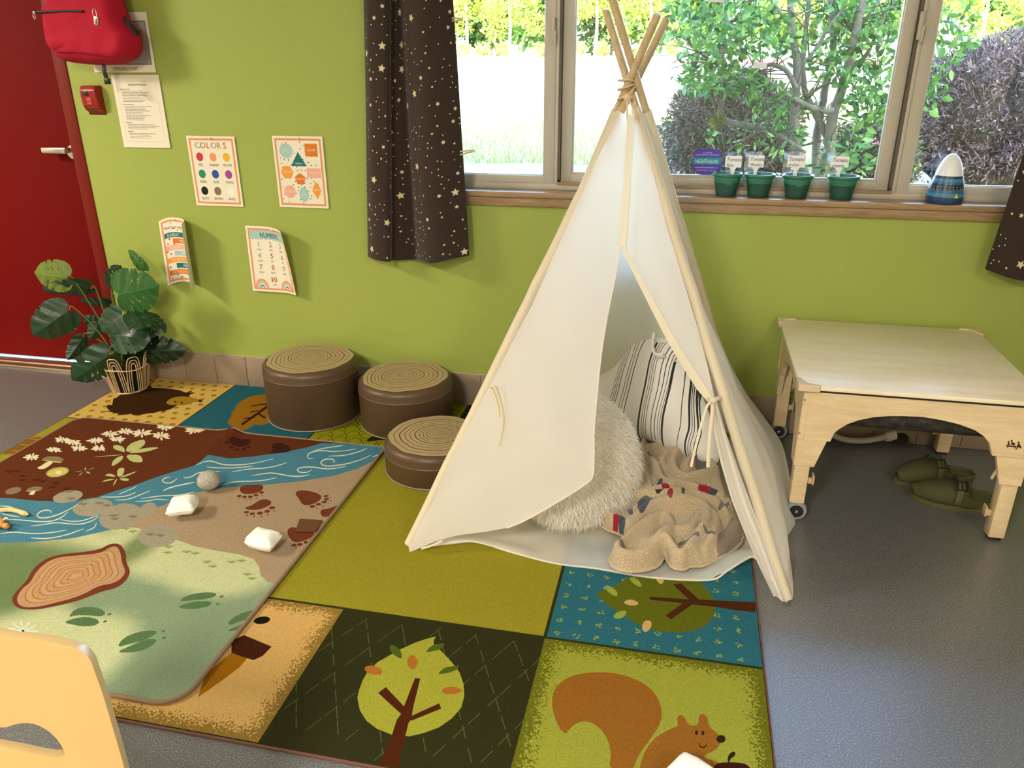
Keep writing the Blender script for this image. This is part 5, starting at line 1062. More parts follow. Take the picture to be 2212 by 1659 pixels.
tdir = nw*.75+rng.normal(0, .42, (nS, 3))+np.array([.05, -.1, -.45]); tdir /= np.linalg.norm(tdir, axis=1)[:, None]; ln2 = rng.uniform(.022, .042, nS)[:, None]
sd2 = np.cross(tdir, rng.normal(0, 1, (nS, 3))); sd2 /= np.linalg.norm(sd2, axis=1)[:, None]; w2 = .0011
mid_ = bp_+tdir*ln2*.55; drop = np.array([0, 0, -1.])*ln2*.28; tip = bp_+tdir*ln2+drop
ok = tip[:, 2] > RZ+.012
VV = np.stack([bp_-sd2*w2, bp_+sd2*w2, mid_-sd2*w2*.9, mid_+sd2*w2*.9, tip], 1)[ok].reshape(-1, 3); k = int(ok.sum())
mb = MB(); mb.v = [tuple(x) for x in VV.tolist()]; cl = S('#f8f5ee'); cl2 = S('#f2ecdf')
for i in range(k): b = i*5; c_ = cl if i % 3 else cl2; mb.f += [(b, b+1, b+3, b+2), (b+2, b+3, b+4)]; mb.c += [c_, c_]
fo = mb.build('shag_pile', 'fur', ts, smooth=False, weld=False); fo['kind'] = 'stuff'
# sherpa blanket: one crumpled cloth with traced folds and colour patches
ZB = RZ+.045; K_ = crop(1260, 640, 2.44)
def kp(*q): return [tuple(onz(p, ZB)[:2]) for p in K_(*q)]
bo_ = smooth_poly(kp((140, 1355), (150, 1320), (200, 1270), (225, 1240), (190, 1215), (120, 1195), (60, 1140), (45, 1110), (110, 1085), (170, 1060), (200, 1010), (265, 960), (275, 880), (290, 780), (340, 745), (450, 775), (560, 815), (640, 850), (720, 930), (770, 1060), (830, 1180), (850, 1250), (790, 1310), (700, 1350), (640, 1385), (560, 1385), (540, 1405), (470, 1395), (440, 1345), (425, 1340), (400, 1385), (330, 1410), (230, 1415), (160, 1395)), 1)
folds = [(((165, 1370), (240, 1385), (330, 1375), (395, 1335), (430, 1315), (465, 1350), (500, 1385), (545, 1370), (600, 1300), (650, 1220), (640, 1150), (560, 1120), (430, 1120), (330, 1150), (250, 1205), (205, 1235)), .050, .020),
 (((170, 1320), (240, 1260), (320, 1215), (385, 1180), (430, 1175), (455, 1215), (440, 1260), (400, 1300)), .040, .019), (((60, 1120), (130, 1180), (200, 1195), (260, 1160), (330, 1110)), .035, .018), (((100, 1100), (210, 1090), (320, 1060), (430, 1050), (540, 1040), (640, 1060), (720, 1090)), .040, .017), (((230, 1080), (330, 1085), (440, 1090), (560, 1075), (680, 1110), (740, 1170)), .045, .018),
 (((330, 1130), (440, 1100), (540, 1100), (620, 1120), (690, 1190), (690, 1270), (640, 1340)), .040, .018), (((700, 1190), (740, 1160), (770, 1110)), .03, .02), (((310, 800), (300, 880), (320, 960), (350, 1020)), .035, .015), (((335, 880), (380, 940), (410, 1000), (470, 1030), (580, 1040)), .045, .017), (((290, 900), (300, 980), (300, 1040)), .030, .013),
 (((340, 830), (420, 815), (520, 825), (600, 855), (650, 900)), .030, .018), (((410, 920), (440, 880), (490, 870), (470, 920), (480, 960), (540, 990), (620, 980), (700, 950)), .042, .017), (((540, 930), (600, 880), (650, 900), (690, 930)), .04, .016), (((560, 1385), (610, 1340), (660, 1290), (690, 1230)), .03, .016), (((220, 1000), (270, 1000), (330, 1020)), .03, .016), (((730, 1330), (780, 1260), (820, 1220)), .022, .02), (((480, 1240), (560, 1240), (600, 1190)), .03, .015)]
FS = [(np.array(catmull([(*p, 0) for p in kp(*q)], 4))[:, :2], a, w) for q, a, w in folds]
def bh(P):
    P = np.asarray(P); d = edist(P, bo_); h = np.zeros(len(P)); acc = np.zeros(len(P))
    for ln_, a, w in FS:
        dd = np.full(len(P), 9.)
        for i in range(len(ln_)-1):
            e = ln_[i+1]-ln_[i]; L_ = e@e+1e-12; t_ = np.clip(((P-ln_[i])@e)/L_, 0, 1); dd = np.minimum(dd, np.hypot(*(P-(ln_[i]+t_[:, None]*e)).T))
        acc = np.maximum(acc, a*np.exp(-(dd/w)**2.4))
    n_ = np.array([noise.noise(V((p[0]*16, p[1]*16, 1)))*.010+noise.noise(V((p[0]*7+3, p[1]*9, 4)))*.018 for p in P])
    ef = np.sqrt(1-(1-np.clip(d/.022, 0, 1))**2); rear = np.clip((P[:, 1]+1.0)/.5, 0, 1)
    return RZ+.016+ef*(.020+.025*rear+.9*acc+.9*n_)
gy1, bl1, rd1 = S('#6d655c'), S('#414d58'), S('#94262e')
pt = [(gy1, (330, 885), (350, 875), (400, 910), (385, 925), (340, 905)), (gy1, (295, 745), (345, 745), (400, 790), (380, 810), (310, 790)), (gy1, (570, 885), (600, 870), (660, 900), (640, 950), (590, 935)), (gy1, (500, 1300), (560, 1290), (610, 1305), (600, 1325), (550, 1310), (505, 1315)), (gy1, (620, 1270), (690, 1285), (690, 1300), (625, 1285)), (gy1, (190, 1300), (250, 1330), (320, 1345), (320, 1365), (240, 1350), (185, 1325)), (gy1, (700, 1150), (760, 1120), (770, 1140), (720, 1175)), (S('#8b7b6a'), (705, 1350), (700, 1290), (740, 1230), (800, 1160), (850, 1250), (790, 1310)),  # grey band along the front edge paints its dark shading
 (bl1, (280, 1105), (375, 1108), (340, 1150), (300, 1190), (285, 1170)), (bl1, (228, 1130), (255, 1130), (262, 1205), (240, 1185)), (bl1, (640, 1065), (710, 1058), (705, 1088), (655, 1092)), (bl1, (360, 1008), (412, 1003), (418, 1040), (372, 1042)), (bl1, (480, 1005), (560, 1015), (650, 1030), (640, 1048), (560, 1038), (490, 1025)), (bl1, (185, 1190), (225, 1200), (215, 1235), (190, 1220)), (bl1, (510, 1072), (530, 1070), (530, 1100), (512, 1100)), (S('#3d2b30'), (370, 1072), (425, 1060), (440, 1080), (400, 1098), (375, 1096)),
 (rd1, (155, 1180), (190, 1170), (188, 1215), (160, 1222)), (rd1, (435, 1092), (470, 1082), (465, 1125), (440, 1122)), (rd1, (595, 1050), (640, 1038), (705, 1046), (695, 1062), (640, 1084), (612, 1078)), (rd1, (405, 1046), (455, 1058), (455, 1070), (410, 1064)), (rd1, (105, 1082), (140, 1092), (155, 1112), (118, 1106)), (rd1, (225, 1080), (245, 1085), (235, 1110), (220, 1105)), (rd1, (580, 1030), (630, 1035), (630, 1043), (590, 1040))]
lay = [(smooth_poly(kp(*q[1:]), 1), q[0]) for q in pt]
mb = MB(); Pb, Fb = painted(mb, bo_, lay, S('#bda98a'), lambda u, v, h=0.: (u, v, h), .0065, hfn=lambda P: bh(P))
nb_ = len(bo_); mb.tube([(x, y, RZ+.020) for x, y in bo_]+[(*bo_[0], RZ+.020)], .0045, S('#c4b08f'), 6, False)
bl = mb.build('sherpa_blanket', 'cloth', ang=180)
mm = N('sherpa_fleece'); tc = mm.tc(); nz = mm.n('TexNoise'); mm.l(tc, nz.inputs['Vector']); nz.inputs['Scale'].default_value = 8
ws = mm.n('VectorMath', operation='MULTIPLY_ADD'); mm.l(nz.outputs['Color'], ws.inputs[0]); ws.inputs[1].default_value = (.015, .015, .015); mm.l(tc, ws.inputs[2])
vo = mm.n('TexVoronoi'); vo.feature = 'DISTANCE_TO_EDGE'; mm.l(ws.outputs[0], vo.inputs['Vector']); vo.inputs['Scale'].default_value = 135
at_ = mm.attr(); c3_ = mm.mix(1., at_.outputs['Color'], mm.ramp(vo.outputs['Distance'], [(.0, .68), (.12, 1.)]), 'MULTIPLY')
mm.l(c3_, mm.b.inputs['Base Color']); mm.b.inputs['Roughness'].default_value = 1; mm.b.inputs['Sheen Weight'].default_value = .3; mm.b.inputs['Specular IOR Level'].default_value = .1
mm.bump(mm.ramp(vo.outputs['Distance'], [(0, 0.), (.25, 1.)]), .5, .0025); bl.data.materials[0] = mm.m
tag(bl, 'crumpled beige sherpa blanket with grey, red and blue patches on the tent floor', 'blanket')
# rope tassel outside the left edge
mb = MB(); pts = [V(ony(p, -.16)) for p in ((1066, 815), (1056, 838), (1046, 852), (1041, 862), (1034, 872))]; ct = catmull(pts, 8); n_ = len(ct)
for s_ in (0, pi): mb.tube([V(p)+V((.006*cos(i*.8+s_), .006*sin(i*.8+s_), .004*cos(i*.8+s_))) for i, p in enumerate(ct)], .006, S('#b9b4a8'), 8)
mb.ell(V(ct[-1]), (.009, .008, .007), S('#c9c4b8')); tag(mb.build('twisted_cord', 'matte'), 'grey twisted cord end sticking out behind the left tent edge', 'cord')
# ============================================================ SENSORY TABLE
tx0, tx1, ty0, ty1, tz = .375, 1.052, -.690, -.022, .475
t = thing('sensory_table', 'low maple sensory table with wooden lid and two caster wheels, right of the tent', 'table', (.71, -.36, 0))
MB().box(((tx0+tx1)/2, (ty0+ty1)/2, tz-.007), (tx1-tx0, ty1-ty0, .014), bev=.003, seg=2).build('tabletop', 'mapletop', t)
mb = MB(); mb.box(((tx0+tx1)/2, (ty0+ty1)/2, tz-.020), (tx1-tx0-.03, ty1-ty0-.03, .011), S('#241e1c'), .003); plabel(mb.build('lid_gap_fill', 'plastic', t), 'dark fill in the gap under the lid')  # added dark slab stands in for the black gap beneath the top
for cx, sx in ((tx0, 1), (tx1, -1)):
    for cy, sy in ((ty0, 1), (ty1, -1)):
        o_ = [(0, 0), (.060, 0), (.066, .006), (.060, .014), (.036, .020), (.026, .028), (.020, .040), (.014, .062), (.006, .066), (0, .060)]
        mb = MB(); mb.prism(o_ if sx*sy > 0 else o_[::-1], lambda a, b, h: (cx+sx*(a-.005), cy+sy*(b-.005), h), tz-.018, tz+.004, S('#d8c0a0')); o = mb.build('corner_guard', 'plastic', t, ang=30); bv = o.modifiers.new('bevel', 'BEVEL'); bv.width = .003; bv.segments = 3; plabel(o, 'beige plastic corner guard')
YA = ty0+.018; XA = tx0+.018; Tq = crop(1640, 640, 3.072)
za = tz-.026
arch = [tuple(ony(p, YA)[[0, 2]]) for p in Tq((475, 955), (500, 910), (530, 885), (590, 850), (660, 825), (760, 805), (860, 797), (960, 797), (1080, 802), (1200, 822), (1320, 850), (1430, 890), (1490, 930), (1530, 980), (1550, 1035))]
zbot = float(ony(Tq((235, 945))[0], YA)[2]); x0a = XA; x1a = tx1-.016
fr_ = [(x0a, za), (x0a-.002, zbot)]+[(arch[0][0], zbot)]+arch[1:-1]+[(arch[-1][0], zbot), (x1a+.002, zbot), (x1a, za)]
mb = MB(); mb.prism(fr_, lambda a, b, h: (a, h, b), YA, YA+.018, (1, 1, 1)); o = mb.build('front_apron', 'maple', t, ang=40); bv = o.modifiers.new('bevel', 'BEVEL'); bv.width = .002; bv.segments = 2; bv.limit_method = 'ANGLE'
c0, w0 = (x0a+x1a)/2, (x1a-x0a)
mb = MB(); mb.prism(fr_, lambda a, b, h: (a, h, b), ty1-.034, ty1-.016, (1, 1, 1)); mb.build('rear_apron', 'maple', t, ang=40)
sc_ = (ty1-.016-YA)/w0; sd_p = [(YA+(a-x0a)*sc_, b) for a, b in fr_]
for xx in (XA, tx1-.034):
    mb = MB(); mb.prism(sd_p, lambda a, b, h: (h, a, b), xx, xx+.018, (1, 1, 1)); o = mb.build('side_apron', 'maple', t, ang=40); bv = o.modifiers.new('bevel', 'BEVEL'); bv.width = .002; bv.segments = 2; bv.limit_method = 'ANGLE'
zsh = float(ony(Tq((225, 1120))[0], YA)[2]); lz = dict(L=.062, R=.012)
for cx, sx in ((XA, 1), (x1a, -1)):
    for cy, sy in ((YA, 1), (ty1-.016, -1)):
        lw = .046; z_b = lz['L' if sx > 0 else 'R']; bx_, by_ = cx+sx*(.004+lw/2), cy+sy*(.004+lw/2)
        mb = MB(); mb.box((bx_, by_, (z_b+tz-.03)/2), (lw, lw, tz-.03-z_b), (1, 1, 1), .004, 2); lg = mb.build('leg', 'maple', t)
        top_, bt_ = .085, .060
        for ax in (0, 1):
            a = [(0, zbot+.0), (top_, zbot), (bt_, zsh), (.002, zsh)]
            mb = MB(); mb.prism(a, (lambda p, z, h: (cx+sx*p, cy+sy*h, z)) if ax == 0 else (lambda p, z, h: (cx+sx*h, cy+sy*p, z)), -.001, .017, (1, 1, 1)); o = mb.build('leg_bracket', 'maple', lg, ang=30)
        if sx > 0:
            wc = V((bx_+.003, cy+sy*.018, .033)); A = Matrix.Rotation(R(90), 3, 'X')
            mb = MB(); mb.lathe([(.022, .014), (.030, .013), (.033, .008), (.033, -.008), (.030, -.013), (.022, -.014)], wc, S('#8b8d8e'), 32, axis=A); wh = mb.build('caster_wheel', 'plastic', t, ang=40); plabel(wh, 'grey caster wheel with black hub')
            mb = MB(); mb.lathe([(.0001, .012), (.023, .012), (.023, -.012), (.0001, -.012)], wc, S('#16161a'), 28, axis=A); mb.build('hub', 'plastic', wh, ang=40)
            mb = MB(); mb.lathe([(.0001, .017), (.005, .017), (.0055, .012)], wc, (1, 1, 1), 6, axis=A); mb.build('axle_bolt', 'steel', wh)
        else: MB().box((bx_, by_, z_b/2), (.034, .034, z_b), S('#1b1a19'), .002).build('glide', 'plastic', lg)
        mb = MB(); kx = bx_+sx*(lw/2); kz = zsh-.045 if sy > 0 else zsh-.03
        mb.box((kx+sx*.010, by_, z_b+.075), (.022, .012, .020), S('#cdb288'), .003); mb.box((kx+sx*.018, by_, z_b+.082), (.006, .030, .034), S('#cdb288'), .003); mb.build('leg_clip', 'plastic', lg)
        if sx < 0:
            mb = MB(); mb.tube([(kx, by_, zsh+.022), (kx-.014, by_, zsh+.022)], .005, S('#cdb288'), 10); mb.box((kx-.017, by_, zsh+.022), (.007, .010, .042), S('#d6bd94'), .003, 2, Matrix.Rotation(R(18), 3, 'Y')); mb.build('wing_nut', 'plastic', lg)
for p in Tq((302, 687), (266, 905)):
    mb = MB(); q = ony(p, YA); mb.lathe([(.0001, .0025), (.0035, .0025), (.0042, 0)], tuple(q), n=12, axis=Matrix.Rotation(R(90), 3, 'X')); mb.build('screw', 'brass', t)
mb = MB(); zt_ = float(ony((1990, 934), -.60)[2]); mb.box((.71, -.355, (zt_+tz-.03)/2), (.56, .56, tz-.03-zt_), S('#2a2621'), .05, 5)
m = N('marbled_tub'); tc = m.tc(); m.l(m.ramp(m.noise(tc, 45, 4, .7), [(.35, S('#1c1a1b')), (.5, S('#2f2c28')), (.6, S('#4a3c30')), (.7, S('#2e3a3a'))]), m.b.inputs['Base Color']); m.b.inputs['Roughness'].default_value = .5; M['tub'] = m.m
plabel(mb.build('tub', 'tub', t), 'dark mottled plastic tub')
# burned mark: small figures at a table
mb = MB(); dkb = S('#3a1a10')
def mk(poly): painted(mb, [tuple(ony(p, YA)[[0, 2]]) for p in Tq(*poly)], [], dkb, lambda a, b, h=0.: (a, YA-.0006, b))
def dot(x, y, r): mk([(x+r*cos(a), y+r*sin(a)) for a in np.linspace(0, 2*pi, 9)[:-1]])
dot(1655, 965, 7); dot(1675, 959, 7); dot(1721, 970, 7)
mk([(1635, 988), (1700, 992), (1722, 1000), (1700, 1002), (1640, 996)]); mk([(1650, 972), (1662, 974), (1662, 988), (1646, 986)]); mk([(1672, 967), (1684, 968), (1700, 980), (1694, 988), (1672, 984)]); mk([(1714, 978), (1728, 978), (1738, 1000), (1738, 1010), (1728, 1004), (1712, 1002)]); mk([(1645, 997), (1652, 998), (1644, 1012)]); mk([(1696, 1001), (1703, 1001), (1692, 1014)]); mk([(1712, 1002), (1718, 1003), (1706, 1018), (1698, 1018)])
plabel(mb.build('burned_mark', 'matte', t, smooth=False, weld=False), 'small dark burned mark of figures at a table')

# hose and wall outlet below the table
mb = MB(); mb.tube(catmull([V(ony(p, -.07)) for p in ((1770, 915), (1800, 940), (1835, 951), (1875, 951), (1916, 943))], 8), .0115, S('#b7b6a8'), 14)
h_ = mb.build('drain_hose', 'plastic'); tag(h_, 'pale flexible drain hose running under the sensory table', 'hose')
mb = MB(); a, b = V(ony((1913, 944), -.07)), V(ony((1934, 940), -.06)); mb.tube([a, a.lerp(b, .2), b], [.015, .0165, .016], S('#d5d2c6'), 16)
for k in range(10): an = 2*pi*k/10; mb.tube([a+V((0, .0165*cos(an), .0165*sin(an))), b+V((0, .0165*cos(an), .0165*sin(an)))], .0018, S('#c9c6b9'), 5)
t2 = tag(mb.build('hose_coupling', 'plastic'), 'ribbed white coupling at the end of the drain hose', 'coupling')
q = ony((1946, 950), -.0125); mb = MB(); mb.lathe([(.0001, .003), (.020, .003), (.026, .006), (.029, .003), (.029, 0)], (q[0], -.0125, q[2]), S('#2a241d'), 28, axis=Matrix.Rotation(R(90), 3, 'X')); tag(mb.build('wall_outlet', 'plastic'), 'round dark outlet in the tile base behind the table', 'outlet')

# clogs
def clog(heel, toe, label, sgn):
    h_ = V(onz(heel, 0)); q_ = V(onz(toe, 0)); h_.z = q_.z = 0; Ld = (q_-h_); Ln = Ld.length; rz = math.atan2(Ld.y, Ld.x)
    t = thing('clog', label, 'shoe', tuple((h_+q_)/2+V((0, 0, .0005))), rz, 'pair of clogs'); Mx = PM[t.name]; L2 = Ln/2; ol = S('#4b4a2a')
    hw = lambda s: (.036+.016*sin(pi*min(1, max(0, (s-.15)/.85))**.9))*min(1, sqrt(max(0, s*(2*.16-s)))/.16 if s < .16 else 1)*(sqrt(max(0, 1-((s-.70)/.30)**2)) if s > .70 else 1)
    mid = lambda s: sgn*.010*sin(pi*s)
    S_ = list(np.linspace(0.0, 1.0, 41)); outl = [(-L2+s*Ln, mid(s)+hw(s)) for s in S_]+[(-L2+s*Ln, mid(s)-hw(s)) for s in S_[::-1][1:-1]]
    f3 = lambda a, b, h: Mx @ V((a, b, h)); mb = MB(); mb.prism(outl, f3, .0, .024, S('#56542f')); o = mb.build('sole', 'matte', t, ang=50)
    def sec(u, v):   # u 0..1 across, v 0..1 heel to toe over the closed front
        s = lin(.42, .985, v); a = pi*u; h = .024+(.058-.030*max(0, (v-.25)/.75)**1.6)*1.0; w = hw(s)*1.03; k = abs(sin(a))**.55
        h = lin(h, .05, max(0, (v-.85)/.15)) if v > .85 else h
        return Mx @ V((-L2+s*Ln+.004*sin(a)*v, mid(s)+w*cos(a)*(1 if abs(cos(a)) > .9 else 1), .018+(h-.018)*k+.0*v))
    mb = MB(); mb.grid(sec, 26, 26, ol); o = mb.build('upper', 'matte', t, ang=80); sd = o.modifiers.new('thickness', 'SOLIDIFY'); sd.thickness = .004; sd.offset = -1
    def rim(u, v):
        s = lin(.48, 0, min(1, 2*u)) if u < .5 else lin(0, .48, 2*u-1); sg = 1 if u < .5 else -1; w = hw(max(s, .004))*1.02
        k = 1-abs(2*u-1); hh = lin(.064, .036, min(1, k*2.2)); return Mx @ V((-L2+s*Ln, mid(s)+sg*w, lin(.016, hh, v)))
    mb = MB(); mb.grid(rim, 60, 5, ol); o = mb.build('heel_rim', 'matte', t, ang=80); sd = o.modifiers.new('thickness', 'SOLIDIFY'); sd.thickness = .005; sd.offset = 0
    def strap(u, v): 
        s = .50+.075*v-.03*sin(pi*u); a = pi*u; w = hw(.55)*1.10; return Mx @ V((-L2+s*Ln, mid(.55)+w*cos(a), .022+(.072)*abs(sin(a))**.6+.002))
    mb = MB(); mb.grid(strap, 24, 3, S('#5a583a')); o = mb.build('strap', 'matte', t, ang=80); sd = o.modifiers.new('thickness', 'SOLIDIFY'); sd.thickness = .004; sd.offset = 1
    c = strap(.27, .5); Rb = Matrix.Rotation(rz, 3, 'Z') @ Matrix.Rotation(R(-42), 3, 'X'); mb = MB()
    for dx, dy, sx, sy in ((-.015, 0, .005, .034), (.015, 0, .005, .034), (0, -.015, .034, .005), (0, .015, .034, .005), (0, 0, .004, .03)): mb.box(c+Rb @ V((dx, dy, .005)), (sx, sy, .004), S('#23231c'), .001, 1, Rb)
    plabel(mb.build('buckle', 'plastic', o), 'dark square buckle'); return t
clog((2165, 1098), (1962, 1072), 'olive green buckled clog nearest the table leg, in front of its mate', 1)
clog((2098, 1038), (1930, 1044), 'olive green buckled clog lying behind the other clog', -1)

# ============================================================ ON THE SILL
SZ = .9135
wh = ('leftmost', 'second', 'third', 'rightmost')
names = (('Tomato', 'Alex'), ('Tomato', 'Wesley'), ('Tomato', 'archer'), ('Tomato', 'arianna'))
lbls = ('leftmost of the four green pots on the window sill, beside the purple sticker', 'second green tomato pot from the left on the window sill', 'third green tomato pot from the left on the window sill', 'rightmost of the four green tomato pots on the window sill')
def pot_proto():
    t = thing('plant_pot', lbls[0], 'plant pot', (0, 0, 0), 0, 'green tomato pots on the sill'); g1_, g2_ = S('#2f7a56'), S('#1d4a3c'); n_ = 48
    prof = [(.034, 0), (.036, .002), (.0375, .012)]+[(lin(.0375, .0485, k/8), lin(.012, .070, k/8)) for k in range(1, 9)]; mb = MB(); mb.lathe([(.0001, 0), (.034, 0)], col=g2_, n=n_)
    vs = [(r*cos(2*pi*j/n_), r*sin(2*pi*j/n_), z) for r, z in prof for j in range(n_)]; fs = []; cs = []
    for i in range(len(prof)-1):
        for j in range(n_):
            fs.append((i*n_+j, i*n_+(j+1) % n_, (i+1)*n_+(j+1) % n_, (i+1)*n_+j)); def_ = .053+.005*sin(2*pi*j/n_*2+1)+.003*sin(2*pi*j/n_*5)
            cs.append([g1_ if z > def_ else g2_ for z in (prof[i][1], prof[i][1], prof[i+1][1], prof[i+1][1])])  # lighter green paints light through the plastic; darker green paints soil behind
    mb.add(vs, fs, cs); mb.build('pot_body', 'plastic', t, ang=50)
    mb = MB(); mb.lathe([(.0475, .068), (.0525, .070), (.0545, .073), (.0545, .078), (.0525, .081), (.0475, .081), (.046, .078), (.046, .05)], col=S('#2c6a58'), n=n_); mb.build('rim', 'plastic', t, ang=50)
    mb = MB(); mb.grid(lambda u, v: (.046*(v)*cos(2*pi*u), .046*v*sin(2*pi*u), .062+.004*noise.noise(V((u*9*v, v*8, 1)))), 24, 8, S('#2b2119')); plabel(mb.build('soil', 'matte', t), 'dark potting soil')
    return t
def kids(o): return [c for c in D.objects if c.parent == o]
def copy_tree(o, parent=None):
    c = o.copy(); COL.objects.link(c); c.parent = parent
    for ch in kids(o): copy_tree(ch, c)
    return c
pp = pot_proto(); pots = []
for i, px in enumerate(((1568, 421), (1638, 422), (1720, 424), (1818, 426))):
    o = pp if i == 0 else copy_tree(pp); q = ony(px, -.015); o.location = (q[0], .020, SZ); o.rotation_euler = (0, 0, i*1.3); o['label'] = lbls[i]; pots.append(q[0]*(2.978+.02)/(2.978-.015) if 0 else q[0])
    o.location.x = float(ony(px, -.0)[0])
    x = o.location.x; tg = ((1568, 1601, 337, 362), (1619, 1649, 336, 362), (1703, 1739, 336, 362), (1797, 1832, 338, 362))[i]
    a, b = ony((tg[0], tg[2]), .03), ony((tg[1], tg[3]), .03); w = (b[0]-a[0]); h = a[2]-b[2]; cx = (a[0]+b[0])/2
    t = thing('plant_label', 'handwritten white T-shaped plant label in the %s green pot' % wh[i], 'plant label', (cx, .03, SZ+.06), 0, 'white plant labels'); mb = MB()
    stx = .006*(1 if i != 0 else 3)
    ol = [(-w/2, b[2]), (-w*.22, b[2]), (-w*.10, b[2]-.012), (-w*.09, SZ+.045), (w*.09, SZ+.045), (w*.10, b[2]-.012), (w*.22, b[2]), (w/2, b[2]), (w/2, a[2]), (-w/2, a[2])]
    mb.prism(ol, lambda u, v, hh: (cx+u, .03+hh, v), 0, .0012, S('#f2f0ee'))
    f4 = lambda u, v, hh=0.: (cx+u, .03-.0006-hh, a[2]+v)
    for k, s_ in enumerate(names[i]): text(mb, s_, -w/2+.004, -.018-.018*k, .0185 if k == 0 else .016, S('#2a3370'), f4, .0002, 'LEFT', 0, .88, .12)
    mb.build('label_stake', 'plastic', t, smooth=False, weld=False)
    q0_, q1_ = ony((tg[0]+(4 if i < 1 else -8), tg[2]-9), .045), ony((tg[1]-4, tg[3]+4), .045); mb = MB()
    mb.grid(lambda u, v: (lin(q0_[0], q1_[0], u), .045+.006*sin(u*5+v*3), lin(q0_[2], SZ+.055, v)), 8, 8, (1, 1, 1))
    tag(mb.build('clear_bag', 'film', weld=False), 'clear plastic bag behind the plant label of the %s green pot' % wh[i], 'bag', 'clear bags behind the plant labels')
# blue cone humidifier
lc = ony((2040, 432), .005); t = thing('cone_night_light', 'blue banded cone night light with white tip at the right end of the sill', 'night light', (float(lc[0]), .010, SZ))
nb, mbp, tl2 = S('#173a63'), S('#3f7fa3'), S('#2a5f86'); pf = [(.0001, 0), (.054, 0), (.0575, .004), (.0585, .012), (.058, .024), (.0565, .036), (.0545, .046), (.053, .056), (.051, .066), (.0485, .074), (.046, .084), (.0435, .092)]
cs = [nb, nb, nb, nb, mbp, tl2, S('#122642'), S('#122642'), tl2, mbp, nb, nb]; mb = MB(); mb.lathe(pf, (float(lc[0]), .010, SZ), cols=cs[:len(pf)-1], n=48)
for k in range(26):
    for zz, sz in ((.050, .0016), (.058, .0016), (.0455, .001)): 
        a = 2*pi*k/26+(.12 if sz < .0015 else 0); r_ = .0545-(zz-.046)*.19+.0004; mb.box((float(lc[0])+r_*cos(a), .010+r_*sin(a), SZ+zz), (sz*1.3,)*3, S('#e3e6ee'))
mb.build('banded_base', 'plastic', t, ang=60)
mb = MB(); mb.lathe([(.0432, .092), (.0405, .105), (.036, .120), (.030, .135), (.022, .149), (.013, .158), (.005, .162), (.0001, .1625)], (float(lc[0]), .010, SZ), S('#e8e8ea'), 48); plabel(mb.build('tip', 'plastic', t), 'white rounded tip')
a = -pi/2+.35; mb = MB(); c = V((float(lc[0])+.0578*cos(a), .010+.0578*sin(a), SZ+.030)); tn = V((-sin(a), cos(a), 0)); ot_ = V((cos(a), sin(a), 0)); mb.add([c-tn*.008-V((0, 0, .007))+ot_*.001, c+tn*.008-V((0, 0, .007))+ot_*.001, c+V((0, 0, .009))+ot_*.0], [(0, 1, 2)], S('#e0d23a')); plabel(mb.build('triangle_mark', 'plastic', t, weld=False), 'yellow triangle')
# sticker on the glass
yg = YF+.024+.021; A1 = ony((1497, 320), yg); A2 = ony((1557, 379), yg); cx, cz = (A1[0]+A2[0])/2, (A1[2]+A2[2])/2; sw, sh_ = (A2[0]-A1[0])/2, (A1[2]-A2[2])/2
ol = [(.0, 1), (.35, .90), (.62, .97), (.98, .62), (.88, .30), (1, .0), (.97, -.45), (.62, -.90), (.2, -1), (-.2, -1), (-.62, -.90), (-.97, -.45), (-1, 0), (-.88, .30), (-.98, .62), (-.62, .97), (-.35, .90)]
mb = MB(); pur = S('#4a2f9e'); f5 = lambda u, v, h=0.: (cx+u*sw, yg-.0006-h, cz+v*sh_); painted(mb, ol, [(rect(-.93, -.22, .93, .36), S('#14808f')), (rect(-.93, .34, .93, .38), S('#2c1c6e')), (rect(-.93, -.24, .93, -.20), S('#2c1c6e'))], pur, f5)
for s_, y, sz, c in (('NIGHTHAWK', -.12, .44, S('#cfe0e6')), ('24 HOUR', .62, .15, S('#cbbde8')), ('ELECTRONIC SECURITY', .46, .15, S('#cbbde8')), ('www.NIGHTHAWKINC.com', -.48, .16, S('#cbbde8')), ('MONITORING - SERVICE', -.68, .12, S('#cbbde8'))):
    wd_ = (max(v_[0] for v_ in text2d(s_)[0])-min(v_[0] for v_ in text2d(s_)[0]))*sz; text(mb, s_, 0, y, sz, c, f5, .0003, 'CENTER', 0, min(1, 1.55/wd_))
tag(mb.build('security_sticker', 'plastic', smooth=False, weld=False), 'purple and teal shield shaped security sticker on the window glass', 'sticker')
for (p0, p1), l_ in ((((1628, 134), (1656, 148)), 'small white paper slip on the middle window pane'), (((1523, -12), (1565, 4)), 'white paper slip at the top edge of the photo on the middle pane')):
    a, b = ony(p0, yg), ony(p1, yg); mb = MB(); mb.box(((a[0]+b[0])/2, yg-.001, (a[2]+b[2])/2), (b[0]-a[0], .0008, a[2]-b[2]), S('#e9ecec'), rot=Matrix.Rotation(R(4), 3, 'Y')); tag(mb.build('paper_slip', 'paper'), l_, 'paper slip', 'paper slips on the glass')

# ============================================================ CHILD'S CHAIR
t = thing('child_chair', 'yellow moulded plastic child chair with a handle hole, cut off at the bottom left', 'chair', (-1.0, -2.45, 0)); cy = S('#bf9d66')
CZ = .60; c0 = V(onz((150, 1440), CZ)); 
mpc, pxc = plane3(V(onz((-60, 1400), CZ+.0)), V(onz((60, 1400), CZ)), V(onz((-60, 1400), CZ))+V((0, -.10, -.36)))
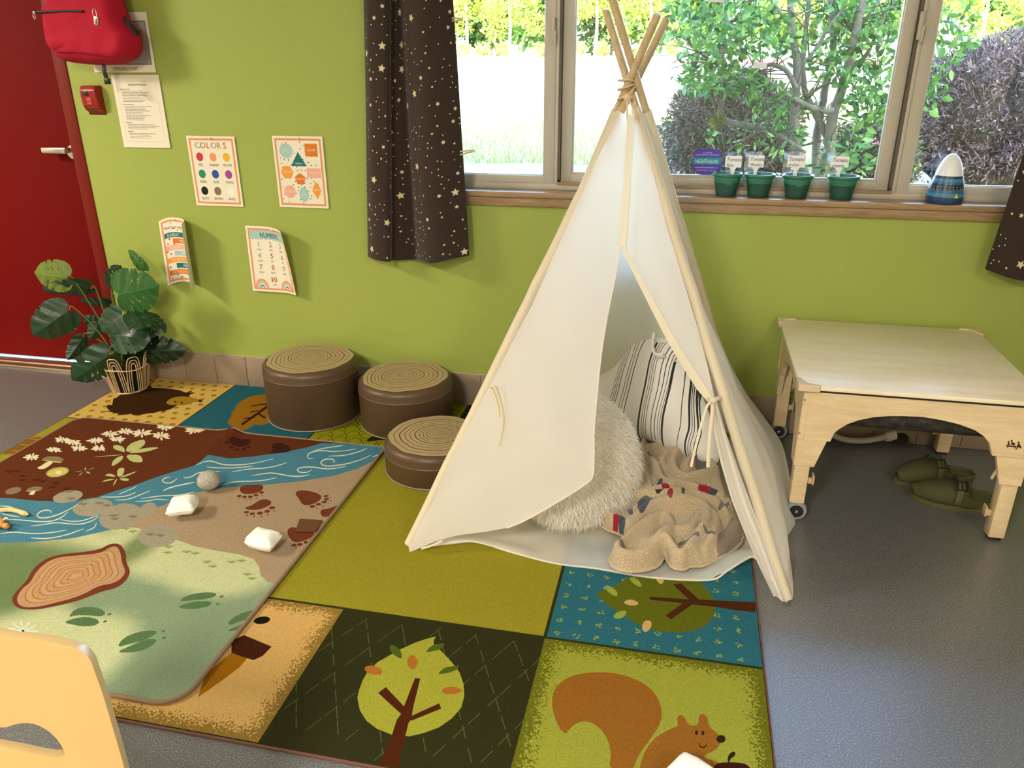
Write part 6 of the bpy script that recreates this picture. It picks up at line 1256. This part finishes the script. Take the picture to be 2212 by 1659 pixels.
# make the back lean away and face the rug
e1 = V((1, -.06, 0)).normalized(); e2 = V((-.02, .14, 1)).normalized(); nn_ = e1.cross(e2).normalized()
if nn_.dot(V(CAMP)-c0) < 0: nn_ = -nn_
def mq(u, v, h=0.): return c0+e1*u+e2*v+nn_*h
def pq(*pts):
    out = []
    for p in pts: d = V(ray(p)); c = V(CAMP); tt = (c0-c).dot(nn_)/d.dot(nn_); q = c+d*tt-c0; M3 = Matrix((e1, e2, nn_)).transposed().inverted() @ q; out.append((M3[0], M3[1]))
    return out
cr_ = pq((0, 1380), (50, 1392), (100, 1412), (130, 1430), (150, 1455), (160, 1490), (175, 1540), (190, 1600), (205, 1659), (222, 1730)); cmx = cr_[0][0]-.075
left = [(2*cmx-x, y) for x, y in cr_]; top_ = [(cmx, cr_[0][1]+.012)]
oc = smooth_poly([(cr_[-1][0]+.01, -.34)]+cr_[::-1]+top_+left+[(left[-1][0]-.01, -.34)], 1)
hr = pq((0, 1576), (30, 1568), (55, 1570), (78, 1584), (98, 1606), (112, 1632), (119, 1652), (100, 1652), (62, 1638), (30, 1625), (0, 1617)); hcx = cmx
hol = [(x, y) for x, y in hr]+[(2*hcx-x, y) for x, y in hr[::-1]]
hol = smooth_poly(hol, 1)
P_, F_, I_ = cdt(oc, [(hol, 'h')], .014)
F_ = [f for f, i in zip(F_, I_) if i < 0]
def cm(u, v): x = (u-cmx)/.17; return mq(u, v, -.030*x*x-.04*max(0, -(v+.1))**1.0*0)
mb = MB(); mb.add([cm(*p) for p in P_], F_, cy); bk = mb.build('backrest', 'plastic', t, ang=180); sd = bk.modifiers.new('thickness', 'SOLIDIFY'); sd.thickness = .016; sd.offset = 1; bv = bk.modifiers.new('bevel', 'BEVEL'); bv.width = .004; bv.segments = 3; bv.limit_method = 'ANGLE'; bv.angle_limit = R(50)
b0_ = mq(cmx, -.34); mb = MB()
def seat(u, v): return b0_+V((lin(-.17, .17, u), .0+lin(.02, -.32, v)*-1*-1, lin(.02, 0, v)+.018*(2*u-1)**2-.012*sin(pi*v)))
mb.grid(seat, 20, 20, cy); o = mb.build('seat', 'plastic', t, ang=180); sd = o.modifiers.new('thickness', 'SOLIDIFY'); sd.thickness = .010
for sx in (-1, 1):
    for yy, yf in ((0.0, .06), (-.29, -.33)): mb = MB(); mb.tube([b0_+V((sx*.14, yy, -.005)), V((b0_.x+sx*.165, b0_.y+yf, .006))], .011, (1, 1, 1), 12); mb.build('leg', 'steel', t)

# ============================================================ OUTSIDE
def gz(y): return float(np.interp(y, [.16, .6, 5, 30, 50, 60, 80, 130], [.02, .12, .16, .30, .70, 1.22, 1.6, 2.5]))
mb = MB(); ys = [.16, .6, 1.2, 2, 3, 4, 5, 6, 8, 10, 13, 17, 22, 30, 38, 45]; xs_ = np.linspace(-40, 40, 41)
def gy_(x, y): return (x, y, gz(y)+.03*noise.noise(V((x*.7, y*.7, 0)))*(1 if y > 1 else 0))
mb.add([gy_(x, y) for y in ys for x in xs_], [(j*41+i, j*41+i+1, (j+1)*41+i+1, (j+1)*41+i) for j in range(len(ys)-1) for i in range(40)], (1, 1, 1)); o = mb.build('lawn', 'lawn'); tag(o, None, None, None, 'structure')
for nm, ya, yb2_, mt in (('road', 45, 58, 'asphalt'), ('verge', 58, 62, 'lawn'), ('far_ground', 62, 130, 'lawn')):
    mb = MB(); mb.grid(lambda u, v: (lin(-80, 80, u), lin(ya, yb2_, v), gz(lin(ya, yb2_, v))), 8, 6, (1, 1, 1)); o = mb.build(nm, mt); o['kind'] = 'structure'
mb = MB(); mb.box((0, 58, gz(58)+.06), (120, .3, .22), S('#b2453c')); o = mb.build('curb', 'matte'); tag(o, 'red painted curb beyond the road', 'curb')
mb = MB(); mb.grid(lambda u, v: (lin(-2.2, 5.5, u), lin(.3, 6.6, v), gz(lin(.3, 6.6, v))+.035+.03*noise.noise(V((u*9, v*8, 3)))), 40, 40, (1, 1, 1)); o = mb.build('planting_bed', 'mulch'); tag(o, 'grey bark mulch bed under the bushes outside the window', 'planting bed', None, 'stuff')
# grass blades: one uncountable thing
def blades(name, x0, x1, y0, y1, n, h, cols, label):
    x = rng.uniform(x0, x1, n); y = y0+(y1-y0)*rng.uniform(0, 1, n)**1.4; z = np.array([gz(q) for q in y]); a = rng.uniform(0, pi, n); w = .006+.0007*y; hh = h*rng.uniform(.5, 1.3, n); lx = rng.normal(0, .35, n)*hh; ly = rng.normal(0, .35, n)*hh
    VV = np.stack([np.stack([x-w*np.cos(a), y-w*np.sin(a), z], 1), np.stack([x+w*np.cos(a), y+w*np.sin(a), z], 1), np.stack([x+lx, y+ly, z+hh], 1)], 1).reshape(-1, 3)
    mb = MB(); mb.v = [tuple(q) for q in VV.tolist()]; mb.f = [(3*i, 3*i+1, 3*i+2) for i in range(n)]; mb.c = [cols[i % len(cols)] for i in range(n)]
    o = mb.build(name, 'outleaf', smooth=False, weld=False); tag(o, label, 'grass', None, 'stuff')
blades('tall_grass', -6, 5, 6.9, 17, 16000, .16, [S('#6f8a4c'), S('#8c9a62'), S('#7f8a54'), S('#a09f78')], 'uncut grass of the lawn outside the window')
# plants
def leafcloud(mb, cs, cols, size, per, seed, flat_=.35):
    """cs: list of (x, y, z, radius) clumps"""
    r2 = np.random.default_rng(seed)
    for (x, y, z, r_), n_ in zip(cs, per if hasattr(per, '__len__') else [per]*len(cs)):
        d = r2.normal(0, 1, (n_, 3)); d /= np.linalg.norm(d, axis=1)[:, None]; rr_ = r_*r2.uniform(.45, 1.05, (n_, 1)); c = np.array([x, y, z])+d*rr_*np.array([1, 1, .8])
        ax = d*.6+r2.normal(0, .7, (n_, 3))+np.array([0, 0, -.15]); ax /= np.linalg.norm(ax, axis=1)[:, None]; sd_ = np.cross(ax, r2.normal(0, 1, (n_, 3))+np.array([0, 0, 1.2])); sd_ /= np.linalg.norm(sd_, axis=1)[:, None]; nn = np.cross(ax, sd_)
        L_ = size*r2.uniform(.6, 1.25, (n_, 1)); w = L_*.24; m1 = c+ax*L_*.35; m2 = c+ax*L_*.72
        VV = np.stack([c, m1+sd_*w-nn*w*.25, m1-nn*-w*.1, m1-sd_*w-nn*w*.25, m2+sd_*w*.75-nn*w*.3, m2-sd_*w*.75-nn*w*.3, c+ax*L_-nn*w*.5], 1).reshape(-1, 3); b = len(mb.v)
        mb.v += [tuple(q) for q in VV.tolist()]
        ci = r2.integers(0, len(cols), n_)
        for i in range(n_):
            k = b+i*7; mb.f += [(k, k+2, k+1), (k, k+3, k+2), (k+1, k+2, k+4), (k+2, k+3, k+5), (k+2, k+5, k+6, k+4)]; mb.c += [cols[ci[i]]]*5
def twigs(mb, c, r_, n_, cols, seed, L_=.07, sq=.9, w=.0013):
    r2 = np.random.default_rng(seed); d = r2.normal(0, 1, (n_, 3)); d /= np.linalg.norm(d, axis=1)[:, None]; d[:, 2] = np.where(d[:, 2] < -.55, -d[:, 2], d[:, 2]); rr_ = r_*r2.uniform(.5, 1.02, (n_, 1))*(1+.10*np.sin(d[:, :1]*5+1)*np.cos(d[:, 2:]*6)); p = np.array(c)+d*rr_*np.array([1, 1, sq])
    ax = d+r2.normal(0, .75, (n_, 3)); ax /= np.linalg.norm(ax, axis=1)[:, None]; sd_ = np.cross(ax, r2.normal(0, 1, (n_, 3))); sd_ /= np.linalg.norm(sd_, axis=1)[:, None]; L2 = L_*r2.uniform(.4, 1.2, (n_, 1)); ww = w*r2.uniform(.6, 1.6, (n_, 1))
    VV = np.stack([p-sd_*ww, p+sd_*ww, p+ax*L2*.5+sd_*ww*.8+r2.normal(0, .008, (n_, 3)), p+ax*L2], 1).reshape(-1, 3); b = len(mb.v); mb.v += [tuple(q) for q in VV.tolist()]; ci = r2.integers(0, len(cols), n_)
    for i in range(n_): mb.f.append((b+4*i, b+4*i+1, b+4*i+2, b+4*i+3)); mb.c.append(cols[ci[i]])
def bush(name, label, c, r_, n_, cols, leafc, seed, group=None, nl=1500, core=True, sq=.9, ls=.03):
    t = thing(name, label, 'bush', (c[0], c[1], gz(c[1])), 0, group)
    mb = MB(); twigs(mb, c, r_, n_, cols, seed, sq=sq); o = mb.build('twigs', 'bark', t, smooth=False, weld=False)
    mb = MB(); mb.ell((0, 0, 0), (r_*.80, r_*.80, r_*.80*sq), S('#2c2a22'), n=28); mb.v = [tuple(V(p)*(1+.25*noise.noise(V(p)*5))+V(c)) for p in mb.v]; mb.tube([(c[0], c[1], gz(c[1])), (c[0], c[1], c[2]-r_*.4)], .05, S('#4a4036'), 10); mb.build('dark_core_stem', 'bark', t)  # solid dark core added to close off the bush inside; short stem below
    mb = MB(); leafcloud(mb, [(c[0], c[1], c[2], r_*1.0)], leafc, ls, nl, seed+1); mb.build('foliage', 'outleaf', t, smooth=False, weld=False)
bcol = [S('#544b42'), S('#6b6056'), S('#413a33'), S('#60534b'), S('#776b60')]
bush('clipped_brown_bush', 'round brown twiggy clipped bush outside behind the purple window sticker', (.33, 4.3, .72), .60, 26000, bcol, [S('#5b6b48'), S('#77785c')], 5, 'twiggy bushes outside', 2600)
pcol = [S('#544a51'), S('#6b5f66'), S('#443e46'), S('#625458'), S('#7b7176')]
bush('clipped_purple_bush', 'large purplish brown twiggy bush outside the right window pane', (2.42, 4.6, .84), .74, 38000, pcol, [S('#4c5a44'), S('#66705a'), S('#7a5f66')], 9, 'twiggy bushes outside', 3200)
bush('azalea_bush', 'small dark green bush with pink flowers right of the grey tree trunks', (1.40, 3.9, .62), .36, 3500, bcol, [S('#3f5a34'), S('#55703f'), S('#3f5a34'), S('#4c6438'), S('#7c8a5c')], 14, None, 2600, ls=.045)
mb = MB(); leafcloud(mb, [(1.30, 3.45, .80, .05), (1.43, 3.5, .66, .04)], [S('#d77a93'), S('#e59bb0')], .03, 28, 3); tag(mb.build('pink_blossom', 'outleaf', smooth=False, weld=False), 'pink blossoms on the small dark bush', 'flowers')
# near tree: several grey stems with big glossy leaves
t = thing('multi_stem_tree', 'grey multi-stemmed tree with glossy green leaves outside the middle pane', 'tree', (1.0, 3.1, gz(3.1)))
def st3(px, y): return [V(ony(p, yy)) for p, yy in zip(px, y if hasattr(y, '__len__') else [y]*len(px))]
bk_ = S('#77726a'); bk2 = S('#5a544c')
stems = [(((1745, 395), (1722, 330), (1716, 250), (1722, 160), (1712, 60), (1700, -60)), 3.1, .040), (((1765, 398), (1790, 330), (1800, 250), (1830, 150), (1850, 60), (1880, -60)), 3.15, .045), (((1762, 395), (1765, 300), (1780, 200), (1800, 110), (1795, 0), (1790, -60)), 3.3, .034),
         (((1790, 300), (1770, 260), (1740, 200), (1735, 120), (1745, 30), (1750, -60)), 3.2, .028), (((1720, 190), (1695, 150), (1660, 140), (1640, 170), (1620, 150)), 3.0, .020), (((1800, 240), (1760, 235), (1700, 205), (1660, 175), (1625, 155)), 2.9, .022), (((1545, 262), (1556, 230), (1566, 180), (1562, 120), (1570, 40), (1560, -40)), 3.0, .022), (((1548, 256), (1590, 268), (1640, 276), (1680, 290), (1740, 330)), 3.0, .026), (((1552, 262), (1540, 210), (1530, 180)), 3.0, .014),
         (((1830, 150), (1870, 120), (1900, 60), (1930, 0)), 3.2, .018), (((1715, 60), (1680, 20), (1650, -30)), 3.1, .016), (((1722, 150), (1760, 110), (1790, 60), (1830, 10)), 3.1, .016), (((1600, 305), (1640, 285), (1680, 282)), 2.9, .012), (((1850, 80), (1820, 40), (1780, 10)), 3.2, .014), (((1745, 205), (1790, 180), (1830, 190)), 3.0, .012), (((1562, 150), (1520, 120), (1490, 100)), 3.0, .010), (((1570, 60), (1610, 20), (1640, -20)), 3.0, .012)]
mb = MB()
for px, y, r_ in stems:
    c3 = catmull(st3(px, y), 6); n_ = len(c3); mb.tube([V(p)+V((.008*noise.noise(V(p)*9), 0, 0)) for p in c3], [r_*(1-.55*i/n_)*(1+.12*noise.noise(V((i*.7, r_*90, 0)))) for i in range(n_)], bk_ if r_ > .015 else bk2, 10)
rs = random.Random(5)
for k in range(150):
    px, y, r_ = rs.choice(stems); c3 = catmull(st3(px, y), 6); p = V(rs.choice(c3)); d = V((rs.gauss(0, 1), rs.gauss(0, .5), rs.gauss(.3, .7))).normalized(); mb.tube([p, p+d*.14+V((0, 0, .02)), p+d*.34+V((rs.gauss(0, .05), 0, rs.gauss(0, .05)))], [.006, .004, .0015], bk2, 5)
o = mb.build('trunk', 'bark', t)
cl_ = [((1500, 20), .16, 120), ((1545, 60), .20, 170), ((1600, 30), .20, 150), ((1640, 80), .16, 110), ((1520, 120), .16, 130), ((1570, 105), .14, 90), ((1650, 10), .16, 90), ((1495, 165), .12, 60), ((1520, 170), .13, 80), ((1560, 175), .12, 80), ((1600, 170), .12, 80), ((1630, 200), .10, 50), ((1475, 60), .12, 50), ((1665, 215), .12, 60), ((1690, 300), .12, 60), ((1650, 260), .10, 45), ((1700, 250), .08, 35),
       ((1790, 20), .14, 80), ((1850, 10), .18, 130), ((1890, 40), .16, 110), ((1800, 105), .15, 110), ((1835, 130), .16, 120), ((1880, 110), .16, 110), ((1900, 180), .16, 120), ((1860, 190), .14, 90), ((1780, 140), .10, 50), ((1870, 240), .13, 80), ((1845, 270), .11, 60), ((1910, 240), .12, 70), ((1715, 235), .07, 26), ((1740, 230), .07, 26), ((1840, 320), .10, 40), ((1800, 350), .10, 40), ((1720, 90), .1, 30), ((1680, 110), .1, 30), ((2000, 30), .20, 120), ((2060, 60), .2, 90), ((2030, 120), .14, 60), ((1990, 180), .12, 60), ((1995, 220), .10, 40), ((1530, 290), .07, 18), ((1620, 300), .12, 40), ((1870, 380), .12, 40)]
mb = MB(); cs_ = []
for (p, r_, n_) in cl_: q = ony(p, rs.uniform(2.7, 3.4)); cs_.append((*q, r_*1.15))
leafcloud(mb, cs_, [S('#44702f'), S('#5f8a3c'), S('#375f28'), S('#7b9c50'), S('#547d3e'), S('#31562a')], .070, [int(c[2]*.92) for c in cl_], 21)
mb.build('foliage', 'outleaf', t, smooth=False, weld=False)
mb = MB(); leafcloud(mb, [(*ony((1550, 262), 2.95), .06)], [S('#5f6a2c'), S('#6d6030')], .03, 160, 4); mb.build('moss', 'outleaf', t, smooth=False, weld=False)
# low ground plants in the bed
for k, (p, lb_) in enumerate((((1260, 365), 'low green plant outside at the foot of the lawn, left of the tent'), ((1850, 365), 'low leafy plant outside between the last pot and the mullion'), ((2160, 385), 'low green plant outside the right pane behind the night light'))):
    q = ony(p, 2.2); mb = MB(); leafcloud(mb, [(q[0], 2.2, gz(2.2)+.10, .16)], [S('#6f8f5a'), S('#8aa06c'), S('#4d6a3e')], .06, 150, 40+k); tag(mb.build('ground_plant', 'outleaf', smooth=False, weld=False), lb_, 'plant', 'low plants in the bed')
# fence posts and rail
t = thing('rail_fence', 'thin grey rail fence between the lawn and the road', 'fence', (0, 30, gz(30)))
mb = MB(); mb.tube([(-26, 30, gz(30)+1.12), (26, 30, gz(30)+1.12)], .022, S('#8e8f90'), 6); mb.build('top_rail', 'matte', t)
for k in range(14): x = -24+k*3.6; mb = MB(); mb.tube([(x, 30, gz(30)), (x, 30, gz(30)+1.15)], .03, S('#8e8f90'), 6); mb.build('post', 'matte', t)
# row of small round shrubs with pale trunks beyond the road
yc = [S('#c8d24a', .6), S('#dbe06a', .6), S('#a9bd3c', .6)]
ORD = ['leftmost', 'second', 'third', 'fourth', 'fifth', 'sixth', 'seventh', 'eighth', 'rightmost']
for k, px in enumerate((1003, 1042, 1085, 1165, 1250, 1300, 1385, 1450)):
    x = float(ony((px, 120), 63)[0]); y = 63; z = gz(y)-.1; lb_ = 'leftmost small yellow green shrub in the row beyond the road' if k == 0 else ('rightmost small yellow green shrub in the row beyond the road' if k == 7 else '%s small yellow green shrub from the left in the row beyond the road' % ORD[k])
    t = thing('roadside_shrub', lb_, 'shrub', (x, y, z), 0, 'row of shrubs beyond the road')
    mb = MB(); mb.tube([(x, y, z), (x, y, z+.5)], .09, S('#d8d4c6'), 6); mb.build('trunk', 'matte', t)
    mb = MB(); leafcloud(mb, [(x, y, z+.95, .55)], yc, .30, 170, 60+k); mb.build('foliage', 'outleaf', t, smooth=False, weld=False)
tcol = {0: [S('#a8c23c', .5), S('#c6d957', .5), S('#8fae34', .4), S('#d4e070', .55)], 1: [S('#5c8a34', .6), S('#7aa544', .55), S('#48752c', .6)], 2: [S('#3f6a2e', .6), S('#557f38', .6), S('#2f5426', .6)]}
bt = [(1008, 70, 2.5, 'leftmost bright yellow green tree beyond the road, beside the curtain'), (1100, 69, 2.9, 'bright yellow green tree beyond the road in the left window pane, left of the mullion'), (1285, 69, 2.6, 'bright yellow green tree beyond the road, left of the tent pole tips'), (1400, 71, 2.7, 'bright yellow green tree beyond the road, right behind the tent pole tips'), (1760, 70, 3.2, 'bright yellow tree seen through the grey stems of the near tree'), (2110, 69, 2.8, 'bright yellow green tree in the right window pane above the purple bush'), (2230, 69, 3.0, 'bright yellow green tree at the right edge of the right window pane')]
ft = [(930, 84, 5.2, 1), (1060, 90, 5.0, 2), (1190, 84, 4.8, 1), (1320, 90, 5.2, 2), (1450, 84, 5.0, 1), (1590, 90, 5.2, 2), (1740, 84, 5.0, 1), (1900, 90, 5.4, 2), (2060, 84, 5.2, 1), (2260, 90, 5.6, 2)]
fl_lab = ['leftmost forest tree far behind the road', 'second forest tree from the left far behind the road', 'third forest tree from the left, behind the window mullion', 'dark forest tree behind the tent pole tips', 'forest tree just right of the tent pole tips far beyond the road', 'dark forest tree behind the paper slip on the pane', 'forest tree behind the grey stems of the near tree', 'dark forest tree behind the right side of the near tree', 'forest tree seen left in the right window pane', 'dark forest tree at the right end of the far forest']
tl3 = [(p, y, r_, 0, l) for p, y, r_, l in bt]+[(p, y, r_, k, l) for (p, y, r_, k), l in zip(ft, fl_lab)]
for k, (px, y, rad_, kd, lb_) in enumerate(tl3):
    x = float(ony((px, 120), y)[0]); z = gz(y); t = thing(('broadleaf_tree', 'forest_tree', 'forest_tree')[kd], lb_, 'tree', (x, y, z), 0, 'bright trees beyond the road' if kd == 0 else 'forest trees beyond the road')
    mb = MB(); mb.tube([(x, y, z), (x+.1, y, z+rad_*.9), (x, y, z+rad_*1.8)], [.16, .12, .08], S('#c9c2b2') if kd == 0 else S('#6b6152'), 8); mb.build('trunk', 'bark', t)
    r3 = random.Random(k); cs_ = [(x+r3.uniform(-.75, .75)*rad_, y+r3.uniform(-.5, .5)*rad_, z+rad_*(.35 if kd else .75)+r3.uniform(0, 2.0)*rad_, rad_*r3.uniform(.32, .55)) for _ in range(13 if not kd else 20)]
    mb = MB(); leafcloud(mb, cs_, tcol[kd], (.34 if not kd else .8), (260 if not kd else 240), 100+k); mb.build('foliage', 'outleaf', t, smooth=False, weld=False)
